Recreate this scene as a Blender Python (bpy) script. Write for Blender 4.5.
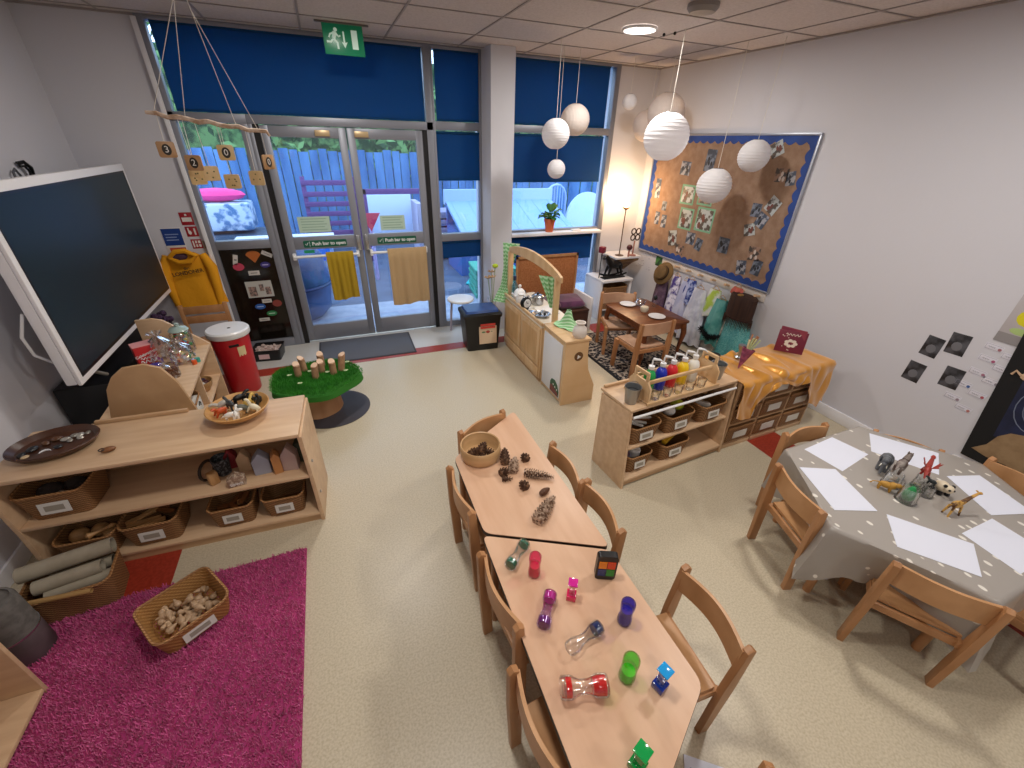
import bpy, bmesh, math, random
from mathutils import Matrix, Vector, Euler
for o in list(bpy.data.objects): bpy.data.objects.remove(o)
S = bpy.context.scene
C = S.collection
PI = math.pi
random.seed(7)
# ---------------------------------------------------------------- camera, sky, lamps, exposure
cd = bpy.data.cameras.new('camera'); cam = bpy.data.objects.new('camera', cd); C.objects.link(cam)
cd.sensor_width = 36.0; cd.sensor_fit = 'HORIZONTAL'; cd.lens = 417.2006895 / 1024 * 36
cd.clip_start = 0.02; cd.clip_end = 200
cam.matrix_world = Matrix(((0.9278851, 0.1670242, -0.3333649, 0), (-0.3720440, 0.4740694, -0.7980235, 0), (0.0247489, 0.8645005, 0.5020223, 2.05), (0, 0, 0, 1)))
S.camera = cam
W = bpy.data.worlds.new('sky'); S.world = W; W.use_nodes = True
wn = W.node_tree.nodes; wl = W.node_tree.links
bgn = wn['Background']; bgn.inputs['Color'].default_value = (0.56, 0.74, 1.0, 1); bgn.inputs['Strength'].default_value = 3.6
S.view_settings.view_transform = 'Standard'; S.view_settings.look = 'None'; S.view_settings.gamma = 1
S.view_settings.exposure = 0.0; S.view_settings.use_curve_mapping = False
def lamp(name, kind, loc, power, color, size=0.2, rot=(0, 0, 0), **kw):
    l = bpy.data.lights.new(name, kind); l.energy = power; l.color = color
    if kind == 'AREA': l.shape = 'DISK'; l.size = size
    elif kind == 'POINT': l.shadow_soft_size = size
    for k, v in kw.items(): setattr(l, k, v)
    o = bpy.data.objects.new(name, l); C.objects.link(o); o.location = loc; o.rotation_euler = rot
    return o
DISCS = [(2.41, 3.45), (0.15, 3.45), (2.41, 1.15), (0.15, 1.15), (2.41, -1.1), (0.15, -1.1)]
DPOW = [24, 23.5, 23, 18.5, 15, 12.5]
for (x, y), pw in zip(DISCS, DPOW):
    lamp('disc_lamp', 'AREA', (x, y, 2.79), pw, (1.0, 0.945, 0.875), 0.26)
lamp('uplighter_lamp', 'POINT', (3.42, 4.66, 1.52), 17, (1.0, 0.64, 0.34), 0.06)

# ---------------------------------------------------------------- constants of the room
BY = 4.92; RX = 3.80; LX = -1.87; CZ = 2.82; FY = -2.6
I4 = Matrix.Identity(4)
def T(x=0, y=0, z=0): return Matrix.Translation((x, y, z))
def RZ(a): return Matrix.Rotation(a, 4, 'Z')
def RXm(a): return Matrix.Rotation(a, 4, 'X')
def RYm(a): return Matrix.Rotation(a, 4, 'Y')
def rad(a): return math.radians(a)
def hx(s):
    s = s.lstrip('#'); v = [int(s[i:i+2], 16) / 255 for i in (0, 2, 4)]
    return tuple((c / 12.92 if c <= 0.04045 else ((c + 0.055) / 1.055) ** 2.4) for c in v) + (1,)

# ---------------------------------------------------------------- materials
MC = {}
def nodes(name):
    m = bpy.data.materials.new(name); m.use_nodes = True
    return m, m.node_tree.nodes, m.node_tree.links, m.node_tree.nodes['Principled BSDF']
def mat(name, col, rough=0.6, metal=0.0, noise=None, bump=None, spec=None, emit=None, trans=None, stretch=(1, 1, 1), sheen=None, coat=None):
    """noise=(scale, other colour, low, high); bump=(scale, strength)"""
    if name in MC: return MC[name]
    m, n, l, p = nodes(name)
    c = hx(col) if isinstance(col, str) else col
    p.inputs['Base Color'].default_value = c; p.inputs['Roughness'].default_value = rough; p.inputs['Metallic'].default_value = metal
    if spec is not None: p.inputs['Specular IOR Level'].default_value = spec
    if emit: p.inputs['Emission Color'].default_value = hx(emit[0]) if isinstance(emit[0], str) else emit[0]; p.inputs['Emission Strength'].default_value = emit[1]
    if trans: p.inputs['Transmission Weight'].default_value = trans
    if sheen: p.inputs['Sheen Weight'].default_value = sheen
    if coat: p.inputs['Coat Weight'].default_value = coat
    if noise or bump:
        tc = n.new('ShaderNodeTexCoord'); mp = n.new('ShaderNodeMapping'); l.new(tc.outputs['Object'], mp.inputs['Vector'])
        mp.inputs['Scale'].default_value = stretch
    if noise:
        t = n.new('ShaderNodeTexNoise'); t.inputs['Scale'].default_value = noise[0]; t.inputs['Detail'].default_value = 4
        l.new(mp.outputs['Vector'], t.inputs['Vector'])
        r = n.new('ShaderNodeValToRGB'); r.color_ramp.elements[0].position = noise[2]; r.color_ramp.elements[1].position = noise[3]
        r.color_ramp.elements[0].color = c; r.color_ramp.elements[1].color = hx(noise[1])
        l.new(t.outputs['Fac'], r.inputs['Fac']); l.new(r.outputs['Color'], p.inputs['Base Color'])
    if bump:
        t2 = n.new('ShaderNodeTexNoise'); t2.inputs['Scale'].default_value = bump[0]; t2.inputs['Detail'].default_value = 3
        l.new(mp.outputs['Vector'], t2.inputs['Vector'])
        b = n.new('ShaderNodeBump'); b.inputs['Strength'].default_value = bump[1]; b.inputs['Distance'].default_value = 0.01
        l.new(t2.outputs['Fac'], b.inputs['Height']); l.new(b.outputs['Normal'], p.inputs['Normal'])
    MC[name] = m; return m
def wood(name, a, b, scale=3.0, stretch=(1, 12, 12), rough=0.45):
    return mat(name, a, rough, noise=(scale, b, 0.35, 0.65), stretch=stretch)
def glassy(name, tint=(1, 1, 1), refl=0.08, gloss_col=(1, 1, 1), rough=0.02):
    if name in MC: return MC[name]
    m, n, l, p = nodes(name); n.remove(p); out = n['Material Output']
    t = n.new('ShaderNodeBsdfTransparent'); t.inputs['Color'].default_value = tuple(tint) + (1,)
    g = n.new('ShaderNodeBsdfGlossy'); g.inputs['Roughness'].default_value = rough; g.inputs['Color'].default_value = tuple(gloss_col) + (1,)
    lw = n.new('ShaderNodeLayerWeight'); lw.inputs['Blend'].default_value = 0.25
    mr = n.new('ShaderNodeMapRange'); mr.inputs['To Min'].default_value = refl; mr.inputs['To Max'].default_value = 0.75
    l.new(lw.outputs['Fresnel'], mr.inputs['Value'])
    mx = n.new('ShaderNodeMixShader'); l.new(mr.outputs['Result'], mx.inputs['Fac']); l.new(t.outputs[0], mx.inputs[1]); l.new(g.outputs[0], mx.inputs[2])
    l.new(mx.outputs[0], out.inputs['Surface']); MC[name] = m; return m
def translucent(name, col, tcol, fac=0.5, stripes=None):
    if name in MC: return MC[name]
    m, n, l, p = nodes(name); out = n['Material Output']
    p.inputs['Base Color'].default_value = hx(col); p.inputs['Roughness'].default_value = 0.8
    t = n.new('ShaderNodeBsdfTranslucent'); t.inputs['Color'].default_value = hx(tcol)
    mx = n.new('ShaderNodeMixShader'); mx.inputs['Fac'].default_value = fac
    l.new(p.outputs[0], mx.inputs[1]); l.new(t.outputs[0], mx.inputs[2]); l.new(mx.outputs[0], out.inputs['Surface'])
    if stripes:
        tc = n.new('ShaderNodeTexCoord'); w = n.new('ShaderNodeTexWave'); w.bands_direction = stripes[0]; w.inputs['Scale'].default_value = stripes[1]
        l.new(tc.outputs['Object'], w.inputs['Vector']); b = n.new('ShaderNodeBump'); b.inputs['Strength'].default_value = stripes[2]; b.inputs['Distance'].default_value = 0.01
        l.new(w.outputs['Fac'], b.inputs['Height']); l.new(b.outputs['Normal'], p.inputs['Normal'])
    MC[name] = m; return m
def wicker(name, a, b, s=44):
    if name in MC: return MC[name]
    m, n, l, p = nodes(name); p.inputs['Roughness'].default_value = 0.6
    tc = n.new('ShaderNodeTexCoord')
    ck = n.new('ShaderNodeTexWave'); ck.bands_direction = 'Z'; ck.inputs['Scale'].default_value = s; ck.inputs['Distortion'].default_value = 2.0; ck.inputs['Detail Scale'].default_value = 6
    w2 = n.new('ShaderNodeTexWave'); w2.bands_direction = 'DIAGONAL'; w2.inputs['Scale'].default_value = s * 0.8
    l.new(tc.outputs['Object'], ck.inputs['Vector']); l.new(tc.outputs['Object'], w2.inputs['Vector'])
    mm = n.new('ShaderNodeMath'); mm.operation = 'MULTIPLY'; l.new(ck.outputs['Fac'], mm.inputs[0]); l.new(w2.outputs['Fac'], mm.inputs[1])
    r = n.new('ShaderNodeValToRGB'); r.color_ramp.elements[0].color = hx(a); r.color_ramp.elements[1].color = hx(b)
    r.color_ramp.elements[0].position = 0.0; r.color_ramp.elements[1].position = 0.6
    l.new(mm.outputs[0], r.inputs['Fac']); l.new(r.outputs['Color'], p.inputs['Base Color'])
    bb = n.new('ShaderNodeBump'); bb.inputs['Strength'].default_value = 0.6; bb.inputs['Distance'].default_value = 0.006
    l.new(mm.outputs[0], bb.inputs['Height']); l.new(bb.outputs['Normal'], p.inputs['Normal'])
    MC[name] = m; return m

# ---------------------------------------------------------------- mesh builder
class MB:
    def __init__(s, M=None): s.bm = bmesh.new(); s.M = M or I4
    def _v(s, co, M): return s.bm.verts.new(s.M @ M @ Vector(co))
    def face(s, pts, M=I4):
        return s.bm.faces.new([s._v(p, M) for p in pts])
    def box(s, c, d, rot=(0, 0, 0), bev=0, M=I4):
        m = M @ T(*c) @ Euler(rot).to_matrix().to_4x4()
        hxx, hy, hz = d[0]/2, d[1]/2, d[2]/2
        v = [s._v((x, y, z), m) for x in (-hxx, hxx) for y in (-hy, hy) for z in (-hz, hz)]
        fs = [s.bm.faces.new([v[i] for i in f]) for f in ((0,1,3,2),(4,6,7,5),(0,4,5,1),(2,3,7,6),(0,2,6,4),(1,5,7,3))]
        if bev:
            es = list({e for f in fs for e in f.edges})
            bmesh.ops.bevel(s.bm, geom=es, offset=bev, segments=2, affect='EDGES', profile=0.5)
        return s
    def bx(s, x0, x1, y0, y1, z0, z1, bev=0, M=I4):
        return s.box(((x0+x1)/2, (y0+y1)/2, (z0+z1)/2), (abs(x1-x0), abs(y1-y0), abs(z1-z0)), bev=bev, M=M)
    def bar(s, p0, p1, w, h, up=(0, 0, 1), bev=0, M=I4):
        p0, p1 = Vector(p0), Vector(p1); d = (p1-p0); L = d.length; d.normalize()
        x = d.cross(Vector(up)).normalized(); u = x.cross(d)
        R = Matrix((( x.x, d.x, u.x, 0), (x.y, d.y, u.y, 0), (x.z, d.z, u.z, 0), (0, 0, 0, 1)))
        return s.box((0, 0, 0), (w, L, h), bev=bev, M=M @ T(*((p0+p1)/2)) @ R)
    def rings(s, rings, cap0=True, cap1=True, closed=True, M=I4):
        vs = [[s._v(p, M) for p in r] for r in rings]; n = len(vs[0])
        for a, b in zip(vs, vs[1:]):
            for i in range(n if closed else n-1):
                j = (i+1) % n
                try: s.bm.faces.new((a[i], a[j], b[j], b[i]))
                except ValueError: pass
        if cap0 and closed: s.bm.faces.new(list(reversed(vs[0])))
        if cap1 and closed: s.bm.faces.new(vs[-1])
        return s
    def cyl(s, p0, p1, r0, r1=None, seg=14, cap=True, M=I4):
        return s.tube([p0, p1], [r0, r0 if r1 is None else r1], seg, cap, M)
    def tube(s, pts, r, seg=8, cap=True, M=I4):
        pts = [Vector(p) for p in pts]; n = len(pts); rr = r if isinstance(r, (list, tuple)) else [r]*n
        rings = []; ref = None
        for i, p in enumerate(pts):
            d = (pts[min(i+1, n-1)] - pts[max(i-1, 0)]).normalized()
            if ref is None: ref = Vector((0, 0, 1)) if abs(d.z) < 0.9 else Vector((1, 0, 0))
            x = d.cross(ref).normalized(); y = x.cross(d).normalized(); ref = y
            rings.append([p + (x*math.cos(a) + y*math.sin(a)) * rr[i] for a in (2*PI*k/seg for k in range(seg))])
        return s.rings(rings, cap, cap, True, M)
    def lathe(s, prof, c=(0, 0, 0), seg=20, M=I4, sx=1, sy=1, cap0=True, cap1=True):
        rings = [[(c[0]+r*math.cos(a)*sx, c[1]+r*math.sin(a)*sy, c[2]+z) for a in (2*PI*k/seg for k in range(seg))] for r, z in prof]
        return s.rings(rings, cap0, cap1, True, M)
    def sph(s, c, r, seg=12, M=I4, sc=(1, 1, 1), rot=(0, 0, 0)):
        m = M @ T(*c) @ Euler(rot).to_matrix().to_4x4() @ Matrix.Diagonal((sc[0], sc[1], sc[2], 1))
        n = max(4, seg//2); e = 0.03
        rings = [[(r*math.sin(max(e, min(PI-e, PI*i/n)))*math.cos(a), r*math.sin(max(e, min(PI-e, PI*i/n)))*math.sin(a), -r*math.cos(PI*i/n)) for a in (2*PI*k/seg for k in range(seg))] for i in range(n+1)]
        return s.rings(rings, M=m)
    def prism(s, poly, z0, z1, M=I4, bev=0):
        a = [s._v((p[0], p[1], z0), M) for p in poly]; b = [s._v((p[0], p[1], z1), M) for p in poly]; n = len(poly)
        fs = [s.bm.faces.new(list(reversed(a))), s.bm.faces.new(b)]
        for i in range(n): fs.append(s.bm.faces.new((a[i], a[(i+1) % n], b[(i+1) % n], b[i])))
        if bev:
            es = list({e for f in fs[:2] for e in f.edges})
            bmesh.ops.bevel(s.bm, geom=es, offset=bev, segments=2, affect='EDGES', profile=0.5)
        return s
    def sheet(s, fn, nu, nv, th=0.003, M=I4):
        P = [[Vector(fn(i/nu, j/nv)) for j in range(nv+1)] for i in range(nu+1)]
        def nrm(i, j):
            a = P[min(i+1, nu)][j] - P[max(i-1, 0)][j]; b = P[i][min(j+1, nv)] - P[i][max(j-1, 0)]
            q = a.cross(b); return q.normalized() if q.length > 1e-12 else Vector((0, 0, 1))
        A = [[s._v(P[i][j], M) for j in range(nv+1)] for i in range(nu+1)]
        B = [[s._v(P[i][j] - nrm(i, j)*th, M) for j in range(nv+1)] for i in range(nu+1)]
        for i in range(nu):
            for j in range(nv):
                s.bm.faces.new((A[i][j], A[i+1][j], A[i+1][j+1], A[i][j+1])); s.bm.faces.new((B[i][j], B[i][j+1], B[i+1][j+1], B[i+1][j]))
        for i in range(nu):
            s.bm.faces.new((A[i][0], B[i][0], B[i+1][0], A[i+1][0])); s.bm.faces.new((A[i][nv], A[i+1][nv], B[i+1][nv], B[i][nv]))
        for j in range(nv):
            s.bm.faces.new((A[0][j], A[0][j+1], B[0][j+1], B[0][j])); s.bm.faces.new((A[nu][j], B[nu][j], B[nu][j+1], A[nu][j+1]))
        return s
    def add_mesh(s, me, M=I4):
        n0 = len(s.bm.verts); s.bm.from_mesh(me); s.bm.verts.ensure_lookup_table()
        for v in s.bm.verts[n0:]: v.co = s.M @ M @ v.co
        return s
    def mesh(s, name, m, ang=38):
        bmesh.ops.recalc_face_normals(s.bm, faces=s.bm.faces)
        me = bpy.data.meshes.new(name); s.bm.to_mesh(me); s.bm.free(); me.materials.append(m)
        for p in me.polygons: p.use_smooth = True
        me.set_sharp_from_angle(angle=rad(ang)); return me
    def obj(s, name, m, parent=None, label=None, ang=38):
        o = bpy.data.objects.new(name, s.mesh(name, m, ang)); C.objects.link(o)
        if parent: o.parent = parent
        if label: o['label'] = label
        return o
def tag(o, label, cat, group=None, kind=None):
    o['label'] = label; o['category'] = cat
    if group: o['group'] = group
    if kind: o['kind'] = kind
    return o
def thing(name, label, cat, loc=(0, 0, 0), rz=0, group=None):
    o = bpy.data.objects.new(name, None); C.objects.link(o); o.empty_display_size = 0.05
    o.location = loc; o.rotation_euler = (0, 0, rz); return tag(o, label, cat, group)
def struct(o): o['kind'] = 'structure'; return o
KIDS = {}
def copy_tree(o, parent=None):
    c = o.copy(); C.objects.link(c)
    if parent: c.parent = parent; c.matrix_parent_inverse = o.matrix_parent_inverse.copy()
    for ch in [x for x in C.objects if x.parent == o]: copy_tree(ch, c)
    return c
def dup(o, label, loc=None, rz=None, sc=None, rot=None):
    c = copy_tree(o); c['label'] = label
    if loc is not None: c.location = loc
    if rz is not None: c.rotation_euler = (0, 0, rz)
    if rot is not None: c.rotation_euler = rot
    if sc is not None: c.scale = (sc, sc, sc) if isinstance(sc, (int, float)) else sc
    return c
def text_mesh(txt, size, depth=0.0008, align='CENTER', bold=0.0):
    cu = bpy.data.curves.new('t', 'FONT'); cu.body = txt; cu.size = size; cu.extrude = depth; cu.align_x = align; cu.align_y = 'CENTER'; cu.offset = bold
    o = bpy.data.objects.new('t', cu); C.objects.link(o); bpy.context.view_layer.update()
    dg = bpy.context.evaluated_depsgraph_get(); me = bpy.data.meshes.new_from_object(o.evaluated_get(dg))
    bpy.data.objects.remove(o); return me
def rrect(w, d, r, n=4):
    pts = []
    for cx, cy, a0 in ((w/2-r, d/2-r, 0), (-w/2+r, d/2-r, 90), (-w/2+r, -d/2+r, 180), (w/2-r, -d/2+r, 270)):
        for k in range(n+1):
            a = rad(a0 + 90*k/n); pts.append((cx + r*math.cos(a), cy + r*math.sin(a)))
    return pts
# facing matrices: local x = right, local y = up, local z = out of the surface
def on_back(x, z, y=BY): return T(x, y, z) @ Matrix(((1, 0, 0, 0), (0, 0, -1, 0), (0, 1, 0, 0), (0, 0, 0, 1)))
def on_right(y, z, x=RX): return T(x, y, z) @ Matrix(((0, 0, -1, 0), (-1, 0, 0, 0), (0, 1, 0, 0), (0, 0, 0, 1)))
def on_left(y, z, x=LX): return T(x, y, z) @ Matrix(((0, 0, 1, 0), (1, 0, 0, 0), (0, 1, 0, 0), (0, 0, 0, 1)))
# ---------------------------------------------------------------- shared materials
M_wall = mat('wall_paint', '#cfcfd6', 0.85, bump=(40, 0.05))
M_white = mat('white_paint', '#e6e6ea', 0.5)
M_ceil = mat('ceiling_tile', '#cdc4c2', 0.95, noise=(60, '#c0b7b5', 0.4, 0.7), bump=(120, 0.2))
M_grid = mat('ceiling_bar', '#9c9491', 0.6)
M_alu = mat('aluminium_frame', '#8a8d97', 0.42, 0.35)
M_dark = mat('dark_gap', '#0c0c0e', 0.5)
M_floor = mat('vinyl_floor', '#cdc2ab', 0.36, noise=(110, '#bbaf95', 0.40, 0.64))
M_daylit = mat('daylit_vinyl', '#c4c2be', 0.4, noise=(170, '#bdbbb4', 0.42, 0.62))
M_red = mat('red_vinyl', '#93301f', 0.4, noise=(60, '#a63a28', 0.4, 0.6))
M_blind = translucent('blind_cloth', '#05497a', '#1184b2', 0.5)
M_glass = glassy('window_glass', (0.93, 0.97, 1.0), 0.05)
M_dglass = mat('dark_glass', '#17130f', 0.12)
M_birch = wood('birch_ply', '#d8b894', '#cba885', 2.2, (1, 9, 9), 0.42)
M_birchx = wood('birch_ply_edge', '#c7a47e', '#b48f69', 2.5, (1, 9, 9), 0.5)
M_table = wood('table_top', '#dcb596', '#d2a888', 2.6, (6, 1, 6), 0.36)
M_beech = wood('chair_beech', '#bd8b60', '#aa794e', 3, (5, 5, 1.2), 0.4)
M_beech2 = wood('chair_beech_ply', '#c8986b', '#b68659', 3, (2, 9, 2), 0.4)
M_edge = mat('table_edge', '#2a1a10', 0.5)
M_black = mat('black_plastic', '#101114', 0.35)
M_wick = wicker('wicker_brown', '#6e4a2a', '#ac8052')
M_wickl = wicker('wicker_rim', '#8a5f35', '#c09060', 40)
M_card = mat('label_card', '#d8d6d0', 0.6)
M_string = mat('string', '#d8d4cc', 0.8)
M_steel = mat('steel', '#b9bcc0', 0.25, 0.9)
M_brown = wood('brown_table', '#5d2f17', '#7a4524', 3, (1, 8, 8), 0.35)
M_wplas = mat('white_plastic', '#e9eaec', 0.3)
M_clear = glassy('clear_plastic', (0.95, 0.96, 0.96), 0.12, rough=0.05)

# ---------------------------------------------------------------- floor and its red borders
struct(MB().bx(LX-.2, RX+.2, FY, BY+.08, -0.1, 0).obj('floor', M_floor))
struct(MB().bx(-1.45, 2.82, 4.21, 4.37, 0.0, 0.0012).obj('trim_1', M_red))
struct(MB().bx(2.82, 3.14, FY, 4.37, 0.0, 0.0012).obj('trim_2', M_red))
struct(MB().bx(-1.45, -1.105, FY, 4.21, 0.0, 0.0012).obj('trim_3', M_red))
struct(MB().bx(LX, RX, 4.37, BY, 0.0, 0.001).obj('trim_4', M_daylit))  # paler floor by the doors: window daylight and reflection put into the colour
# ---------------------------------------------------------------- ceiling of tiles in a bar grid
struct(MB().bx(LX-.2, RX+.2, FY, BY+.3, CZ+.002, CZ+.1).obj('ceiling', M_ceil))
g = MB()
x = -2.03
while x < RX:
    if x > LX: g.bx(x-.008, x+.008, FY, BY, CZ-.003, CZ+.001)
    x += 0.6815
y = 4.31 + .66
for k in range(12):
    yy = 4.80 if k == 0 else 4.31 - .655*(k-1)
    if yy > FY: g.bx(LX, RX, yy-.008, yy+.008, CZ-.0034, CZ+.001)
g.bx(LX, RX, BY-.02, BY, CZ-.012, CZ); g.bx(RX-.02, RX, FY, BY, CZ-.010, CZ); g.bx(LX, LX+.02, FY, BY, CZ-.011, CZ)
struct(g.obj('trim_5', M_grid))
# ---------------------------------------------------------------- walls
struct(MB().bx(LX-.2, LX, FY, BY+.2, 0, CZ).obj('wall_left', M_wall))
struct(MB().bx(RX, RX+.2, FY, BY+.2, 0, CZ).obj('wall_right', M_wall))
struct(MB().bx(LX-.2, RX+.2, FY-.2, FY, 0, CZ).obj('wall_front', M_wall))
w = MB(); w.bx(LX, -1.14, BY, BY+.2, 0, CZ); w.bx(3.25, RX, BY, BY+.2, 0, CZ); w.bx(1.615, 1.93, BY, BY+.2, 0, CZ)
w.bx(1.615, 1.865, 4.60, BY, 0, CZ)
struct(w.obj('wall_back', M_wall))
struct(MB().bx(RX-.015, RX, FY, 4.90, 0, .10, bev=.004).obj('baseboard_right', M_white))
struct(MB().bx(LX, LX+.015, FY, 4.90, 0, .10, bev=.004).obj('baseboard_left', M_white))
struct(MB().bx(LX+.015, -1.14, BY-.015, BY, 0, .10, bev=.004).obj('baseboard_back', M_white))

# ---------------------------------------------------------------- windows and door in the back wall
FY0, FY1 = BY-.03, BY+.05      # depth of the frames
def frame_obj(name, cells, parent, m=M_alu):
    b = MB()
    for (x0, x1, z0, z1) in cells: b.bx(x0, x1, FY0, FY1, z0, z1, bev=.003)
    return b.obj(name, m, parent)
def win(name, label=None):
    o = bpy.data.objects.new(name, None); C.objects.link(o); return struct(o)
w1 = win('window_1')
frame_obj('window_frame', [(-1.14, -1.085, 0, CZ), (-.62, -.56, 0, 2.13), (-1.085, -.62, 1.07, 1.15), (-1.14, -.56, 2.13, 2.20), (-1.085, -.62, 0.0, .09), (-1.085, 1.04, 2.79, CZ)], w1)
MB().bx(-1.085, -.62, BY+.005, BY+.011, 1.15, 2.13).obj('pane', M_glass, w1)
MB().bx(-1.085, -.62, BY+.005, BY+.011, .09, 1.07).obj('dark_pane', M_dglass, w1, 'dark backed lower pane')
MB().bx(-1.085, 1.04, BY+.03, BY+.036, 2.20, 2.79).obj('pane', M_glass, w1)
MB().bx(-1.16, -1.125, BY-.045, BY-.03, 0, CZ-.02, bev=.002).obj('lit_reveal', M_white, w1)  # added white strip, paints the daylight on the left window reveal
d1 = win('door_1')
frame_obj('door_frame', [(-.56, -.525, 0, 2.13), (1.035, 1.10, 0, CZ), (-.56, 1.10, 2.13, 2.20)], d1)
MB().bx(-.525, -.475, BY-.02, BY+.03, 0, 2.13).bx(.99, 1.035, BY-.02, BY+.03, 0, 2.13).obj('gap_strip', M_black, d1, 'black hinge side gap')  # plain black strips fill the dark gaps at the hinge sides
def leaf(x0, x1, bx0, bx1):
    b = MB(); st = .07
    for c in [(x0, x0+st, 0.02, 2.125), (x1-st, x1, 0.02, 2.125), (x0+st, x1-st, 2.035, 2.125), (x0+st, x1-st, 1.03, 1.155), (x0+st, x1-st, 0.02, .20)]:
        b.bx(c[0], c[1], BY-.012, BY+.03, c[2], c[3], bev=.003)
    lf = b.obj('door_leaf', M_alu, d1)
    MB().bx(x0+st, x1-st, BY+.006, BY+.012, 1.155, 2.035).bx(x0+st, x1-st, BY+.006, BY+.012, .20, 1.03).obj('pane', M_glass, lf)
    MB().cyl((bx0, BY-.07, .97), (bx1, BY-.07, .97), .014).bx(bx0-.01, bx0+.02, BY-.075, BY-.01, .94, 1.0, bev=.004).bx(bx1-.02, bx1+.01, BY-.075, BY-.01, .94, 1.0, bev=.004).obj('push_bar', M_wplas, lf)
    return lf
lfL = leaf(-.475, .255, -.43, .20); lfR = leaf(.265, .99, .33, .93)
MB().bx(.20, .235, BY-.05, BY-.012, 1.0, 1.16, bev=.006).bx(.285, .32, BY-.05, BY-.012, 1.0, 1.16, bev=.006).obj('door_handle', M_steel, d1)
MB().bx(-.02, .11, BY-.035, BY-.012, 2.05, 2.10, bev=.004).bx(.33, .46, BY-.035, BY-.012, 2.05, 2.10, bev=.004).obj('door_closer', mat('brass', '#c9b089', .35, .5), d1)
w2 = win('window_2')
frame_obj('window_frame', [(1.10, 1.125, 0, CZ), (1.59, 1.615, 0, CZ), (1.125, 1.59, 2.135, 2.21), (1.125, 1.59, 1.04, 1.12), (1.125, 1.59, 0, .07), (1.125, 1.59, 2.79, CZ)], w2)
for z0, z1 in ((2.21, 2.79), (1.12, 2.135), (.07, 1.04)): MB().bx(1.125, 1.59, BY+.025, BY+.031, z0, z1).obj('pane', M_glass, w2)
w3 = win('window_3')
frame_obj('window_frame', [(1.93, 1.955, 0, CZ), (3.19, 3.25, 0, CZ), (1.955, 3.19, 2.14, 2.21), (1.955, 3.19, 1.04, 1.12), (1.955, 3.19, 0, .07), (1.955, 3.19, 2.79, CZ)], w3)
for z0, z1 in ((2.21, 2.79), (1.12, 2.14), (.07, 1.04)): MB().bx(1.955, 3.19, BY+.025, BY+.031, z0, z1).obj('pane', M_glass, w3)
MB().bx(1.94, 3.18, BY-.15, BY-.02, 1.065, 1.10, bev=.006).obj('window_sill', M_white, w3)
def blind(label, x0, x1, z0, z1, shade=None):
    t = thing('roller_blind', label, 'blind', ((x0+x1)/2, BY-.022 if shade is None else shade, z1)); w_ = (x1-x0)/2
    MB().bx(-w_, w_, .010, .012, -(z1-z0), 0).obj('blind_cloth', M_blind, t)
    MB().cyl((-w_, .012, -.012), (w_, .012, -.012), .013, seg=10).obj('roller', M_blind, t)
    MB().bx(-w_, w_, .004, .018, -(z1-z0)-.012, -(z1-z0)+.006, bev=.003).obj('bottom_bar', M_blind, t)
    return t
blind('wide dark blue roller blind above the double doors', -1.055, 1.025, 2.215, 2.80)
blind('small blue roller blind at the top of the narrow window', 1.145, 1.60, 2.225, 2.80)
blind('blue roller blind half way up the narrow window', 1.13, 1.60, 1.68, 2.125)
blind('short blue roller blind below the narrow window transom', 1.13, 1.60, .86, 1.035)
blind('blue roller blind at the top of the right hand window', 1.955, 3.12, 2.225, 2.80)
blind('blue roller blind above the potted plant', 1.955, 3.13, 1.66, 2.13)
blind('dark blue roller blind under the window sill', 1.955, 3.13, .74, 1.035)

# ---------------------------------------------------------------- outside the windows
struct(MB().bx(-9, 16, BY+.2, 26, -.12, -.02).obj('ground', mat('tarmac', '#55627a', .8, noise=(3, '#48556e', .4, .6))))
struct(MB().bx(-3, 8, BY+.2, 6.08, -.02, .0).obj('trim_6', mat('pale_paving', '#a4abba', .8, noise=(8, '#949db0', .4, .6))))
struct(MB().bx(LX-.2, RX+.2, BY+.05, BY+.2, -.1, -.001).obj('trim_7', mat('step', '#8b8f98', .7)))
ft = thing('garden_fence', 'tall blue painted board fence behind the yard', 'fence', (0, 10.5, 0))
b = MB(); x = -7; k = 0
while x < 14:
    w_ = .165 + .02*math.sin(k*2.3); h = 1.80 + .03*math.sin(k*1.7); yy = .03 if k % 2 else 0
    b.bx(x, x+w_, yy, yy+.02, .0, h); x += w_ + .018; k += 1
b.obj('board_panel', mat('blue_fence', '#35659a', .8, noise=(3, '#5b8cc0', .35, .65), stretch=(1, 1, .3)), ft)
MB().bx(-7, 14, .05, .09, .35, .43).bx(-7, 14, .05, .09, 1.35, 1.43).obj('rail', mat('blue_fence_dark', '#23437f', .8), ft)
# hedge of many leaves: one mass
b = MB(); rnd = random.Random(3)
for k in range(2600):
    c = Vector((rnd.uniform(-7, 14), rnd.uniform(11.2, 13.2), rnd.uniform(1.0, 4.4))); a = Euler((rnd.uniform(0, 6), rnd.uniform(0, 6), 0)).to_matrix(); r = rnd.uniform(.08, .2)
    b.face([c + a @ Vector(p)*r for p in ((-1, 0, 0), (0, -.5, .1), (1, 0, 0), (0, .5, .1))])
b.bx(-7, 14, 12.6, 13.4, 0, 3.6)
tag(b.obj('hedge', mat('leaves', '#1d4426', .7, noise=(4, '#6f9a5c', .45, .58))), 'green leafy hedge rising behind the blue fence', 'hedge', kind='stuff')
def outbox(nm, lab, cat, m, parts, loc, rz=0):
    t = thing(nm, lab, cat, loc, rz)
    for pn, mm, boxes in parts:
        q = MB()
        for bb in boxes: q.bx(*bb, bev=.006)
        q.obj(pn, mm, t)
    return t
M_pink = mat('pink_purple_paint', '#63407e', .7)
M_obl = mat('pale_blue_paint', '#a9c4ee', .6)
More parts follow.
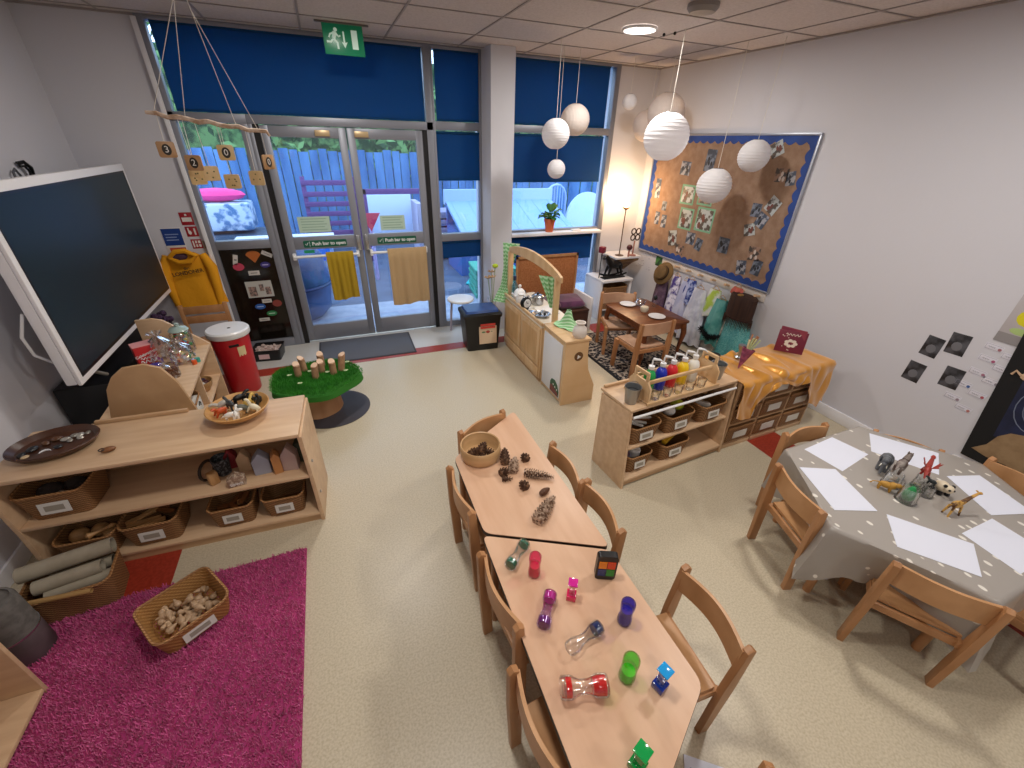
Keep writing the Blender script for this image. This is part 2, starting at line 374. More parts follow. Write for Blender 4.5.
# purple pallet furniture
slats = [(-.5, .5, 0, .03, z, z+.09) for z in (.15, .33, .51, .69, .87, 1.05, 1.25)]
outbox('pallet_rack', 'purple slatted pallet rack standing against the fence', 'rack', None, [('slat_panel', M_pink, slats), ('post', M_pink, [(-.5, -.42, .03, .10, 0, 1.4)]), ('post', M_pink, [(.42, .5, .03, .10, 0, 1.4)])], (.05, 9.6, -.02))
# white board easel
t = outbox('play_easel', 'white outdoor drawing board on a purple frame', 'easel', None, [('board', mat('white_board', '#cfe2ff', .4), [(-.48, .30, -.02, 0, .45, 1.18)]), ('frame', M_pink, [(-.54, -.48, -.01, .04, 0, 1.27), (.48, .54, -.01, .04, 0, 1.27), (-.54, .54, -.01, .04, 1.18, 1.27)])], (1.12, 8.6, -.02))
# low table with blue tub
outbox('play_table', 'low white outdoor table with a bright blue tray', 'table', None, [('table_top', mat('bright_white', '#dfe8f8', .5), [(-.7, .7, -.3, .3, .62, .70)]), ('tray', mat('bright_blue', '#1d6fd6', .4), [(-.65, .6, -.34, .2, .40, .60)])] + [('leg', M_obl, [(sx*.62-.03, sx*.62+.03, sy*.24-.03, sy*.24+.03, 0, .62)]) for sx in (-1, 1) for sy in (-1, 1)], (-.72, 7.5, -.02))
# traffic sign cone (red and white)
t = thing('bin_sign', 'small red and white striped give way sign outside', 'sign', (.55, 7.3, -.02))
MB().prism([(-.16, 1.05), (.16, 1.05), (0, .78)], -.01, .01, M=Matrix(((1,0,0,0),(0,0,-1,0),(0,1,0,0),(0,0,0,1)))).obj('plate', mat('sign_red', '#d4405c', .5), t)
MB().prism([(-.09, 1.01), (.09, 1.01), (0, .86)], -.014, .0, M=T(0, -.004, 0) @ Matrix(((1,0,0,0),(0,0,-1,0),(0,1,0,0),(0,0,0,1)))).obj('plate_centre', M_wplas, t)
MB().cyl((0, .03, 0), (0, .03, 1.0), .03).obj('post', mat('sign_post', '#b7a9d9', .5), t)
# blue-grey tyre like tunnel by the door
t = thing('play_tunnel', 'large rounded blue grey plastic drum outside the left door', 'drum', (-.62, 5.9, -.02))
MB().lathe([(.30, 0), (.42, .12), (.47, .45), (.42, .78), (.30, .92), (.05, .95)], seg=28).obj('drum', mat('drum_blue', '#2b4472', .4, noise=(4, '#4a6798', .35, .65)), t)
MB().lathe([(.475, .43), (.49, .45), (.475, .47)], seg=28, cap0=False, cap1=False).obj('band', mat('drum_dark', '#1b3468', .5), t)
# shed roof, slatted bench, play arch, teal mats seen through the right windows
t = thing('low_shed', 'low pale blue boarded shed with a sloping lid', 'shed', (3.45, 7.6, -.02))
q = MB(); q.face([(-1.5, -.55, .75), (.62, -.55, .75), (.62, .45, 1.12), (-1.5, .45, 1.12)]); q.box((-.44, -.05, .90), (2.12, 1.0, .04), rot=(.355, 0, 0))
for k in range(7): q.box((-1.4 + k*.32, -.05, .93), (.02, 1.0, .02), rot=(.355, 0, 0))
q.obj('lid', mat('shed_lid', '#86a9e0', .6), t)
MB().bx(-1.5, .6, -.5, .4, 0, .72).bx(-1.5, .6, .36, .42, .72, 1.08).obj('body', mat('shed_body', '#3d63a8', .7), t)
MB().bx(-1.52, .64, .42, .50, 1.05, 1.30).obj('back_board', M_obl, t)
for cx_, lab in ((5.0, 'white plastic arched chair leaning by the fence'), (5.9, 'large pale round disc leaning on the fence')):
    if cx_ < 5.5:
        t = thing('garden_chair', lab, 'chair', (4.42, 8.5, -.02), .3)
        pts = [(-.3, 0, .4)] + [(.3*math.cos(a), 0, 1.05+.28*math.sin(a)) for a in [PI - PI*k/8 for k in range(9)]] + [(.3, 0, .4)]
        bb = MB().tube(pts, .022)
        for k in range(6): bb.cyl((-.2+.08*k, 0, .45), (-.2+.08*k, 0, 1.05+.28*math.sqrt(max(0, 1-((-.2+.08*k)/.3)**2))), .011, seg=6)
        bb.obj('backrest', M_obl, t); MB().bx(-.3, .3, -.5, 0, .40, .45, bev=.02).obj('seat', M_obl, t)
        for sx in (-1, 1):
            for yy in (-.45, -.02): MB().cyl((sx*.27, yy, 0), (sx*.25, yy, .4), .02).obj('leg', M_obl, t)
    else:
        t = thing('round_disc', lab, 'disc', (4.86, 7.9, -.02), .25)
        MB().lathe([(.02, 0), (.62, 0), (.62, .05), (.5, .07), (.02, .07)], seg=32, M=T(0, 0, .62) @ RXm(PI/2-.15)).obj('disc', mat('disc_blue', '#b7d0f5', .5), t)
t = thing('slatted_planter', 'grey slatted wooden planter beyond the narrow window', 'planter', (2.05, 8.6, -.02))
for k in range(6): MB().bx(-.5, .5, -.3, .3, .08+.14*k, .19+.14*k, bev=.008).obj('slat', mat('weathered_wood', '#8c8db0', .8), t)
MB().bx(-.58, -.48, -.34, .34, 0, 1.05).obj('post', mat('weathered_post', '#b9b6cf', .8), t)
t = thing('foam_mat', 'turquoise foam mat lying on the tarmac', 'mat', (2.45, 6.6, -.018), -.5)
MB().bx(-.5, .3, -.3, .2, 0, .03, bev=.01).obj('pad', mat('turquoise', '#27b7bf', .6), t)
t = thing('plastic_crate', 'green slatted plastic crate outside the narrow window', 'crate', (2.15, 6.05, -.018), -.1)
for k in range(5): MB().bx(-.32, .32, -.28, .28, .02+.09*k, .08+.09*k, bev=.006).obj('slat', mat('crate_green', '#3fa58f', .6), t)
# bubble gum pink and clear play boat seen through the side window
t = thing('play_boat', 'bright pink and white inflatable toy outside the side window', 'toy', (-1.62, 8.3, .72))
MB().sph((0, 0, .50), .24, sc=(1.7, .7, .42)).obj('pink_ring', mat('hot_pink', '#f0308a', .5), t)
MB().bx(-.5, .45, -.3, .25, .0, .40, bev=.05).obj('body', mat('toy_white', '#b9c9dd', .4, noise=(7, '#3f6f9c', .48, .58)), t)
MB().bx(-.7, .7, -.35, .4, -.75, -.05, bev=.05).obj('stand', mat('toy_dark', '#33465c', .6), t)
# ================================================================ nursery chairs
def make_chair(m=M_beech, mp=M_beech2, name='nursery_chair'):
    t = thing(name, 'wooden nursery chair', 'chair')
    w = .160
    # seat with a soft dip
    def seat(u, v):
        x = (u-.5)*2*(w-.012); y = -.165 + v*.325
        return (x, y, .318 - .012*math.sin(PI*u)*math.sin(PI*min(1, v*1.1)) - .012*max(0, v-.8)*5*.2)
    MB().sheet(seat, 8, 8, .014).obj('seat', mp, t)
    def back(u, v):
        x = (u-.5)*2*(w+.006); return (x, -.200 - .034*math.sin(PI*u), .462 + v*.112 - .006*(1-math.sin(PI*u)))
    MB().sheet(back, 14, 4, .013).obj('backrest', mp, t)
    for s in (-1, 1):
        MB().prism([(-.162, 0), (-.207, 0), (-.224, .33), (-.230, .575), (-.214, .588), (-.193, .575), (-.174, .33)], -.0135, .0135, M=T(s*(w+.006), 0, 0) @ Matrix(((0,0,1,0),(1,0,0,0),(0,1,0,0),(0,0,0,1))), bev=.004).obj('rear_leg', m, t)
        MB().prism([(.168, 0), (.124, 0), (.100, .305), (.155, .305)], -.0135, .0135, M=T(s*(w+.004), 0, 0) @ Matrix(((0,0,1,0),(1,0,0,0),(0,1,0,0),(0,0,0,1))), bev=.004).obj('front_leg', m, t)
        MB().bx(s*(w-.012)-.009, s*(w-.012)+.009, -.19, .13, .262, .302, bev=.003).obj('side_rail', m, t)
    MB().bx(-w, w, .095, .113, .262, .300, bev=.003).obj('cross_rail', m, t)
    MB().bx(-w, w, -.185, -.168, .262, .300, bev=.003).obj('cross_rail', m, t)
    return t
ch0 = make_chair()
CH = [  # x, y of the back rail centre, heading of the sitter in degrees (0 = +x), label
 (.354, 1.478, 3, 'wooden chair pushed in beside the bowl of pine cones, left of the table'),
 (.349, .921, 5, 'wooden chair on the left side opposite the green and pink liquid toys'),
 (.308, .470, 5, 'wooden chair at the bottom edge of the photo, left of the toy table'),
 (.640, 1.99, -68, 'wooden chair at the far end of the pine cone table'),
 (.955, 1.48, 180, 'farther of the two wooden chairs tucked together right of the pine cones'),
 (.972, 1.146, 176, 'nearer of the two wooden chairs tucked together right of the pine cones'),
 (1.088, .568, 176, 'wooden chair pulled out right of the blue cube toys'),
 (.995, .050, 232, 'wooden chair whose back just shows at the bottom edge of the photo'),
 (2.477, 1.24, -92, 'wooden chair at the far left corner of the covered table, by the red floor strip'),
 (1.963, .896, -18, 'wooden chair at the left side of the covered table, seat pulled out'),
 (2.02, .289, 32, 'wooden chair in front of the covered table, back towards the camera'),
 (3.075, .985, -150, 'wooden chair between the covered table and the right wall'),
 (3.20, .50, 172, 'wooden chair at the right end of the covered table, by the black wall display'),
 (2.66, -.06, 96, 'wooden chair at the right edge of the photo with only its rail corner showing'),
]
for i, (x, y, a, lab) in enumerate(CH):
    a = rad(a); h = a - PI/2
    cx, cy = x + .215*math.cos(a), y + .215*math.sin(a)
    if i == 0: c = ch0; c['label'] = lab; c.location = (cx, cy, 0); c.rotation_euler = (0, 0, h)
    else: c = dup(ch0, lab, (cx, cy, 0), h)
    if i == 11: c.scale = (.95, .95, .90)
    c['group'] = 'beech chairs around the big tables'

# ================================================================ the two joined trapezoid tables
def roundpoly(P, r, n=4):
    out = []; N = len(P)
    for i in range(N):
        p, a, b = Vector(P[i]), Vector(P[i-1]), Vector(P[(i+1) % N]); u = (a-p).normalized(); v = (b-p).normalized()
        for k in range(n+1):
            s = k/n; q = p + u*r*(1-s)**2 + v*r*s**2; out.append((q.x, q.y))
    return out
def trap_table(label, P, legs):
    c = Vector((sum(p[0] for p in P)/4, sum(p[1] for p in P)/4)); L = [(p[0]-c.x, p[1]-c.y) for p in P]
    t = thing('trapezoid_table', label, 'table', (c.x, c.y, 0), 0, None)
    MB().prism(roundpoly(L, .035), .526, .530).obj('table_top', M_table, t)
    MB().prism(roundpoly([(p[0]*1.004, p[1]*1.004) for p in L], .035), .507, .5262).obj('edge_band', M_edge, t)
    q = MB()
    Ls = [(p[0]*.86, p[1]*.86) for p in L]
    for i in range(4): q.bar(Ls[i]+(.48,), Ls[(i+1) % 4]+(.48,), .018, .05)
    q.obj('apron', M_beech, t)
    for p in Ls: MB().cyl((p[0], p[1], 0), (p[0], p[1], .507), .016, .021).obj('leg', M_beech, t)
    return t
trap_table('wooden trapezoid table holding the bowl and pine cones', [(.398, 1.222), (.886, .958), (.888, 2.085), (.405, 1.765)], 0)
trap_table('wooden trapezoid table holding the colourful liquid timer toys', [(.385, 1.212), (.362, .10), (.872, .392), (.878, .945)], 0)

# ================================================================ hexagonal table under a spotted cloth
HEX = [(1.93, .68), (2.25, 1.17), (2.90, 1.17), (3.19, .68), (2.92, .19), (2.19, .19)]
HC = Vector((2.55, .68))
t = thing('hexagonal_table', 'beech table hidden under the grey spotted cloth', 'table', (HC.x, HC.y, 0))
HL = [((p[0]-HC.x)*.98, (p[1]-HC.y)*.98) for p in HEX]
MB().prism(HL, .503, .526).obj('table_top', M_table, t)
for p in HL: MB().cyl((p[0]*.84, p[1]*.84, 0), (p[0]*.84, p[1]*.84, .503), .02, .024).obj('leg', M_beech, t)
m, n, l, p = nodes('spotted_oilcloth'); p.inputs['Roughness'].default_value = .32
tc = n.new('ShaderNodeTexCoord'); vo = n.new('ShaderNodeTexVoronoi'); vo.inputs['Scale'].default_value = 19; vo.inputs['Randomness'].default_value = .6
mp = n.new('ShaderNodeMapping'); mp.inputs['Scale'].default_value = (1, .62, .7); mp.inputs['Rotation'].default_value = (0, 0, .5); l.new(tc.outputs['Object'], mp.inputs['Vector']); l.new(mp.outputs['Vector'], vo.inputs['Vector'])
r = n.new('ShaderNodeValToRGB'); r.color_ramp.elements[0].position = .16; r.color_ramp.elements[1].position = .20; r.color_ramp.elements[0].color = hx('#e6e2da'); r.color_ramp.elements[1].color = hx('#a39d97')
l.new(vo.outputs['Distance'], r.inputs['Fac']); l.new(r.outputs['Color'], p.inputs['Base Color']); M_oil = m
def cloth():
    b = MB(); per = []
    N = len(HEX); step = 22
    for i in range(N):
        a, c = Vector(HEX[i])-HC, Vector(HEX[(i+1) % N])-HC
        for k in range(step): per.append((a.lerp(c, k/step)*1.012, i, k/step))
    rings = []
    prof = [(0.0, .5345), (.60, .5345), (.97, .5345), (1.0, .531), (1.012, .515), (1.02, .46), (1.03, .38), (1.045, .30), (1.06, .235)]
    for s, z in prof:
        ring = []
        for j, (v, i, f) in enumerate(per):
            d = max(0, (.53-z)/.3); cor = math.cos(PI*min(f, 1-f)*2)*.5+.5 if min(f, 1-f) < .5 else 0
            cor = cor**3
            fl = (.06, .0, .03, .05, .05, .06)[i if f < .5 else (i+1) % 6]; wv = d*(.012*math.sin(j*.62+i) + .008*math.sin(j*1.31+2)) + d*cor*fl - (d*.10*math.sin(PI*f) if i in (0, 5) else 0)
            n_ = v.normalized(); q = v*max(s, .002) + n_*wv
            zz = z + (d*.05*math.sin(PI*f) if i in (0, 5) else 0) - (d*.03*cor if d > .4 else 0) + (d*.012*math.sin(j*.9) if z < .3 else 0)
            ring.append((q.x, q.y, zz))
        rings.append(ring)
    b.rings(rings, True, False)
    return b
o = cloth().obj('tablecloth', M_oil, ang=60); o.location = (HC.x, HC.y, 0)
tag(o, 'grey spotted wipe clean cloth draped over the right hand table', 'tablecloth')
# sheets of paper
M_paper = mat('white_paper', '#dfe3f2', .75)
PAP = [([(2.339, 1.132), (2.615, 1.155), (2.654, .968), (2.36, .923)], 'white sheet at the far left corner of the covered table'),
 ([(2.163, 1.03), (2.339, .948), (2.23, .667), (2.035, .747)], 'white sheet in front of the chair on the left side'),
 ([(2.881, 1.10), (3.065, .828), (2.84, .715), (2.70, .98)], 'white sheet on the wall side behind the animal jars'),
 ([(2.251, .639), (2.434, .384), (2.253, .276), (2.086, .50)], 'white sheet at the front edge nearest the camera'),
 ([(2.459, .439), (2.713, .437), (2.69, .22), (2.43, .225)], 'white sheet at the front right beside the giraffe'),
 ([(2.866, .694), (3.05, .633), (2.955, .38), (2.735, .45)], 'white sheet on the right end of the covered table')]
for k, (P, lab) in enumerate(PAP):
    c = Vector((sum(q[0] for q in P)/4, sum(q[1] for q in P)/4))
    o = MB().prism([(q[0]-c.x, q[1]-c.y) for q in P], 0, .0008).obj('paper_sheet', M_paper); o.location = (c.x, c.y, .5348 + .0009*(k % 2))
    tag(o, lab, 'paper', 'sheets of drawing paper on the covered table')
# ---------------------------------------------------------------- toy animals
def animal(name, label, loc, rz, mats, body, legs, neck=None, head=None, extra=None, s=1.0, cat='toy animal', rot=None):
    t = thing(name, label, cat, loc, rz)
    if rot: t.rotation_euler = rot
    b = MB(T() @ Matrix.Scale(s, 4))
    for c, r, sc in body: b.sph(c, r, 12, sc=sc)
    for p0, p1, r0, r1 in legs: b.cyl(p0, p1, r0, r1, 8)
    if neck: b.tube(*neck)
    if head:
        for c, r, sc in head: b.sph(c, r, 10, sc=sc)
    b.obj('body', mats[0], t)
    if extra:
        for nm, mm, f in extra:
            q = MB(Matrix.Scale(s, 4)); f(q); q.obj(nm, mm, t)
    return t
def L4(x, y, h, r, r2=None):
    return [((sx*x, sy*y, h), (sx*x*1.05, sy*y, 0), r, r2 or r*.8) for sx in (-1, 1) for sy in (-1, 1)]
M_eleph = mat('elephant_grey', '#565a60', .5, noise=(20, '#6c7076', .4, .6)); M_wolf = mat('wolf_fur', '#5b4a44', .6, noise=(25, '#9a928c', .4, .6))
M_yel = mat('lion_yellow', '#b98a35', .5); M_gir = mat('giraffe_hide', '#c79a4c', .5, noise=(26, '#5a3a1c', .52, .58))
M_grn = mat('toy_green', '#23924f', .35); M_redt = mat('toy_red', '#a0352c', .4); M_cream = mat('toy_cream', '#e0d2b8', .5)
M_hor = mat('toy_tusk', '#e3dfd2', .4)
TZ = .535
animal('toy_elephant', 'dark grey toy elephant at the far end of the animal group', (2.60, .865, TZ), rad(200), [M_eleph], [((0, 0, .055), .034, (1.25, .85, .9)), ((.03, 0, .062), .027, (1, .9, 1))], L4(.028, .014, .045, .011), ([(.05, 0, .07), (.075, 0, .06), (.082, 0, .035), (.085, 0, .015)], [.012, .010, .007, .005], 8), [((.052, 0, .072), .02, (1, .9, 1))], [('ear', M_eleph, lambda q: (q.sph((.045, .022, .072), .018, 8, sc=(.5, .25, 1)), q.sph((.045, -.022, .072), .018, 8, sc=(.5, .25, 1)))), ('tusk', M_hor, lambda q: (q.cyl((.065, .01, .058), (.083, .014, .05), .003, .001, 6), q.cyl((.065, -.01, .058), (.083, -.014, .05), .003, .001, 6)))], 1.12)
def jar(label, loc, r, h, tilt=None, cat='jar', nm='clear_plastic_pot', m=M_clear, group='clear pots around the toy animals'):
    t = thing(nm, label, cat, loc, 0, group)
    MB().lathe([(r*.98, 0), (r, .004), (r*.80, h*.96), (r*.82, h), (r*.77, h*.97), (r*.94, .008), (.001, .006)], seg=20, cap1=False).obj('pot', m, t)
    MB().lathe([(r*1.04, 0), (r*1.04, .004), (r*.95, .005)], seg=20).obj('lid', M_clear, t)
    return t
jar('upside down clear pot over the grey wolf', (2.50, .765, TZ), .042, .075)
animal('toy_wolf', 'grey and brown toy wolf standing on a clear pot', (2.52, .775, TZ+.077), rad(10), [M_wolf], [((0, 0, .035), .018, (1.6, .8, .9))], L4(.02, .009, .03, .005), ([(.025, 0, .04), (.042, 0, .052)], [.011, .009], 8), [((.046, 0, .054), .011, (1.2, .8, .8))], [('ear', M_wolf, lambda q: (q.cyl((.042, .005, .06), (.04, .006, .07), .004, .001, 5), q.cyl((.042, -.005, .06), (.04, -.006, .07), .004, .001, 5))), ('tail', M_wolf, lambda q: q.tube([(-.028, 0, .038), (-.05, 0, .03)], [.006, .002], 6))], 1.45)
animal('toy_lion', 'golden yellow toy animal tipped forward before the wolf', (2.425, .755, TZ), rad(-60), [M_yel], [((0, 0, .032), .02, (1.5, .8, .9)), ((.025, 0, .038), .02, (.9, .9, 1))], L4(.022, .010, .03, .006), ([(.02, 0, .04), (.04, 0, .048)], [.014, .012], 8), [((.046, 0, .048), .014, (1, .9, .9))], [('tail', M_yel, lambda q: q.tube([(-.03, 0, .035), (-.05, 0, .03), (-.06, 0, .015)], [.003, .002, .004], 6))])
jar('clear pot holding the red toy figure upside down', (2.62, .70, TZ), .035, .07)
t = thing('toy_dragon', 'dark red spiky toy standing on a clear pot', 'toy animal', (2.645, .715, TZ+.072), .4); t.scale = (1.3, 1.3, 1.3)
b = MB().sph((0, 0, .022), .016, 10, sc=(1.6, .8, 1)).tube([(.015, 0, .03), (.035, 0, .055)], [.01, .006], 8).sph((.04, 0, .06), .01, 8, sc=(1.4, .8, .8)).tube([(-.02, 0, .02), (-.05, 0, .005)], [.008, .002], 6)
for sx in (-1, 1):
    for sy in (-1, 1): b.cyl((sx*.012, sy*.008, .018), (sx*.016, sy*.012, 0), .005, .004, 6)
b.obj('body', M_redt, t)
for sy in (-1, 1): MB().prism([(0, 0), (-.03, .03), (-.012, .028), (-.008, .045), (.006, .03), (.016, .035)], -.0008, .0008, M=T(.0, sy*.008, .03) @ RXm(PI/2 - sy*.5)).obj('wing', M_redt, t)
jar('clear pot over the green crocodile', (2.445, .665, TZ), .045, .085)
t = thing('toy_crocodile', 'shiny green toy crocodile standing upright inside a clear pot', 'toy animal', (2.45, .665, TZ+.006), .3)
MB().tube([(0, 0, 0), (.002, 0, .02), (0, 0, .045), (-.002, 0, .062), (-.001, 0, .080)], [.020, .028, .025, .018, .009], 10).obj('body', M_grn, t)
MB().cyl((.012, .012, .02), (.026, .02, .012), .005, .003, 6).cyl((.012, -.012, .02), (.026, -.02, .012), .005, .003, 6).cyl((.008, .012, .045), (.02, .02, .04), .004, .003, 6).cyl((.008, -.012, .045), (.02, -.02, .04), .004, .003, 6).obj('leg', mat('toy_green_dark', '#155a32', .35), t)
jar('clear pot beside the panda with a dark toy inside', (2.585, .655, TZ), .035, .06)
animal('toy_cow', 'small black and green toy standing between two pots', (2.60, .66, TZ+.061), rad(100), [mat('toy_blackish', '#20282a', .4)], [((0, 0, .018), .012, (1.5, .8, .9))], L4(.012, .006, .015, .004), ([(.014, 0, .022), (.022, 0, .03)], [.006, .005], 6), [((.025, 0, .031), .007, (1.2, .8, .8))])
t = animal('toy_panda', 'round cream and black toy panda at the right of the group', (2.685, .64, TZ), rad(-120), [M_cream], [((0, 0, .036), .032, (1.1, .95, .9))], [], None, None, [('ear', M_black, lambda q: (q.sph((.03, .018, .062), .009, 8), q.sph((.03, -.018, .062), .009, 8))), ('leg', M_black, lambda q: [q.cyl((sx*.02, sy*.016, .02), (sx*.025, sy*.02, 0), .011, .012, 8) for sx in (-1, 1) for sy in (-1, 1)]), ('head', M_cream, lambda q: q.sph((.036, 0, .048), .022, 10)), ('eye_patch', M_black, lambda q: (q.sph((.052, .010, .053), .006, 6), q.sph((.052, -.010, .053), .006, 6)))])
animal('toy_giraffe', 'spotted toy giraffe leaning with its neck stretched to the right', (2.555, .53, TZ), rad(-12), [M_gir], [((0, 0, .062), .021, (1.5, .75, .95))], [((.022, .009, .055), (.034, .014, 0), .006, .004), ((.022, -.009, .055), (.03, -.016, 0), .006, .004), ((-.022, .009, .055), (-.032, .014, 0), .006, .004), ((-.022, -.009, .055), (-.036, -.016, 0), .006, .004)], ([(.022, 0, .068), (.052, 0, .095), (.085, 0, .118)], [.012, .008, .006], 8), [((.094, 0, .120), .009, (1.7, .8, .8))], [('tail', M_gir, lambda q: q.tube([(-.03, 0, .062), (-.045, 0, .04)], [.002, .003], 5)), ('ear', M_gir, lambda q: (q.sph((.086, .009, .127), .004, 6, sc=(1, 1.6, 1)), q.sph((.086, -.009, .127), .004, 6, sc=(1, 1.6, 1))))])

# ================================================================ pine cones and their bowl
PZ = .531
M_bowlw = wood('bowl_bamboo', '#d2ad80', '#c19a6a', 5, (1, 1, 6), .4)
t = thing('bamboo_bowl', 'round pale bamboo bowl of pine cones on the far table', 'bowl', (.545, 1.73, PZ))
MB().lathe([(.085, 0), (.102, .006), (.112, .04), (.110, .086), (.107, .090), (.102, .086), (.103, .04), (.088, .014), (.001, .012)], seg=40, cap1=False).obj('bowl', M_bowlw, t)
M_cone = mat('cone_scale', '#4a2f20', .7, noise=(40, '#8a6a50', .45, .65)); M_conel = mat('cone_scale_pale', '#6b4c38', .7, noise=(60, '#c9b09a', .40, .55))
def cone(name, label, loc, L, R, rz, m, pitch=0, open_=1.0, group='pine cones from the bowl'):
    t = thing(name, label, 'pine cone', loc, rz, group)
    Mx = T(0, 0, R*.8) @ RYm(PI/2 - pitch) @ T(0, 0, -L/2)
    b = MB(); R = R*1.15; n = int(max(5, L/.0105)); core = MB()
    core.lathe([(.002, 0), (R*.5, L*.12), (R*.55, L*.35), (R*.35, L*.75), (.002, L)], seg=8, M=Mx)
    for i in range(n):
        f = i/(n-1); rr = R*(.55+.45*math.sin(PI*min(1, (f*.8+.28)))) * (1 if f < .8 else 1-(f-.8)*2.2); z = L*f
        k = 7
        for j in range(k):
            a = 2*PI*(j/k) + i*.39
            Ms = Mx @ T(0, 0, z) @ RZ(a)
            w_ = rr*.36
            b.rings([[Vector((rr*.25, -w_*.4, 0)), Vector((rr*.25, w_*.4, 0)), Vector((rr*.25, 0, .003))], [Vector((rr*.8, -w_, .001)), Vector((rr*.8, w_, .001)), Vector((rr*.8, 0, .005))], [Vector((rr*1.12, -w_*.5, .006)), Vector((rr*1.12, w_*.5, .006)), Vector((rr*1.12, 0, .0095))]], M=Ms)
    core.obj('core', M_cone, t); b.obj('scales', m, t, ang=20)
    return t
cone('pine_cone', 'long dark cone right beside the bamboo bowl', (.665, 1.665, PZ), .12, .022, rad(70), M_cone)
cone('pine_cone', 'long pale cone curving down from the bowl rim', (.685, 1.58, PZ), .11, .023, rad(62), M_conel)
cone('pine_cone', 'small dark cone below the bowl, leftmost on the table', (.615, 1.545, PZ), .05, .022, rad(20), M_cone)
cone('pine_cone', 'flat dark cone lying just in front of the bowl cones', (.612, 1.50, PZ), .05, .013, rad(-15), M_cone)
cone('pine_cone', 'round open cone at the top middle of the table', (.765, 1.615, PZ), .045, .022, rad(90), M_cone)
cone('pine_cone', 'long pale tipped cone lying towards the right chairs', (.775, 1.465, PZ), .15, .022, rad(-33), M_conel)
cone('pine_cone', 'small round cone under the long pale tipped one', (.675, 1.42, PZ), .048, .022, rad(100), M_cone)
t = thing('fir_cone', 'smooth closed brown cone between the cones and table edge', 'pine cone', (.755, 1.345, PZ), rad(20), 'pine cones from the bowl')
MB().lathe([(.003, 0), (.013, .008), (.017, .024), (.016, .042), (.009, .062), (.002, .07)], seg=14, M=T(-.035, 0, .017) @ RYm(PI/2)).obj('scales', mat('smooth_cone', '#55331d', .6, bump=(60, .8)), t)
cone('pine_cone', 'largest pale cone lying nearest the table seam', (.705, 1.235, PZ), .175, .028, rad(38), M_conel)
for lab, dx, dy, dz, rz, L, R in (('dark cone at the left inside the bamboo bowl', -.035, .005, .018, .5, .075, .021), ('cone lying across the middle of the bamboo bowl', .015, .012, .030, .9, .085, .021), ('small cone at the right inside the bamboo bowl', .05, -.015, .016, -.6, .055, .018), ('small cone at the front inside the bamboo bowl', .0, -.045, .014, .1, .05, .017)):
    cone('pine_cone', lab, (.545+dx, 1.73+dy, PZ+dz), L, R, rz, M_cone)

# ================================================================ liquid timers and toys on the near table
def plas(nm, col, t=(1, 1, 1)): return mat(nm, col, .12, coat=.5)
def tint(nm, c, refl=.06): return glassy(nm, c, refl, rough=.05)
M_clr = tint('timer_clear', (.96, .97, .98), .07)
def timer(label, loc, rz, L, R, waist, liq, fill, m_liq, standing=False, caps=None, m_shell=None):
    t = thing('liquid_timer', label, 'toy', loc, rz, None)
    Mx = (T(0, 0, 0) if standing else T(0, 0, R) @ RYm(PI/2) @ T(0, 0, -L/2))
    def pr(s): return [(R*.9*s, 0), (R*s, L*.03), (R*s, L*.22), (waist*s, L*.40), (waist*s, L*.60), (R*s, L*.78), (R*s, L*.97), (R*.9*s, L)]
    MB().lathe(pr(1), seg=20, M=Mx).obj('shell', m_shell or M_clr, t)
    for a, b_, mm in fill:
        pts = [(r, z) for r, z in pr(.84)]
        prof = []
        for i in range(13):
            z = L*(a + (b_-a)*i/12)
            for (r0, z0), (r1, z1) in zip(pts, pts[1:]):
                if z0 <= z <= z1 + 1e-9: prof.append((r0 + (r1-r0)*(z-z0)/(z1-z0+1e-9), z)); break
        MB().lathe(prof, seg=16, M=Mx).obj('liquid', mm, t)
    if caps:
        for z in caps: MB().lathe([(R*1.03, z*L-.003), (R*1.05, z*L), (R*1.03, z*L+.003)], seg=20, M=Mx).obj('cap_ring', M_clr, t)
    return t
P_ = {k: plas('liquid_'+k, c) for k, c in dict(green='#0d6b4c', pink='#e0215f', magenta='#d12a94', purple='#7a1f7c', blue='#0b2f8c', indigo='#2a1fa8', lime='#3fd32a', red='#d8160f', navy='#0a2a63', sky='#22a0e8', emerald='#0f8a3a').items()}
timer('clear waisted timer with dark green ends by the table seam', (.485, 1.048, PZ), rad(38), .135, .027, .019, 0, [(.04, .20, P_['green']), (.86, .94, P_['green'])], None)
timer('pink liquid timer standing upright near the seam', (.520, .955, PZ), 0, .115, .025, .023, 0, [(.04, .48, P_['pink'])], None, True, m_shell=tint('timer_pink', (.95, .55, .72)))
timer('purple and pink waisted timer lying by the left table edge', (.497, .790, PZ), rad(52), .135, .026, .018, 0, [(.04, .22, P_['purple']), (.75, .96, P_['magenta'])], None, m_shell=tint('timer_violet', (.86, .75, .95)))
timer('clear waisted timer with a dark blue cap', (.575, .650, PZ), rad(12), .145, .026, .017, 0, [(.80, .97, P_['navy'])], None)
timer('large clear timer with red liquid in both ends', (.492, .515, PZ), rad(-18), .150, .034, .022, 0, [(.10, .22, P_['red']), (.68, .95, P_['red'])], None)
timer('dark indigo cylinder timer standing near the right edge', (.750, .660, PZ), 0, .115, .026, .023, 0, [(.03, .62, P_['indigo'])], None, True, m_shell=tint('timer_indigo', (.45, .42, .9)))
timer('lime green oval timer standing in the middle', (.648, .500, PZ), 0, .115, .027, .026, 0, [(.03, .40, P_['lime'])], None, True, m_shell=tint('timer_lime', (.72, .98, .62)))
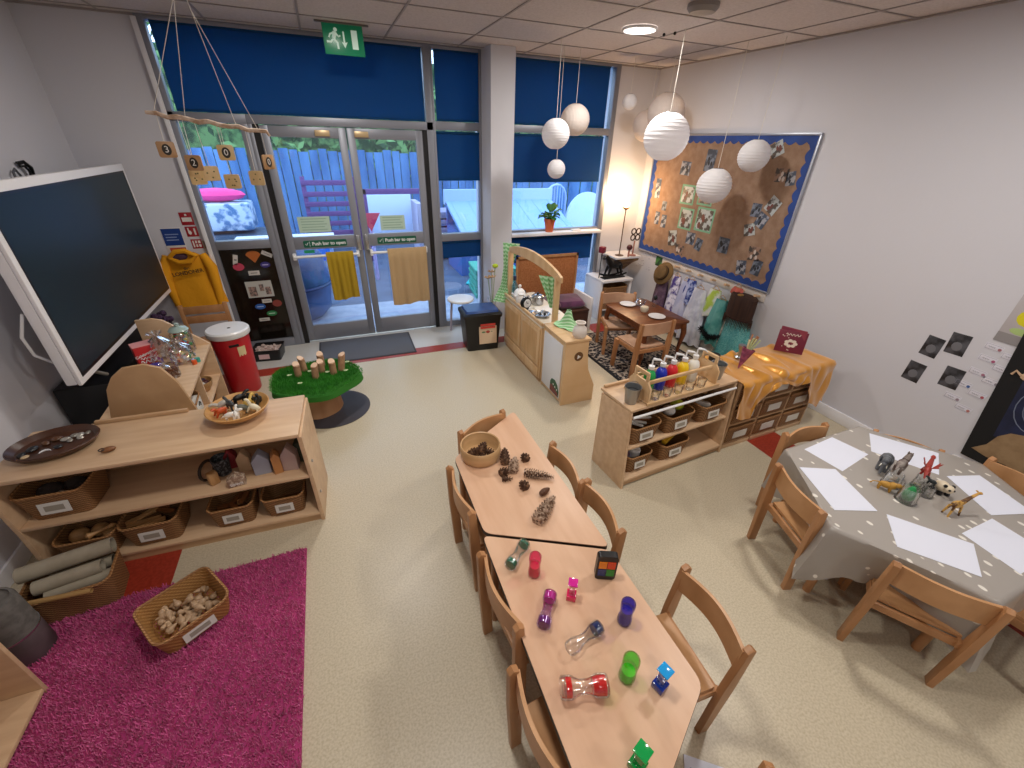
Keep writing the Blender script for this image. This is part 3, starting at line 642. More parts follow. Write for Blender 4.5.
def cube_timer(label, loc, rz, s, m1, m2, h, off=(0, 0)):
    t = thing('cube_timer', label, 'toy', loc, rz)
    MB().box((0, 0, h*.14), (s, s, h*.28), bev=.002).obj('base_block', m1, t)
    MB().box((0, 0, h*.62), (s*.62, s*.62, h*.66), bev=.002).obj('column', M_clr, t)
    MB().box((0, 0, h*.97), (s, s, .006), bev=.002).obj('top_plate', m2, t)
    return t
cube_timer('pink cube timer with a flat pink top plate', (.612, .812, PZ), rad(-35), .036, P_['pink'], P_['magenta'], .095)
cube_timer('blue cube timer with a sky blue top plate', (.731, .437, PZ), rad(15), .040, P_['blue'], P_['sky'], .105)
cube_timer('green cube timer at the bottom edge of the table', (.540, .298, PZ), rad(20), .042, P_['emerald'], plas('plate_green', '#12a04e'), .105)
t = thing('four_colour_panel', 'black framed panel of orange, red, blue and green windows', 'toy', (.782, .845, PZ), rad(-25))
t.scale = (1.3, 1.3, 1.3)
MB().prism(rrect(.062, .105, .012), -.011, .011, M=T(0, 0, .0525) @ RXm(PI/2)).obj('frame', M_black, t)
for k, (px_, pz_, c) in enumerate([(-.013, .067, '#f08a18'), (.013, .067, '#e2481c'), (-.013, .034, '#16306f'), (.013, .034, '#128a2c')]):
    MB().box((px_, -.0115, pz_), (.024, .003, .030)).obj('window', mat('panel_%d' % k, c, .15), t)
# booklet at the bottom corner, on a low stool end
t = thing('printed_booklet', 'white printed booklet corner at the bottom edge below the table', 'booklet', (.975, .19, 0.0), rad(-38))
t_book = t
MB().bx(-.15, .15, -.105, .105, .0, .006, bev=.001).obj('pages', M_paper, t_book)
for k in range(4): MB().bx(-.13, .13, .06-.04*k, .068-.04*k, .006, .0065).obj('print_line', mat('print_ink', '#4a5070', .6), t_book)
# ================================================================ baskets
def basket(label, loc, rz, w, d, h, lab=True, group=None, m=M_wick, cat='basket', tp=.84, parts=True):
    t = thing('wicker_basket', label, cat, loc, rz, group)
    def rg(s, z, dip=0):
        return [(x*s, y*s, z + (dip*(abs(x)/(w/2))**4)) for x, y in rrect(w, d, min(w, d)*.16, 4)]
    th = .9
    MB().rings([rg(tp, 0), rg((1+tp)/2, h*.5), rg(1, h, .012), rg(.95, h, .012), rg(.95*(1+tp)/2, h*.5), rg(.95*tp, .008)], True, True).obj('body', m, t)
    r = [Vector(p) for p in rg(.985, h+.002, .012)]; r.append(r[0])
    MB().tube(r, .0065, 6, False).obj('rim', M_wickl, t)
    if lab:
        q = MB().box((0, -d/2*.955-.004, h*.5), (w*.42, .002, h*.42), rot=(-math.atan((1-tp)*d/2/h), 0, 0)).obj('label_card', M_card, t)
        MB().box((0, -d/2*.955-.0055, h*.5), (w*.27, .0015, h*.2), rot=(-math.atan((1-tp)*d/2/h), 0, 0)).obj('label_print', mat('label_ink', '#9a9488', .7), q)
    return t

# ================================================================ long low shelf, left
SR = rad(-3)
u1 = thing('open_shelf_unit', 'long low birch shelf unit against the left wall', 'shelf unit', (-1.015, 2.13, 0), SR)
W1 = 1.31; H1 = .65; D1 = .40
def side(x, fl=.05, t_=.022, H=H1, D=D1):
    return MB().prism([(fl*0-.0, 0), (D, 0), (D, H), (0-.02, H), (-.0, H*.5)], -t_/2, t_/2, M=T(x, 0, 0) @ Matrix(((0,0,1,0),(1,0,0,0),(0,1,0,0),(0,0,0,1))), bev=.003)
side(-W1/2).obj('side_panel', M_birch, u1); side(W1/2).obj('side_panel', M_birch, u1)
MB().bx(-W1/2, W1/2, -.022, D1, H1-.001, H1+.022, bev=.004).obj('top_board', M_birch, u1)
MB().bx(-W1/2+.011, W1/2-.011, .0, D1-.02, .345, .365, bev=.003).obj('shelf_board', M_birch, u1)
MB().bx(-W1/2+.011, W1/2-.011, .0, D1-.02, .05, .07, bev=.003).obj('shelf_board', M_birch, u1)
MB().bx(-W1/2+.011, W1/2-.011, .01, .028, .0, .05).obj('plinth', M_birchx, u1)
MB().bx(-W1/2+.011, W1/2-.011, D1-.02, D1-.005, .05, H1).obj('back_panel', M_birchx, u1)
MB().bx(-.38, .05, D1-.02, D1, H1+.022, H1+.042, bev=.003).obj('back_lip', M_birchx, u1)
for z in (.18, .42): MB().cyl((W1/2+.011, .06, z), (W1/2+.018, .06, z), .009, seg=10).obj('hinge_pin', M_steel, u1)
def at1(x, y, z):  # a point on the unit
    c, s = math.cos(SR), math.sin(SR); return (-1.09 + x*c - y*s, 2.13 + x*s + y*c, z)
B1 = [(-.415, .15, .366, .29, .24, .15, 'wicker basket of dark woollen things on the middle shelf, left end'),
      (-.40, .13, .071, .26, .22, .12, 'wicker basket of wooden pieces behind the cardboard tubes'),
      (-.115, .13, .071, .27, .22, .14, 'wicker basket of wooden strips at the middle of the bottom shelf'),
      (.27, .13, .071, .23, .20, .13, 'dark wicker basket right of the middle on the bottom shelf'),
      (.54, .13, .071, .23, .20, .13, 'nearly empty wicker basket at the right end of the bottom shelf')]
for x, y, z, w_, d_, h_, lab in B1: basket(lab, at1(x, y, z), SR, w_, d_, h_, group='wicker baskets on the left shelf unit')
rnd = random.Random(11)
def chunk(nm, lab, cat, loc, m, kind, grp=None, rz=None, s=1):
    t = thing(nm, lab, cat, loc, rnd.uniform(0, 6) if rz is None else rz, grp)
    return t
def blob(nm, lab, cat, loc, m, r, sc=(1, 1, 1), rz=0, rot=None, grp=None, bump_=None):
    b = MB(); b.sph((0, 0, r*sc[2]), r, 12, sc=sc); o = b.obj(nm, m); o.location = loc; o.rotation_euler = rot or (0, 0, rz)
    return tag(o, lab, cat, grp)
M_wool = mat('dark_wool', '#3a3330', .95, bump=(60, .8)); M_wooll = mat('pale_wool', '#a49c93', .95, bump=(60, .8))
M_lw = wood('light_wood_piece', '#c49a68', '#a97c4c', 6, (1, 6, 6)); M_dw = wood('dark_wood_piece', '#8a5a34', '#6d4324', 6, (1, 6, 6))
for k, (dx, dy, mm, r) in enumerate([(-.06, 0, M_wool, .045), (.03, .03, M_wool, .04), (.0, -.04, M_wooll, .028), (.08, -.01, M_wool, .035)]):
    blob('wool_ball', ['dark ball of wool at the left of the wool basket', 'dark ball of wool at the back of the wool basket', 'small pale ball of wool at the front of the wool basket', 'dark ball of wool at the right of the wool basket'][k], 'wool', at1(-.415+dx, .15+dy, .43), mm, r, (1.2, 1, .8), grp='balls of wool in the shelf basket')
def stick(lab, p, L, w_, h_, rz, m, pitch=0, grp=None, nm='wooden_strip', cat='wooden strip'):
    o = MB().box((0, 0, 0), (L, w_, h_), bev=min(w_, h_)*.25).obj(nm, m); o.location = p; o.rotation_euler = (0, pitch, rz); return tag(o, lab, cat, grp)
for k in range(6):
    stick(['pale wooden strip on top of the strip basket', 'wooden strip lying crosswise at the left in the basket', 'short dark strip at the back of the strip basket', 'wooden strip leaning over the front rim', 'dark strip at the right of the strip basket', 'thin pale strip under the others'][k], at1(-.13 + (-.03, -.05, .02, .0, .05, .0)[k], .13 + (-.03, .0, .05, -.06, .02, .03)[k], .185+.012*(k % 3)), (.15, .14, .12, .15, .12, .16)[k], .03, .012, (.1, .5, -.2, .3, -.5, .8)[k], (M_lw, M_lw, M_dw, M_lw, M_dw, M_lw)[k], 0, 'wooden strips in the shelf basket')
for k, (dx, dy, s) in enumerate([(-.07, .0, .045), (.02, .02, .04), (.09, -.02, .038)]):
    blob('wooden_ball', ['round wooden ball at the left behind the tubes', 'round wooden ball in the middle behind the tubes', 'small round wooden ball at the right behind the tubes'][k], 'ball', at1(-.40+dx*.9, .12+dy, .12), M_lw, s, (1, 1, .9), grp='wooden balls behind the tubes')
t = thing('wooden_dumbbell', 'pale turned wooden handle lying on the wooden balls', 'wooden piece', at1(-.33, .06, .215), .5)
MB().lathe([(.003, 0), (.018, .01), (.012, .03), (.008, .05), (.008, .09), (.014, .11), (.003, .125)], seg=12, M=T(-.06, 0, 0) @ RYm(PI/2)).obj('handle', M_lw, t)
for k in range(5): stick(['dark wooden offcut left in the dark basket', 'dark offcut at the back of the dark basket', 'dark offcut at the front of the dark basket', 'pale chip on top of the dark basket', 'dark offcut right in the dark basket'][k], at1(.27 + (-.05, 0, .0, .03, .05)[k], .13 + (0, .04, -.03, -.01, .01)[k], .15 + .008*k), (.09, .1, .08, .03, .09)[k], .03, .02, k*1.1, M_dw if k != 3 else M_lw, 0, 'offcuts in the dark basket', 'wood_offcut', 'wood offcut')
# house blocks on the middle shelf
def house(lab, x, y, w_, d_, h_, m, rz=0, roof=.35, holes=True):
    t = thing('house_block', lab, 'block', at1(x, y, .3655), SR+rz, 'little house blocks on the shelf')
    MB().prism([(-w_/2, 0), (w_/2, 0), (w_/2, h_*(1-roof)), (0, h_), (-w_/2, h_*(1-roof))], -d_/2, d_/2, M=RXm(PI/2), bev=.002).obj('block', m, t)
    return t
house('small pink roofed house block behind the white writing', .30, .22, .06, .05, .13, mat('block_red', '#8c2a30', .6), .1)
house('cream house block second from the ring', .38, .17, .065, .05, .14, mat('block_cream', '#bf9f7d', .6), -.05)
house('pale grey blue house block in the middle', .475, .12, .085, .06, .145, mat('block_grey', '#a5abbd', .6), .08)
house('narrow orange wood house block', .555, .10, .045, .06, .14, mat('block_orange', '#c58b55', .6), .2, .2)
house('pinkish grey tall house block near the right end', .625, .11, .08, .06, .165, mat('block_pinkgrey', '#bda6a0', .6), -.1)
house('dark green block against the right end panel', .672, .17, .04, .06, .14, mat('block_dgreen', '#37402f', .6), -.1, .05)
t = house('small speckled block with white letters in front of the cream house', .355, .045, .085, .045, .075, mat('block_speckle', '#8f7460', .7, noise=(70, '#c7b49f', .45, .6)), .15)
tm = MB().add_mesh(text_mesh('town', .03), T(0, -.026, .022) @ RXm(PI/2)).obj('lettering', M_wplas, t)
t = thing('willow_ring', 'dark ring leaning at the left of the house blocks', 'ring', at1(.20, .14, .3655), SR+1.2)
b = MB().tube([(.055*math.cos(a), 0, .060+.055*math.sin(a)) for a in [2*PI*k/20 for k in range(21)]], .008, 8, False); b.obj('ring', mat('ring_dark', '#2c2018', .6), t)
stick('short pale half round log standing in the dark ring', at1(.235, .09, .405), .08, .045, .05, .6, M_lw, PI/2, None, 'wood_log', 'log')
t = thing('mesh_tub', 'black mesh tub between the ring and the red block', 'tub', at1(.265, .17, .3655), SR)
MB().lathe([(.035, 0), (.045, .11), (.043, .11), (.033, .006)], seg=16).obj('tub', mat('black_mesh', '#26282a', .6, noise=(90, '#6b6d70', .5, .6)), t)
# on the worktop: dark oval tray, pendant, animal bowl
M_tray = mat('dark_tray', '#3a2013', .35, noise=(8, '#4d2c1a', .4, .6))
t = thing('oval_tray', 'dark brown wooden oval tray of shiny bits, top left', 'tray', at1(-.385, .205, H1+.022), .13)
MB().lathe([(.13, 0), (.152, .01), (.176, .038), (.173, .043), (.147, .018), (.001, .014)], seg=40, sy=.80, cap1=False).obj('tray', M_tray, t)
M_bits = [mat('bit_%d' % i, c, .3, me) for i, (c, me) in enumerate([('#b9b6ae', .6), ('#5b3a22', 0), ('#23262b', 0), ('#8f8b84', .5), ('#c8b08a', 0)])]
def pebble(lab, p, r, sc, rz, m, g): return blob('pebble', lab, 'pebble', p, m, r, sc, rz, grp=g)
c0 = at1(-.385, .205, H1+.037)
tl = ['pale', 'silvery', 'dark', 'brown', 'grey']
for k, (dx, dy, r, mi) in enumerate([(.03, .03, .018, 0), (.06, .05, .016, 3), (.09, .045, .017, 0), (.055, .015, .015, 3), (.10, .02, .014, 0), (-.02, .05, .02, 1), (-.10, .0, .022, 2), (-.13, -.03, .018, 2), (-.06, .03, .018, 1), (.02, -.02, .016, 2), (-.105, -.05, .014, 4), (.12, .055, .013, 3)]):
    pebble('%s %s lying %s in the dark oval tray' % (['pale shiny', 'grey shiny', 'pale round', 'small grey', 'little pale', 'brown round', 'big dark', 'dark flat', 'brown', 'black', 'cream', 'tiny grey'][k], 'pebble', ['left of the bright cluster', 'in the middle of the bright cluster', 'right in the bright cluster', 'at the front of the bright cluster', 'at the front right', 'at the back', 'at the left end', 'at the far left rim', 'left of the middle', 'at the front of the middle', 'at the front left rim', 'at the right end'][k]), (c0[0]+dx*.84, c0[1]+dy*1.15+dx*.1, c0[2]-.004), r, (1.2, .9, .55), k*.7, M_bits[mi], 'pebbles in the dark oval tray')
t = thing('crescent_bead', 'white crescent shaped bead in the dark tray', 'bead', (c0[0]-.02, c0[1]-.055, c0[2]+.004), .3)
MB().tube([(.022*math.cos(a), .022*math.sin(a), 0) for a in [PI*.1 + PI*.8*k/8 for k in range(9)]], [.002, .003, .004, .0045, .005, .0045, .004, .003, .002], 8).obj('bead', M_wplas, t)
t = thing('wooden_whistle', 'small brown wooden charm with a dark hole on the worktop', 'charm', at1(-.135, .10, H1+.022), .3)
MB().sph((0, 0, .013), .026, 14, sc=(1.15, .7, .5)).obj('charm', M_dw, t); MB().tube([(-.022+.012*math.cos(a), -.002+.011*math.sin(a), .022) for a in [2*PI*k/14 for k in range(15)]], .0025, 6, False).obj('hole_rim', M_dark, t)
t = thing('wooden_bowl', 'round pale wooden bowl full of toy farm animals', 'bowl', at1(.41, .265, H1+.022), 0)
MB().lathe([(.065, 0), (.09, .006), (.135, .035), (.158, .066), (.153, .069), (.126, .04), (.085, .014), (.001, .012)], seg=36, cap1=False).obj('bowl', wood('bowl_wood', '#cf9f62', '#bd8a4d', 4, (1, 1, 5)), t)
bc = at1(.41, .265, H1+.047)
AC = [('#141516', 'black', 'horse'), ('#e8e4dc', 'white', 'goat'), ('#3a3c3e', 'dark grey', 'donkey'), ('#d9b45c', 'sandy', 'calf'), ('#b8b4aa', 'grey', 'sheep'), ('#c8572e', 'orange', 'rooster'), ('#101112', 'black', 'cow'), ('#e6dcbf', 'cream', 'lamb'), ('#6b6e63', 'greyish green', 'dog'), ('#f0ece4', 'white', 'rabbit'), ('#2a2a26', 'dark', 'pig')]
AP = [(.0, .055, .03, .6), (-.02, -.06, .018, .2), (-.03, .02, .022, 2.2), (.05, .0, .026, 1.0), (-.055, .04, .02, 3.5), (-.075, -.015, .02, 4.0), (.035, .045, .036, 5.2), (.06, -.04, .02, 2.8), (.015, -.02, .03, .1), (.0, -.075, .018, 1.7), (.07, .03, .02, 4.6)]
for (col, cn, kind), (dx, dy, dz, rz) in zip(AC, AP):
    animal('toy_'+kind, '%s toy %s in the round wooden bowl' % (cn, kind), (bc[0]+dx*1.2, bc[1]+dy*1.2, bc[2]+dz-.012), rz, [mat('farm_'+cn.replace(' ', '_'), col, .4)], [((0, 0, .026), .014, (1.7, .8, .9))], L4(.016, .007, .022, .0045), ([(.018, 0, .03), (.03, 0, .042)], [.007, .006], 6), [((.035, 0, .043), .008, (1.4, .8, .8))], [('tail', mat('farm_'+cn.replace(' ', '_'), col, .4), lambda q: q.tube([(-.024, 0, .028), (-.034, 0, .016)], [.002, .001], 5))], 1.4, rot=(rnd.uniform(-.5, .5), rnd.uniform(-.5, .5), rz))

# ================================================================ cardboard tubes in a basket, cylinders, rug, shell basket
t_b = basket('wicker basket holding cardboard tubes beside the pink rug', (-1.465, 1.965, .0), rad(6), .34, .22, .17, lab=False, tp=.9)
M_tube = mat('grey_cardboard', '#a39a88', .8, noise=(8, '#948b79', .4, .6)); M_tubein = mat('card_inside', '#6f685a', .85)
def ctube(lab, p0, p1, r, m=M_tube):
    p0, p1 = Vector(p0), Vector(p1); c = (p0+p1)/2; t = thing('cardboard_tube', lab, 'tube', c, 0, 'cardboard tubes lying in the basket')
    d = (p1-p0).normalized(); x = d.cross(Vector((0, 0, 1))).normalized(); y = x.cross(d); rg = lambda p, rr: [(p-c) + (x*math.cos(a)+y*math.sin(a))*rr for a in [2*PI*k/20 for k in range(20)]]
    MB().rings([rg(p0, r), rg(p1, r), rg(p1, r*.86), rg(p0, r*.86), rg(p0, r)], False, False).obj('tube_wall', m, t)
ctube('longest cardboard tube on top at the back of the bundle', (-1.64, 1.985, .240), (-1.30, 2.045, .245), .038)
ctube('cardboard tube in the middle of the bundle', (-1.575, 1.925, .195), (-1.335, 1.968, .195), .034)
ctube('cardboard tube at the front right of the bundle', (-1.54, 1.905, .150), (-1.30, 1.945, .150), .032)
ctube('cardboard tube hidden at the back right of the bundle', (-1.56, 2.00, .150), (-1.32, 2.028, .160), .030)
ctube('thin tan tube lying along the basket rim', (-1.61, 1.862, .180), (-1.34, 1.838, .180), .012, mat('tan_card', '#b08a55', .7))
def cyl_pot(lab, loc, r, h):
    t = thing('felt_canister', lab, 'canister', loc, 0, None)
    MB().lathe([(r*.98, 0), (r, .01), (r, h*.45), (r*.985, h*.455)], seg=28).obj('canister', mat('canister_dark', '#4b3f42', .5, noise=(6, '#5c4c52', .4, .6)), t)
    MB().lathe([(r*1.01, h*.455), (r*1.02, h*.47), (r*1.02, h*.485)], seg=28).obj('metal_band', M_steel, t)
    MB().lathe([(r, h*.485), (r*.97, h*.96), (r*.9, h), (r*.8, h), (r*.78, h*.97), (.001, h*.965)], seg=28, cap1=False).obj('lid', mat('canister_felt', '#6a6764', .85, noise=(30, '#5a5754', .4, .6)), t)
cyl_pot('tall grey lidded canister with a metal band at the left edge', (-1.585, 1.735, 0), .090, .36)
cyl_pot('shorter grey lidded canister behind at the left edge', (-1.765, 1.70, 0), .08, .28)
# rug: short pile over a backing
t = thing('shaggy_rug', 'bright pink shaggy rug on the floor at lower left', 'rug', (-1.05, .9, 0))
MB().bx(-.75, .60, -1.6, 1.0, .0015, .014, bev=.004).obj('backing', mat('rug_backing', '#a83670', .95), t)
m, n, l, p = nodes('rug_pile'); p.inputs['Roughness'].default_value = 1; p.inputs['Sheen Weight'].default_value = .3
tc = n.new('ShaderNodeTexCoord'); ns = n.new('ShaderNodeTexNoise'); ns.inputs['Scale'].default_value = 9; l.new(tc.outputs['Object'], ns.inputs['Vector'])
r = n.new('ShaderNodeValToRGB'); r.color_ramp.elements[0].position = .3; r.color_ramp.elements[1].position = .7; r.color_ramp.elements[0].color = hx('#c24a86'); r.color_ramp.elements[1].color = hx('#e06ca6')
l.new(ns.outputs['Fac'], r.inputs['Fac']); l.new(r.outputs['Color'], p.inputs['Base Color']); M_pile = m
b = MB(); rr = random.Random(5)
vs, fs = [], []
for k in range(52000):
    x = rr.uniform(-.75, .60); y = rr.uniform(-.75, 1.0); 
    if x < -.5 - (y)*.0 and y < -.3: continue
    a = rr.uniform(0, 6.28); h = rr.uniform(.012, .022); w_ = .0028; lx = rr.gauss(0, .005); ly = rr.gauss(0, .005); i = len(vs)
    vs += [(x-w_*math.cos(a), y-w_*math.sin(a), .012), (x+w_*math.cos(a), y+w_*math.sin(a), .012), (x+lx+w_*.5*math.cos(a), y+ly+w_*.5*math.sin(a), .012+h), (x+lx-w_*.5*math.cos(a), y+ly-w_*.5*math.sin(a), .012+h)]
    fs.append((i, i+1, i+2, i+3))
me = bpy.data.meshes.new('pile'); me.from_pydata(vs, [], fs); me.materials.append(M_pile); o = bpy.data.objects.new('pile', me); C.objects.link(o); o.parent = t; o['kind'] = 'stuff'
t = basket('tan basket of shells standing on the pink rug', (-.955, 1.650, .02), rad(33), .31, .28, .11, m=wicker('tan_rope', '#9a6c38', '#c89658', 34), tp=.86)
M_shell = mat('shell', '#b99c7c', .5, noise=(25, '#94745a', .45, .6)); rr = random.Random(21)
sh0 = thing('sea_shell', 'spiral sea shell', 'shell', (0, 0, 0)); 
MB().lathe([(.001, 0), (.009, .004), (.0125, .012), (.011, .020), (.0075, .027), (.006, .030), (.0045, .036), (.001, .043)], seg=12, M=T(-.02, 0, .010) @ RYm(PI/2)).sph((-.006, -.009, .009), .008, 8, sc=(1.2, .7, .7)).obj('shell_body', M_shell, sh0)
k = 0; c_, s_ = math.cos(rad(33)), math.sin(rad(33))
for k in range(58):
    fx = rr.uniform(-.105, .105); fy = rr.uniform(-.08, .08); lay = .012 + .016*(k//22) + rr.uniform(0, .01)
    p = (-.955 + fx*c_ - fy*s_, 1.665 + fx*s_ + fy*c_, .02+lay)
    o = sh0 if k == 0 else dup(sh0, '')
    o['label'] = 'beige sea shell among the heap inside the tan basket'; o['group'] = 'shells in the tan basket'
    o.location = p; o.rotation_euler = (rr.uniform(-.4, .4), rr.uniform(-.4, .4), rr.uniform(0, 6.3)); s0 = rr.uniform(.85, 1.35); o.scale = (s0,)*3

# open shelf unit at the bottom left corner of the photo
t = thing('open_bookcase', 'pale wooden open shelf unit cut off by the bottom left corner', 'shelf unit', (-1.435, 1.52, 0))
def bb(nm, x0, x1, y0, y1, z0, z1, m=M_birch): return MB().bx(x0, x1, y0, y1, z0, z1, bev=.003).obj(nm, m, t)
bb('side_panel', -.39, 0, -.018, 0, 0, .62); bb('side_panel', -.39, 0, -1.22, -1.202, 0, .62); bb('bottom_board', -.38, 0, -1.202, -.018, .03, .05)
bb('plinth', -.03, -.012, -1.202, -.018, 0, .03, M_birchx); bb('top_board', -.39, .01, -1.23, .01, .62, .64); bb('back_panel', -.39, -.375, -1.202, -.018, .05, .62, M_birchx)
bb('shelf_board', -.375, -.10, -1.202, -.018, .34, .358)
# ================================================================ angled display unit under the screen
u2 = thing('display_unit', 'birch display unit with raised curved ends in front of the screen', 'shelf unit', (-1.03, 2.78, 0), rad(2.5))
XZ = Matrix(((1,0,0,0),(0,0,-1,0),(0,1,0,0),(0,0,0,1)))
PE = [(-.40, 0), (-.33, 0), (-.31, .10), (-.24, .17), (-.16, .17), (-.09, .10), (-.07, 0), (0, 0), (.02, .56), (-.02, .78), (-.07, .885), (-.14, .92), (-.24, .915), (-.30, .87), (-.345, .80), (-.39, .62)]
MB().prism(PE, -.012, .012, M=T(.035, -.06, -.01) @ XZ, bev=.003).obj('end_panel', mat('ply_tan', '#c09c74', .5, noise=(5, '#b38f68', .4, .6)), u2)
MB().prism([(-.42, 0), (0, 0), (0, .60), (-.06, .66), (-.24, .83), (-.30, .85), (-.40, .85)], -.011, .011, M=T(0, .93, 0) @ XZ, bev=.003).obj('end_panel', M_birch, u2)
MB().bx(-.42, .0, -.05, .92, .578, .60, bev=.003).obj('top_board', M_birch, u2)
MB().bx(-.40, -.005, -.05, .92, .315, .333, bev=.003).obj('shelf_board', M_birch, u2)
MB().bx(-.40, -.005, -.05, .92, .05, .07, bev=.003).obj('shelf_board', M_birch, u2)
MB().bx(-.42, -.405, -.05, .92, .05, .58).obj('back_panel', M_birchx, u2)
MB().bx(-.38, -.01, .42, .438, .07, .578).obj('divider', M_birch, u2)
def at2(x, y, z):
    c, s = math.cos(rad(2.5)), math.sin(rad(2.5)); return (-1.03+x*c-y*s, 2.78+x*s+y*c, z)
t = thing('toffee_tin', 'red printed sweet box with white writing on the display unit', 'box', at2(-.33, .66, .60), rad(28))
MB().bx(-.06, .06, -.05, .05, 0, .16, bev=.004).obj('box', mat('box_red', '#c3262c', .4), t)
MB().bx(-.061, .061, -.051, .051, .161, .166).obj('lid_edge', mat('box_pink', '#e8a0a0', .5), t)
MB().add_mesh(text_mesh('Celebrations', .026, bold=.0006), T(0, -.0515, .105) @ RYm(-.25) @ RXm(PI/2)).obj('lettering', M_wplas, t)
MB().tube([(-.045+.09*k/16, -.0525, .05+.012*math.sin(k*1.3)) for k in range(17)], .0035, 6).tube([(-.04+.08*k/16, -.0525, .075+.008*math.sin(k*1.7)) for k in range(17)], .0025, 6).obj('white_swirl', M_wplas, t)
def bag(lab, p, r, h, col, nm='cellophane_bag', fill=None):
    t = thing(nm, lab, 'bag', p, rnd.uniform(0, 3))
    rg = []
    for i in range(9):
        f = i/8; rr = r*(1 - .15*f - .75*max(0, f-.72)/.28*.9); rg.append([(rr*(1+.14*math.sin(a*5+i)+.07*math.sin(a*9-i*2))*math.cos(a), rr*(1+.14*math.sin(a*5+i))*math.sin(a), h*f) for a in [2*PI*k/30 for k in range(30)]])
    rg.append([(r*.5*(1+.3*math.sin(a*6))*math.cos(a), r*.5*(1+.3*math.sin(a*6))*math.sin(a), h*1.15) for a in [2*PI*k/30 for k in range(30)]])
    MB().rings(rg, True, False).obj('film', glassy('cellophane', (.9, .9, .93), .35, rough=.12), t, ang=20)
    if fill:
        for k in range(fill):
            MB().sph((rnd.uniform(-.55, .55)*r, rnd.uniform(-.55, .55)*r, .018+rnd.uniform(0, .4)*h), .016, 8).obj('ball', mat('ball_%d' % (k % 6), ['#d8531f', '#e0c21e', '#1f9c5a', '#b9322b', '#2a8fb0', '#d8d8d8'][k % 6], .3), t)
    return t
bag('large crumpled clear bag behind the red sweet box', at2(-.24, .68, .60), .085, .20, None)
bag('clear bag of coloured bits at the middle of the display unit', at2(-.12, .64, .60), .07, .15, None, fill=9)
t = thing('glass_jar', 'lidded glass jar of coloured balls at the far end of the display unit', 'jar', at2(-.14, .83, .60))
MB().lathe([(.06, 0), (.068, .01), (.068, .15), (.055, .17)], seg=24, cap1=False).obj('jar', tint('jar_glass', (.94, .97, .96), .14), t)
MB().lathe([(.062, .17), (.066, .175), (.05, .195), (.014, .205), (.016, .225), (.002, .232)], seg=24).obj('lid', mat('jar_lid', '#9fb3ad', .15), t)
for k in range(34):
    a = rnd.uniform(0, 6.28); r_ = .045*math.sqrt(rnd.random()); MB().sph((r_*math.cos(a), r_*math.sin(a), .017 + .0042*k), .014, 8).obj('ball', mat('ball_%d' % (k % 6), '#ffffff', .3), t)
t = thing('glass_jar', 'small glass jar of brown nuts at the near end of the display unit', 'jar', at2(-.14, .40, .60))
MB().lathe([(.038, 0), (.043, .01), (.043, .08), (.034, .095), (.036, .105)], seg=20, cap1=False).obj('jar', M_clr, t)
for k in range(14):
    a = k*2.4; MB().sph((.022*math.cos(a), .022*math.sin(a), .013+.004*k), .012, 8, sc=(1.2, .9, .9)).obj('nut', mat('nut', '#6b3a22', .5), t)
bag('small clear bag of shiny beads beside the nut jar', at2(-.19, .44, .60), .035, .08, None, fill=4)
o = MB().sph((0, 0, .025), .045, 14, sc=(1.3, .8, .55)).obj('purple_parcel', mat('purple_foil', '#4b1a6b', .2, .3, bump=(14, .6))); o.location = at2(-.27, .46, .60); tag(o, 'shiny purple foil parcel at the near left of the display unit', 'parcel')
o = MB().sph((0, 0, .018), .035, 12, sc=(1.3, .8, .5)).obj('blue_ribbon', mat('violet_foil', '#5b4fa8', .2, .2, bump=(14, .6))); o.location = at2(-.28, .60, .60); tag(o, 'small violet blue foil piece next to the red sweet box', 'foil')
for k, (dx, dy, c, lab) in enumerate([(-.045, .56, '#e0602a', 'orange counter on the front edge of the display unit'), (-.03, .595, '#3aa394', 'teal counter on the front edge of the display unit')]):
    o = MB().cyl((0, 0, 0), (0, 0, .03), .016).obj('counter', mat('counter_%d' % k, c, .4)); o.location = at2(dx, dy, .60); tag(o, lab, 'counter')
t = thing('wooden_bowl', 'small pale bowl of dark pieces on the display unit shelf', 'bowl', at2(-.09, .66, .333))
MB().lathe([(.05, 0), (.075, .04), (.085, .08), (.08, .08), (.065, .035), (.001, .01)], seg=24, cap1=False).obj('bowl', M_lw, t)
for k, c in enumerate(['#4a1d1d', '#2d2340', '#7a2a22', '#2b2b2e', '#c9c2b8']): MB().sph((.035*math.cos(k*1.3), .035*math.sin(k*1.3), .065), .026, 8, sc=(1, 1, .7)).obj('piece', mat('bp%d' % k, c, .4), t)
t = thing('glass_beaker', 'clear beaker next to the small bowl on the display unit shelf', 'beaker', at2(-.07, .52, .333)); MB().lathe([(.03, 0), (.034, .09), (.031, .09), (.028, .005)], seg=18).obj('beaker', M_clr, t)
basket('brown basket on the near end of the display unit shelf', at2(-.13, .28, .333), rad(95), .22, .20, .12, lab=False)
basket('brown basket on the bottom board at the far end of the display unit', at2(-.15, .70, .07), rad(92), .24, .20, .13, lab=False)
basket('brown basket on the bottom board at the near end of the display unit', at2(-.15, .18, .07), rad(92), .24, .20, .12, lab=False)
t = thing('picture_box', 'white card box with a black drawing inside the near basket', 'box', at2(-.10, .28, .352), rad(95)); MB().bx(-.08, .08, -.07, .05, 0, .10, bev=.003).obj('box', M_card, t); MB().tube([(-.03, -.0715, .07), (0, -.0715, .085), (.03, -.0715, .065), (.01, -.0715, .05)], .004, 6).obj('drawing', M_dark, t)
t = thing('media_cabinet', 'low black cabinet behind the display unit under the screen', 'cabinet', (-1.66, 3.55, 0))
MB().bx(-.19, .13, -.35, .95, .04, .60, bev=.01).obj('body', M_black, t)
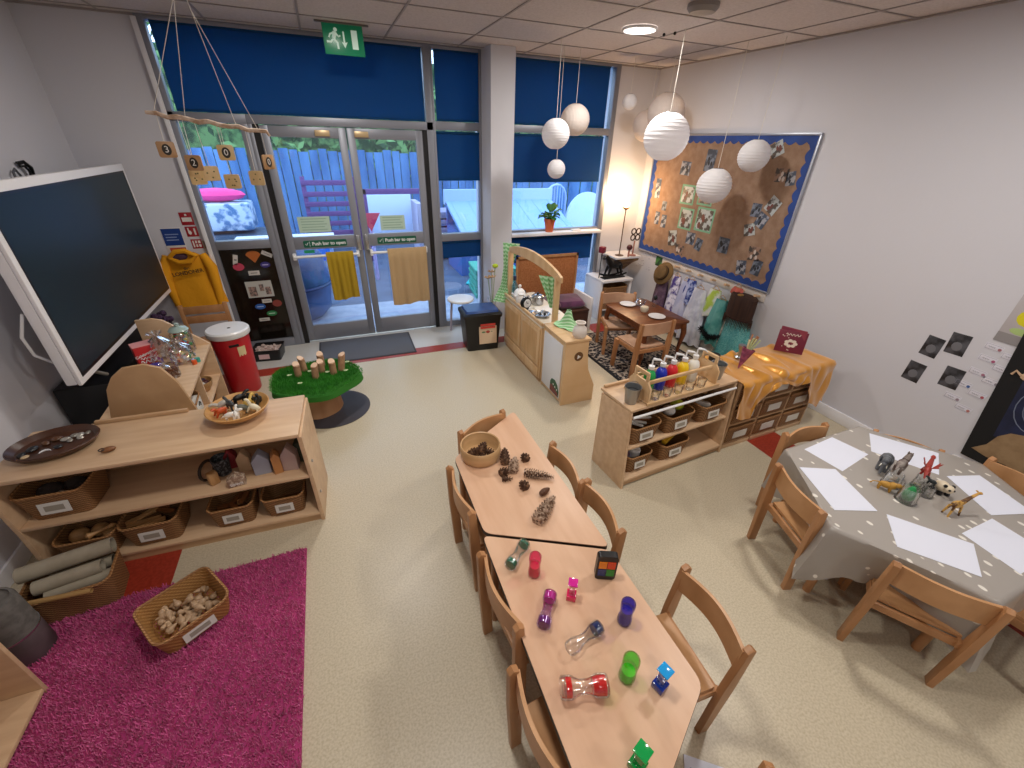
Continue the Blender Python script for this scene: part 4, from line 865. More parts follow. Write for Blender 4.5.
for k in range(3): MB().bx(.131, .137, -.33+.43*k, .08+.43*k, .08, .56, bev=.004).obj('door', mat('cab_door', '#1a1c20', .25), t)
MB().bx(-.17, .11, -.33, .90, 0, .04).obj('plinth', M_dark, t)
t = thing('pompom_bunch', 'dark purple bunch of paper pompoms beneath the screen corner', 'pompoms', (-1.52, 4.28, .60))
for k in range(9): MB().sph((.05*math.cos(k*2.4)*(k/9+.3), .05*math.sin(k*2.4)*(k/9+.3), .035+.018*(k % 4)), .028, 8).obj('pompom', mat('pompom', '#3a2340', .9, bump=(60, 1)), t)
# ================================================================ big interactive screen on a white column stand
t = thing('interactive_screen', 'large dark interactive screen in a white frame on the left wall', 'screen', (-1.56, 3.96, 1.28))
L = .99; H0, H1_ = -.505, .505
MB().bx(0, .02, -1.04, .86, -.545, .535, bev=.006).bx(-.055, 0, -1.04, .86, -.54, .53, bev=.012).obj('frame', mat('screen_frame', '#eeeef2', .45), t)
m, n, l, p = nodes('screen_glass'); p.inputs['Base Color'].default_value = hx('#182a33'); p.inputs['Roughness'].default_value = .38; p.inputs['Specular IOR Level'].default_value = .35; MC['screen_glass'] = m
MB().bx(.0195, .0225, -.985, .80, -.49, .475).obj('display', m, t)
MB().bx(.0205, .0235, -1.0, .815, -.505, -.485).bx(.0205, .0235, -1.0, .815, .47, .485).bx(.0205, .0235, .80, .815, -.49, .475).bx(.0205, .0235, -1.0, -.985, -.49, .475).obj('black_bezel', M_black, t)
MB().bx(-.30, -.05, -.25, .05, -.25, .25, bev=.01).obj('wall_bracket', M_dark, t)
MB().tube([(-.08, -1.0, -.10), (-.12, -1.03, -.22), (-.13, -1.0, -.34), (-.09, -.93, -.44)], .008, 8).obj('cable', M_wplas, t)
MB().cyl((-.03, -.80, -.56), (-.0, -.72, -.63), .012).obj('pen_clip', mat('clip_grey', '#6f6c66', .4), t)
t = thing('wall_clip', 'black curved cable clip on the wall above the screen', 'clip', (LX+.012, 4.10, 1.80))
MB().tube([(.0, -.03, .045), (.03, -.01, .055), (.035, .03, .02), (.02, .045, -.045)], .012, 8).tube([(.0, -.02, .03), (.02, .0, .03), (.025, .02, -.0), (.015, .03, -.05)], .008, 8).obj('loop', M_black, t)
t = thing('wall_clip', 'grey cable loop left of the black clip above the screen', 'clip', (LX+.01, 3.99, 1.78))
MB().tube([(.012, -.035, -.05), (.015, -.03, .02), (.015, 0, .04), (.015, .03, .0), (.012, .035, -.05)], .007, 8).obj('loop', mat('clip_slate', '#5a5c62', .5), t)
# ================================================================ notices, hoodie, stool-bench
def card(nm, lab, cat, M, w_, h_, m, draw=None, group=None, th=.003):
    t = thing(nm, lab, cat, M.translation, 0, group); R = M.copy(); R.translation = (0, 0, 0)
    MB(R).bx(-w_/2, w_/2, -h_/2, h_/2, 0, th, bev=.0008).obj('plate', m, t)
    for (pn, mm, f) in (draw or []):
        q = MB(R @ T(0, 0, th)); f(q); q.obj(pn, mm, t)
    return t
M_sr = mat('notice_red', '#a01f2b', .4); M_sb = mat('notice_blue', '#1c3d86', .4); M_off = mat('off_white', '#e4e0dc', .5)
fl = lambda b, *r: [b.bx(x0, x1, y0, y1, 0, .0008) for (x0, x1, y0, y1) in r]
card('fire_notice', 'red fire notice with a white text block, topmost of three', 'notice', on_back(-1.25, 1.36), .10, .11, M_sr, [('print', M_off, lambda b: fl(b, (-.038, .038, -.025, .012), (-.008, .008, .025, .042)))])
card('fire_notice', 'red fire point notice with white hand and flame, middle of three', 'notice', on_back(-1.242, 1.247), .095, .09, M_sr, [('print', M_off, lambda b: (b.sph((-.018, -.008, 0), .018, 8, sc=(.8, 1.1, .05)), fl(b, (.016, .03, -.03, .028), (-.03, -.02, .0, .034))))])
card('fire_notice', 'red notice with four white panels, lowest of three', 'notice', on_back(-1.235, 1.135), .085, .085, M_sr, [('print', M_off, lambda b: fl(b, (-.032, -.02, -.03, .03), (-.010, .004, -.028, -.004), (-.010, .004, .006, .03), (.014, .032, -.028, -.004), (.014, .032, .006, .03)))])
card('blue_notice', 'blue health notice with an orange foot on the wall', 'notice', on_back(-1.405, 1.175), .155, .22, M_off, [('blue_block', M_sb, lambda b: fl(b, (-.075, .075, -.045, .105))), ('orange_block', mat('notice_orange', '#c4553a', .5), lambda b: fl(b, (-.055, .072, -.105, -.065))), ('print', mat('pale_blue', '#8fa3cf', .5), lambda b: (b.bx(-.055, .05, .05, .058, .001, .0016), b.bx(-.055, .03, .025, .033, .001, .0016), b.bx(-.055, .04, .0, .008, .001, .0016)))])
card('small_card', 'small beige card right of the lowest red notice', 'notice', on_back(-1.165, 1.125), .05, .075, mat('beige_card', '#b9a898', .6), [('print', mat('card_print', '#8a7466', .6), lambda b: fl(b, (-.015, .0, -.03, .03), (.006, .018, -.025, .03)))])
t = thing('hooded_sweatshirt', 'bright yellow hooded sweatshirt hanging on the back wall', 'sweatshirt', (-1.35, BY-.06, 1.05))
M_hood = mat('yellow_fleece', '#e09a0c', .85, bump=(30, .35))
def hoodie(u, v):
    a = -PI*.06 + 2*PI*u*.999
    w_ = .165 + .06*v + (.0 if v > .12 else -.5*(.12-v)); d_ = .040 + .02*v
    fold = .012*math.sin(a*5+v*3)*v
    return ((w_+fold)*math.cos(a)*(1 if v > .05 else .8), -(d_+fold*.6)*math.sin(a), -.50*v + .02)
MB().sheet(hoodie, 40, 14, .004).obj('body', M_hood, t, ang=70)
MB().tube([(-.14, 0, .0), (-.19, -.02, -.12), (-.195, -.02, -.30), (-.18, -.02, -.46)], [.035, .048, .042, .034], 10).obj('sleeve', M_hood, t)
MB().tube([(.14, 0, .0), (.19, -.03, -.12), (.185, -.03, -.32), (.17, -.03, -.48)], [.035, .048, .042, .034], 10).obj('sleeve', M_hood, t)
MB().tube([(-.11, -.045, -.01), (-.05, -.058, .045), (.03, -.06, .05), (.10, -.05, .0), (.05, -.068, -.045), (-.04, -.072, -.05), (-.11, -.045, -.01)], .022, 8).obj('hood', M_hood, t)
MB().sph((-.035, -.048, .0), .062, 12, sc=(1.15, .35, .62)).obj('neck_opening', mat('hood_lining', '#4a3140', .9), t)
MB().add_mesh(text_mesh('the', .035, bold=.001), T(0, -.078, -.105) @ RXm(PI/2) @ RZ(.08)).add_mesh(text_mesh('LONDONER', .046, bold=.0012), T(.0, -.080, -.145) @ RXm(PI/2) @ RZ(.12)).obj('lettering', mat('print_brown', '#4f3210', .8), t)
t = thing('slatted_bench', 'wooden slatted bench below the yellow sweatshirt', 'bench', (-1.28, 4.60, 0))
for z in (.47, .56): MB().bx(-.19, .19, -.01, .01, z, z+.07, bev=.004).obj('slat', M_beech, t)
MB().bx(-.19, .17, -.33, 0, .30, .33, bev=.005).obj('seat', M_beech, t)
for sx in (-1, 1):
    MB().bx(sx*.18-.018, sx*.18+.018, -.012, .02, 0, .65, bev=.004).obj('post', M_beech, t); MB().bx(sx*.16-.015, sx*.16+.015, -.32, -.29, 0, .30, bev=.004).obj('leg', M_beech, t)
# ================================================================ red bin, tray of pebbles, stickers on the dark pane
t = thing('red_letter_bin', 'tall red cylindrical bin with a round white lid', 'bin', (-1.0, 4.0, 0))
MB().lathe([(.115, 0), (.122, .01), (.148, .565)], seg=36).obj('body', mat('bin_red', '#c3202b', .35), t)
MB().lathe([(.160, .55), (.166, .56), (.166, .595), (.155, .607), (.001, .612)], seg=36).obj('lid', M_wplas, t)
MB().sph((.02, -.02, .613), .014, 8, sc=(1, .7, .3)).obj('lid_hole', M_dark, t)
Mb = RZ(.30)
MB(Mb).box((0, -.1405, .49), (.075, .012, .022), bev=.003).obj('slot', M_dark, t)
MB(Mb).sheet(lambda u, v: ((.146-.008*v)*math.cos(-1.45+.45*u), (.146-.008*v)*math.sin(-1.45+.45*u), .47-.10*v), 8, 3, -.0015).obj('paper_label', mat('label_cream', '#d9c99a', .6), t)
t = thing('pebble_tray', 'black tray of pinkish pebbles on the floor below the dark pane', 'tray', (-.86, 4.66, 0), rad(-8))
MB().rings([[(x*.9, y*.9, 0) for x, y in rrect(.28, .24, .02)], [(x, y, .12) for x, y in rrect(.28, .24, .02)], [(x*.93, y*.93, .12) for x, y in rrect(.28, .24, .02)], [(x*.86, y*.86, .02) for x, y in rrect(.28, .24, .02)]]).obj('tray', M_black, t)
o = MB()
for k in range(90): o.sph((rnd.uniform(-.115, .115), rnd.uniform(-.095, .095), rnd.uniform(.085, .105)), rnd.uniform(.010, .016), 6, sc=(1.2, 1, .8))
o.bx(-.115, .115, -.095, .095, .03, .09); o = o.obj('pebbles', mat('gravel', '#b59c94', .7, noise=(30, '#cdbab3', .4, .6)), t); o['kind'] = 'stuff'
MB().box((-.02, -.117, .055), (.10, .003, .05), rot=(-.1, 0, 0)).obj('label_card', mat('pink_card', '#d9b8bb', .6), t)
def sticker(nm, lab, x, z, shape, col, w_, h_, rot=0, ink=None):
    t = thing(nm, lab, 'sticker', (x, BY-.0005, z), 0); M = Matrix(((1,0,0,0),(0,0,-1,0),(0,1,0,0),(0,0,0,1))) @ RZ(rot)
    if shape == 'o': MB(M).prism([(w_/2*math.cos(a), h_/2*math.sin(a)) for a in [2*PI*k/20 for k in range(20)]], -.003, -.001).obj('shape', mat('st_'+col, col, .5), t)
    elif shape == 'fan': MB(M).prism([(0, -h_/2)] + [(w_/2*math.cos(a), h_*.15 + h_/3*math.sin(a)) for a in [PI*k/10 for k in range(11)]], -.003, -.001).obj('shape', mat('st_'+col, col, .5), t)
    else: MB(M).bx(-w_/2, w_/2, -h_/2, h_/2, -.003, -.001).obj('shape', mat('st_'+col, col, .5), t)
    if ink: MB(M).bx(-w_*.3, w_*.3, -h_*.08, h_*.08, -.001, .0).obj('writing', mat('ink_'+ink, ink, .6), t)
    return t
sticker('paper_shape', 'orange fan shaped paper at the top of the dark pane', -.80, .985, 'fan', '#b5642c', .13, .12)
sticker('paper_shape', 'white slanting paper strip at the top left of the dark pane', -.965, .965, 'r', '#cfc9c4', .04, .10, -.25, '#777777')
sticker('paper_shape', 'white slanting paper strip at the top right of the dark pane', -.675, 1.005, 'r', '#c4bfba', .10, .04, -.5, '#777777')
sticker('paper_shape', 'pink oval paper at the left of the dark pane', -.955, .895, 'o', '#c4455f', .10, .075)
sticker('paper_shape', 'violet oval paper at the right of the dark pane', -.715, .90, 'o', '#37307a', .09, .06, 0, '#b9b4dd')
sticker('paper_shape', 'small white word card under the orange fan', -.835, .825, 'r', '#d0ccc6', .10, .045, 0, '#6a6a6a')
t = sticker('photo_print', 'wide pale photo print in the middle of the dark pane', -.825, .655, 'r', '#b9b9b4', .24, .17)
MB(Matrix(((1,0,0,0),(0,0,-1,0),(0,1,0,0),(0,0,0,1)))).bx(-.10, -.03, -.07, .03, -.001, 0).bx(.0, .04, -.02, .05, -.001, 0).bx(.05, .10, -.06, .02, -.001, 0).obj('figures', mat('photo_ink', '#4f4a48', .6, noise=(40, '#a88a80', .4, .6)), t)
sticker('paper_shape', 'small white word card under the photo print', -.79, .525, 'r', '#c9c5bf', .09, .04, 0, '#6a6a6a')
sticker('paper_shape', 'blue oval paper below the photo print', -.865, .47, 'o', '#2a5cab', .10, .06, 0, '#b5c6e6')
sticker('paper_shape', 'dull red paper blot right of the blue oval', -.70, .49, 'o', '#8c4038', .09, .075)
sticker('paper_shape', 'green oval paper near the bottom of the dark pane', -.775, .385, 'o', '#2c7a48', .10, .06, 0, '#b7d9c0')
sticker('paper_shape', 'small white word card at the bottom of the dark pane', -.86, .325, 'r', '#c6c2bc', .10, .035, 0, '#6a6a6a')
# ================================================================ signs and towels on the doors
M_sg = mat('safety_green', '#0d5a44', .4)
def pushsign(x, lab, ww=.42):
    t = thing('push_bar_sign', lab, 'sign', (x, BY-.0125, 1.083)); M = Matrix(((1,0,0,0),(0,0,-1,0),(0,1,0,0),(0,0,0,1)))
    MB(M).prism(rrect(ww, .068, .012), 0, .0015).obj('plate', M_sg, t)
    MB(M).add_mesh(text_mesh('Push bar to open', .047, .0006, bold=.0012), T(.035, 0, .002)).obj('lettering', M_wplas, t)
    MB(M).bx(-ww/2+.058, -ww/2+.061, -.027, .027, .0015, .0022).tube([(-ww/2+.018, 0, .002), (-ww/2+.028, -.012, .002), (-ww/2+.046, .014, .002)], .003, 6).obj('tick_symbol', M_wplas, t)
pushsign(-.11, 'green push bar to open sign on the left door'); pushsign(.625, 'green push bar to open sign on the right door')
M_psh = mat('door_notice_paper', '#b7cfc0', .6)
for x, z, w_, lab in ((-.18, 1.27, .30, 'pale green printed notice on the glass of the left door'), (.60, 1.26, .26, 'pale green printed notice on the glass of the right door')):
    t = thing('door_notice', lab, 'notice', (x, BY+.002, z)); MB().bx(-w_/2, w_/2, -.003, .0, -.075, .075).obj('paper', M_psh, t)
    for k in range(5): MB().bx(-w_*.4, w_*(.4-.08*(k % 2)), -.0038, -.003, .05-.026*k, .058-.026*k).obj('text_line', mat('notice_ink', '#8fae9c', .6), t)
o = thing('green_tab', 'small green sticker tab above the left push bar', 'sticker', (-.28, BY+.003, 1.005)); MB().bx(-.05, .05, -.003, 0, -.015, .015).obj('tab', mat('tab_green', '#17935f', .5), o)
def towel(lab, x0, x1, z0, col, col2):
    t = thing('hanging_towel', lab, 'towel', ((x0+x1)/2, BY-.07, .985)); w_ = (x1-x0)
    def f(u, v):
        x = -w_/2 + w_*u; y = -.020 - .010*math.sin(u*17)*v - .006*math.sin(u*31+1); z = -(.985-z0)*v + .0
        if v < .08: y = -.020*(v/.08); z = .018*math.cos(v/.08*PI/2)
        return (x, y, z - .012*math.sin(u*6)*v)
    MB().sheet(f, 44, 16, .004).obj('front_fall', mat(col2, col, .95, bump=(90, .5)), t, ang=80)
    MB().sheet(lambda u, v: (-w_/2+.01+(w_-.02)*u, .018, .015-.20*v), 6, 4, .004).obj('back_fall', mat(col2, col, .95), t)
towel('mustard yellow towel hung over the left push bar', -.125, .145, .50, '#a88a1c', 'towel_mustard')
towel('beige towel hung over the right push bar', .50, .925, .375, '#b79a72', 'towel_beige')
# ================================================================ emergency exit sign
t = thing('exit_sign', 'green emergency exit sign hanging from the ceiling', 'sign', (.32, 4.42, 2.82), rad(0))
MB().bx(-.20, .20, -.012, .012, -.012, 0, bev=.003).obj('ceiling_bar', mat('sign_bar', '#77706c', .4, .4), t)
MB().bx(-.15, .15, -.004, .004, -.205, -.01, bev=.001).obj('green_panel', mat('exit_green', '#0b8058', .3, emit=('#0b8058', .08)), t)
Mq = T(0, -.0045, -.10) @ RXm(PI/2); q = MB(Mq)
q.sph((-.055, .052, 0), .015, 10, sc=(1, 1, .1)); q.tube([(-.060, .036, 0), (-.075, -.005, 0)], [.017, .014], 8); q.tube([(-.058, .032, 0), (-.035, .010, 0), (-.022, .018, 0)], .006, 6); q.tube([(-.066, .034, 0), (-.098, .022, 0), (-.108, -.0, 0)], .006, 6)
q.tube([(-.074, -.005, 0), (-.050, -.030, 0), (-.048, -.068, 0)], .008, 6); q.tube([(-.078, -.008, 0), (-.096, -.026, 0), (-.128, -.026, 0)], .008, 6); q.obj('running_figure', mat('exit_white', '#d8f5e6', .4, emit=('#d8f5e6', .12)), t)
MB(Mq).prism([(-.004, .045), (.008, .045), (.009, -.025), (.026, -.02), (.004, -.06), (-.018, -.02), (-.004, -.025)], 0, .001).obj('arrow', MC['exit_white'], t)
MB(Mq).bx(.060, .105, -.062, .058, 0, .001).obj('door_symbol', MC['exit_white'], t)
# ================================================================ number mobile
MO = Vector((-.52, 3.0, 2.10))
t = thing('number_mobile', 'hanging branch mobile with wooden number tiles on strings', 'mobile', MO)
P0, P1 = Vector((-.262, 0, .032)), Vector((.262, .0, -.038))
pts = [P0.lerp(P1, k/12) + Vector((0, .006*math.sin(k*1.9), .006*math.sin(k*2.3))) for k in range(13)] + [P1 + Vector((.012, 0, -.018))]
MB().tube(pts, [.008, .011, .010, .012, .011, .012, .011, .012, .011, .012, .011, .010, .010, .006], 10).obj('branch', mat('branch_bark', '#a98b72', .8, noise=(30, '#cbb6a4', .4, .6), bump=(40, .6)), t)
hk = [Vector((.005, 0, .50)), Vector((.06, 0, .455))]
def st(a, b): MB().cyl(a, b, .0016, seg=6).obj('string', M_string, t)
st(P0.lerp(P1, .06), hk[0]); st(P0.lerp(P1, .31), hk[0]); st(P0.lerp(P1, .74), hk[1]); st(P0.lerp(P1, .93), hk[1])
st(hk[0], Vector((.03, 0, .715))); st(hk[1], Vector((.03, 0, .715)))
M_tile = wood('number_tile', '#dcc090', '#cbac78', 8, (1, 8, 1)); M_tiled = wood('number_tile_dark', '#b89168', '#a07a50', 8, (1, 8, 1))
TL = [(-.220, -.130, '3', 1, .25), (-.115, -.19, '2', 1, -.2), (-.135, -.265, None, 0, .5), (-.065, -.245, None, 0, .2), (.045, -.140, '0', 0, .1), (.030, -.285, None, 0, .0), (.160, -.265, None, 0, -.3), (.235, -.185, '0', 1, .9)]
for k, (x, z, s_, dk, rz) in enumerate(TL):
    f = (x+.262)/.524; a = P0.lerp(P1, max(.02, min(.98, f))); y = (-.02, -.03, .05, .04, -.02, .03, -.01, .02)[k]
    st(a, Vector((x, y, z+.038)))
    Mt = T(x, y, z) @ RZ(rz) @ RXm(PI/2)
    tl = MB(Mt).prism(rrect(.078, .074, .010), -.004, .004, bev=.001).obj('number_tile', M_tiled if dk else M_tile, t)
    if s_:
        MB(Mt).prism([(.020*math.cos(q_), .026*math.sin(q_)) for q_ in [2*PI*j/18 for j in range(18)]], .004, .0046).obj('dark_oval', mat('tile_ink', '#2a2620', .6), tl)
        MB(Mt).add_mesh(text_mesh(s_, .042, .0004), T(0, 0, .005)).obj('numeral', M_off, tl)
    else:
        for j in range(3 + k % 3): MB(Mt).sph((.018*math.cos(j*1.9+k), .02*math.sin(j*1.9+k), .0042), .0045, 6, sc=(1, 1, .25)).obj('dot', mat('tile_dot', '#5f5c2a', .5), tl)
# ================================================================ grass topped stump
t = thing('round_mat', 'dark grey round mat under the tree stump table', 'mat', (-.26, 3.38, 0)); MB().lathe([(.30, .001), (.30, .006), (.001, .008)], seg=40).obj('mat', mat('slate_mat', '#3f3c44', .6), t)
t = thing('stump_table', 'tree stump table topped with bright green artificial grass', 'table', (-.36, 3.41, .009)); t.scale = (1, 1, 1.06)
b = MB(); rg = []
for i in range(7):
    f = i/6; rg.append([((.172-.012*math.sin(f*PI))*(1+.04*math.sin(a*3+1)+.02*math.sin(a*7))*math.cos(a), (.172-.012*math.sin(f*PI))*(1+.04*math.sin(a*3+1))*math.sin(a), .262*f) for a in [2*PI*k/36 for k in range(36)]])
b.rings(rg); b.obj('stump', mat('stump_wood', '#b58a66', .7, noise=(6, '#a07350', .4, .6), stretch=(1, 1, .15), bump=(20, .4)), t)
def gr(a): return .355*(1+.06*math.sin(a*3+.6)+.04*math.sin(a*5+2))
b = MB(); rings = []
for s_, z in ((.01, .300), (.5, .300), (.85, .297), (.98, .280), (1.0, .245), (.96, .243), (.5, .265), (.01, .265)):
    rings.append([(gr(a)*s_*math.cos(a), gr(a)*.86*s_*math.sin(a), z - (.016*(1+math.sin(a*2+2.5)) if s_ > .9 else 0)) for a in [2*PI*k/60 for k in range(60)]])
gb = b.rings(rings).obj('grass_base', mat('turf_base', '#2a6f1e', .95), t)
vs, fs = [], []; rr = random.Random(9)
for k in range(15000):
    a = rr.uniform(0, 6.283); s_ = math.sqrt(rr.random()); x = gr(a)*s_*math.cos(a); y = gr(a)*.86*s_*math.sin(a); z = .298 - (.012 if s_ > .93 else 0)*(1+math.sin(a*2+2.5))
    th = rr.uniform(0, 6.283); i = len(vs); h = rr.uniform(.014, .030); out = .012 if s_ > .95 else 0; lx, ly = rr.gauss(0, .006)+out*math.cos(a), rr.gauss(0, .006)+out*math.sin(a); w_ = .0018
    vs += [(x-w_*math.cos(th), y-w_*math.sin(th), z), (x+w_*math.cos(th), y+w_*math.sin(th), z), (x+lx, y+ly, z+h*(.4 if out else 1))]; fs.append((i, i+1, i+2))
me = bpy.data.meshes.new('turf_blades'); me.from_pydata(vs, [], fs); me.materials.append(mat('turf_green', '#3f9a2c', .8, noise=(12, '#2c7f20', .4, .6)))
o = bpy.data.objects.new('grass_blades', me); C.objects.link(o); o.parent = t; o['kind'] = 'stuff'
M_bark = mat('log_bark', '#b58f6e', .8, noise=(20, '#9c7656', .4, .6), bump=(30, .5)); M_end = mat('log_end', '#e0bfa0', .6)
GL = [((-.455, 3.475), .085, .3, .1, 'upright branch piece at the left of the turf'), ((-.415, 3.565), .09, 1.0, .15, 'branch piece with a ringed end at the back left of the turf'), ((-.275, 3.60), .09, .1, .05, 'branch piece with a ringed end at the back of the turf'), ((-.275, 3.49), .075, .4, .1, 'branch piece in the middle of the turf'), ((-.325, 3.40), .085, -.5, .25, 'branch piece leaning at the front of the turf'), ((-.125, 3.47), .11, -.9, .45, 'long branch piece leaning over at the right of the turf'), ((-.185, 3.425), .09, .2, .05, 'short branch piece at the right front of the turf')]
for k, ((x, y), h, rz, tilt, lab) in enumerate(GL):
    t = thing('branch_piece', lab, 'branch piece', (x-.02, y-.03, .326), rz, 'branch pieces standing on the turf'); M = RXm(-tilt*.5); h *= 1.3
    rg = [[(.027*math.cos(a), .027*math.sin(a), z + (math.sin(a)*.014 if z > .01 else 0)) for a in [2*PI*j/14 for j in range(14)]] for z in (0, h*.5, h)]
    MB(M).rings(rg).obj('bark', M_bark, t)
    MB(M).prism([(.0255*math.cos(a), .0255*math.sin(a)) for a in [2*PI*j/14 for j in range(14)]], 0, .0015, M=T(0, 0, h+.0005) @ RXm(.6) @ Matrix.Diagonal((1, 1.2, 1, 1))).obj('cut_end', M_end, t)
for k, (x, y) in enumerate([(-.525, 3.50), (-.37, 3.52), (-.235, 3.46), (-.44, 3.33), (-.09, 3.44), (-.07, 3.60)]):
    o = MB().lathe([(.018, 0), (.02, .003), (.001, .005)], seg=10, sy=.8).obj('wood_slice', mat('slice_pale', '#d7e0b0', .6)); o.location = (x-.02, y-.03, .336)
    tag(o, 'small pale disc on the turf, ' + ['far left', 'behind the front branch piece', 'right of the middle branch piece', 'nearest the front edge', 'at the right edge', 'at the back right'][k], 'disc', 'pale discs on the turf')
t = thing('door_mat', 'grey door mat in front of the double doors', 'mat', (.14, 4.56, 0.001), rad(-1)); MB().bx(-.50, .47, -.27, .28, 0, .010, bev=.003).obj('pile', mat('mat_grey', '#5d6069', .95, bump=(150, .6)), t); MB().bx(-.52, .49, -.29, .30, 0, .006, bev=.002).obj('edging', mat('mat_edge', '#3d3f46', .8), t)
# ================================================================ black waste bin and white stool
t = thing('waste_bin', 'black plastic bin with a picture sheet on the front', 'bin', (1.35, 4.22, 0), rad(-3)); t.scale = (1.08, 1.05, 1.08)
MB().rings([[(x*.86, y*.86, 0) for x, y in rrect(.38, .30, .03)], [(x, y, .36) for x, y in rrect(.38, .30, .03)]]).obj('body', M_black, t)
MB().rings([[(x*1.05, y*1.08, .36) for x, y in rrect(.38, .30, .03)], [(x*1.06, y*1.1, .39) for x, y in rrect(.38, .30, .03)], [(x*.96, y*.96, .405) for x, y in rrect(.38, .30, .03)]]).obj('rim', M_black, t)
MB().rings([[(x*.9, y*.86, .405) for x, y in rrect(.38, .30, .03)], [(x*.86, y*.80, .428) for x, y in rrect(.38, .30, .03)]]).obj('blue_lid', mat('lid_blue', '#31508f', .25), t)
sh = MB().box((.045, -.1475, .20), (.185, .003, .24), rot=(-.065, 0, 0)).obj('picture_sheet', mat('sheet_tan', '#d8bfa2', .6), t)
MB().box((.045, -.152, .285), (.155, .002, .022), rot=(-.065, 0, 0)).box((.045, -.150, .255), (.155, .002, .022), rot=(-.065, 0, 0)).obj('red_heading', mat('head_red', '#c94238', .6), sh)
MB().sph((.045, -.1475, .20), .028, 10, sc=(1, .08, .8)).box((.045, -.1465, .165), (.02, .003, .06)).obj('red_picture', mat('pic_red', '#a63a2e', .6), sh)
MB().sph((-.0, -.148, .205), .022, 8, sc=(1.2, .08, .5)).sph((.085, -.1475, .205), .018, 8, sc=(1.1, .08, .5)).sph((.08, -.1455, .15), .02, 8, sc=(1.1, .08, 1)).obj('green_picture', mat('pic_green', '#5f7f5a', .6), sh)
t = thing('round_stool', 'white round topped stool beside the black bin', 'stool', (1.26, 4.68, 0))
MB().lathe([(.001, .40), (.155, .40), (.16, .41), (.155, .425), (.001, .43)], seg=32).obj('seat', M_wplas, t)
for k in range(3): a = 2*PI*k/3+2.6; MB().cyl((.11*math.cos(a), .11*math.sin(a), .40), (.14*math.cos(a), .14*math.sin(a), 0), .013).obj('leg', mat('stool_leg', '#b0a7b5', .5), t)
# ================================================================ play kitchen
M_kit = wood('kitchen_birch', '#dcbc92', '#cfa97c', 2.4, (1, 6, 1.5), .42)
YZ = Matrix(((0,0,1,0),(1,0,0,0),(0,1,0,0),(0,0,0,1)))   # prism profile (y, z) swept along x
t = thing('play_kitchen', 'birch play kitchen with an arched canopy near the column', 'play kitchen', (1.62, 3.20, 0))
MB().bx(0, .34, 0, .94, .04, .575, bev=.003).obj('carcass', M_kit, t)
MB().bx(-.01, .35, -.01, .95, .575, .595, bev=.004).obj('worktop', mat('worktop_cream', '#e6dccb', .4), t)
MB().bx(.01, .33, .01, .93, 0, .04).obj('plinth', M_birchx, t)
for y0 in (.02, .48):
    d = MB().bx(-.014, 0, y0, y0+.44, .17, .555, bev=.003).obj('door', M_kit, t)
    MB().bx(-.017, -.013, y0+.05, y0+.39, .22, .51).obj('door_panel', wood('kitchen_panel', '#d2ab7c', '#c39b6b', 2.4, (1, 6, 1.5), .42), d)
MB().bx(-.014, 0, .02, .92, .05, .155, bev=.003).obj('drawer_front', M_kit, t)
MB().bx(-.012, .008, -.01, .95, .595, .625, bev=.004).obj('edge_lip', M_kit, t)
for y0 in (.05, .93): MB().box((.15 - (.10 if y0 > .5 else 0), y0, .80), (.055, .03, .46 if y0 < .5 else .52), bev=.004).obj('canopy_post', M_kit, t)
ar = [(.0+.96*k/16 - .02, 1.035 + .07*k/16 + (.085*math.sin(PI*k/16)**.8 if 0 < k < 16 else 0)) for k in range(17)]
al = [(.96*k/16 - .02, .985 + .07*k/16 + .04*math.sin(PI*k/16)) for k in range(16, -1, -1)]
MB().prism(ar + al, -.013, .013, M=T(.15, 0, 0) @ RZ(rad(6.5)) @ T(0, 0, .0) @ YZ, bev=.002).obj('canopy_arch', M_kit, t)
M_cur = mat('green_stripe', '#8fc490', .85)
m = M_cur; n_, l_ = m.node_tree.nodes, m.node_tree.links; tc = n_.new('ShaderNodeTexCoord'); wv = n_.new('ShaderNodeTexWave'); wv.inputs['Scale'].default_value = 14; wv.bands_direction = 'DIAGONAL'
rp = n_.new('ShaderNodeValToRGB'); rp.color_ramp.interpolation = 'CONSTANT'; rp.color_ramp.elements[1].position = .55; rp.color_ramp.elements[0].color = hx('#7dbb7c'); rp.color_ramp.elements[1].color = hx('#bfe0bd')
l_.new(tc.outputs['Object'], wv.inputs['Vector']); l_.new(wv.outputs['Fac'], rp.inputs['Fac']); l_.new(rp.outputs['Color'], n_['Principled BSDF'].inputs['Base Color'])
def drape(nm, lab, path, ws, par=None):
    def f(u, v):
        k = v*(len(path)-1); i = min(int(k), len(path)-2); fr = k-i
        p = Vector(path[i]).lerp(Vector(path[i+1]), fr); w_ = ws[i]+(ws[i+1]-ws[i])*fr
        return (p.x + (u-.5)*w_*.8 + .012*math.sin(u*22)*(.5+w_*3), p.y - (u-.5)*w_*.7 + .01*math.cos(u*22), p.z)
    o = MB().sheet(f, 26, 18, .003).obj(nm, M_cur, par, None, 75)
    return tag(o, lab, 'curtain', 'striped curtains of the play kitchen')
drape('play_curtain', 'green striped curtain tied at the far post of the play kitchen', [(1.70, 4.19, 1.13), (1.66, 4.19, .88), (1.62, 4.17, .70), (1.56, 4.13, .52)], [.17, .08, .07, .16])
drape('play_curtain', 'green striped curtain tied at the near post of the play kitchen', [(1.735, 3.36, 1.00), (1.75, 3.33, .84), (1.76, 3.31, .72)], [.17, .08, .03])
def cloth_puddle():
    def f(u, v):
        a = 2*PI*u; r = .02 + .11*v*(1+.2*math.sin(a*3)); return (r*math.cos(a)*.8, r*math.sin(a), .14*(1-v)**2.2 + .008 + .005*math.sin(a*7)*v)
    return MB().sheet(f, 40, 12, .003)
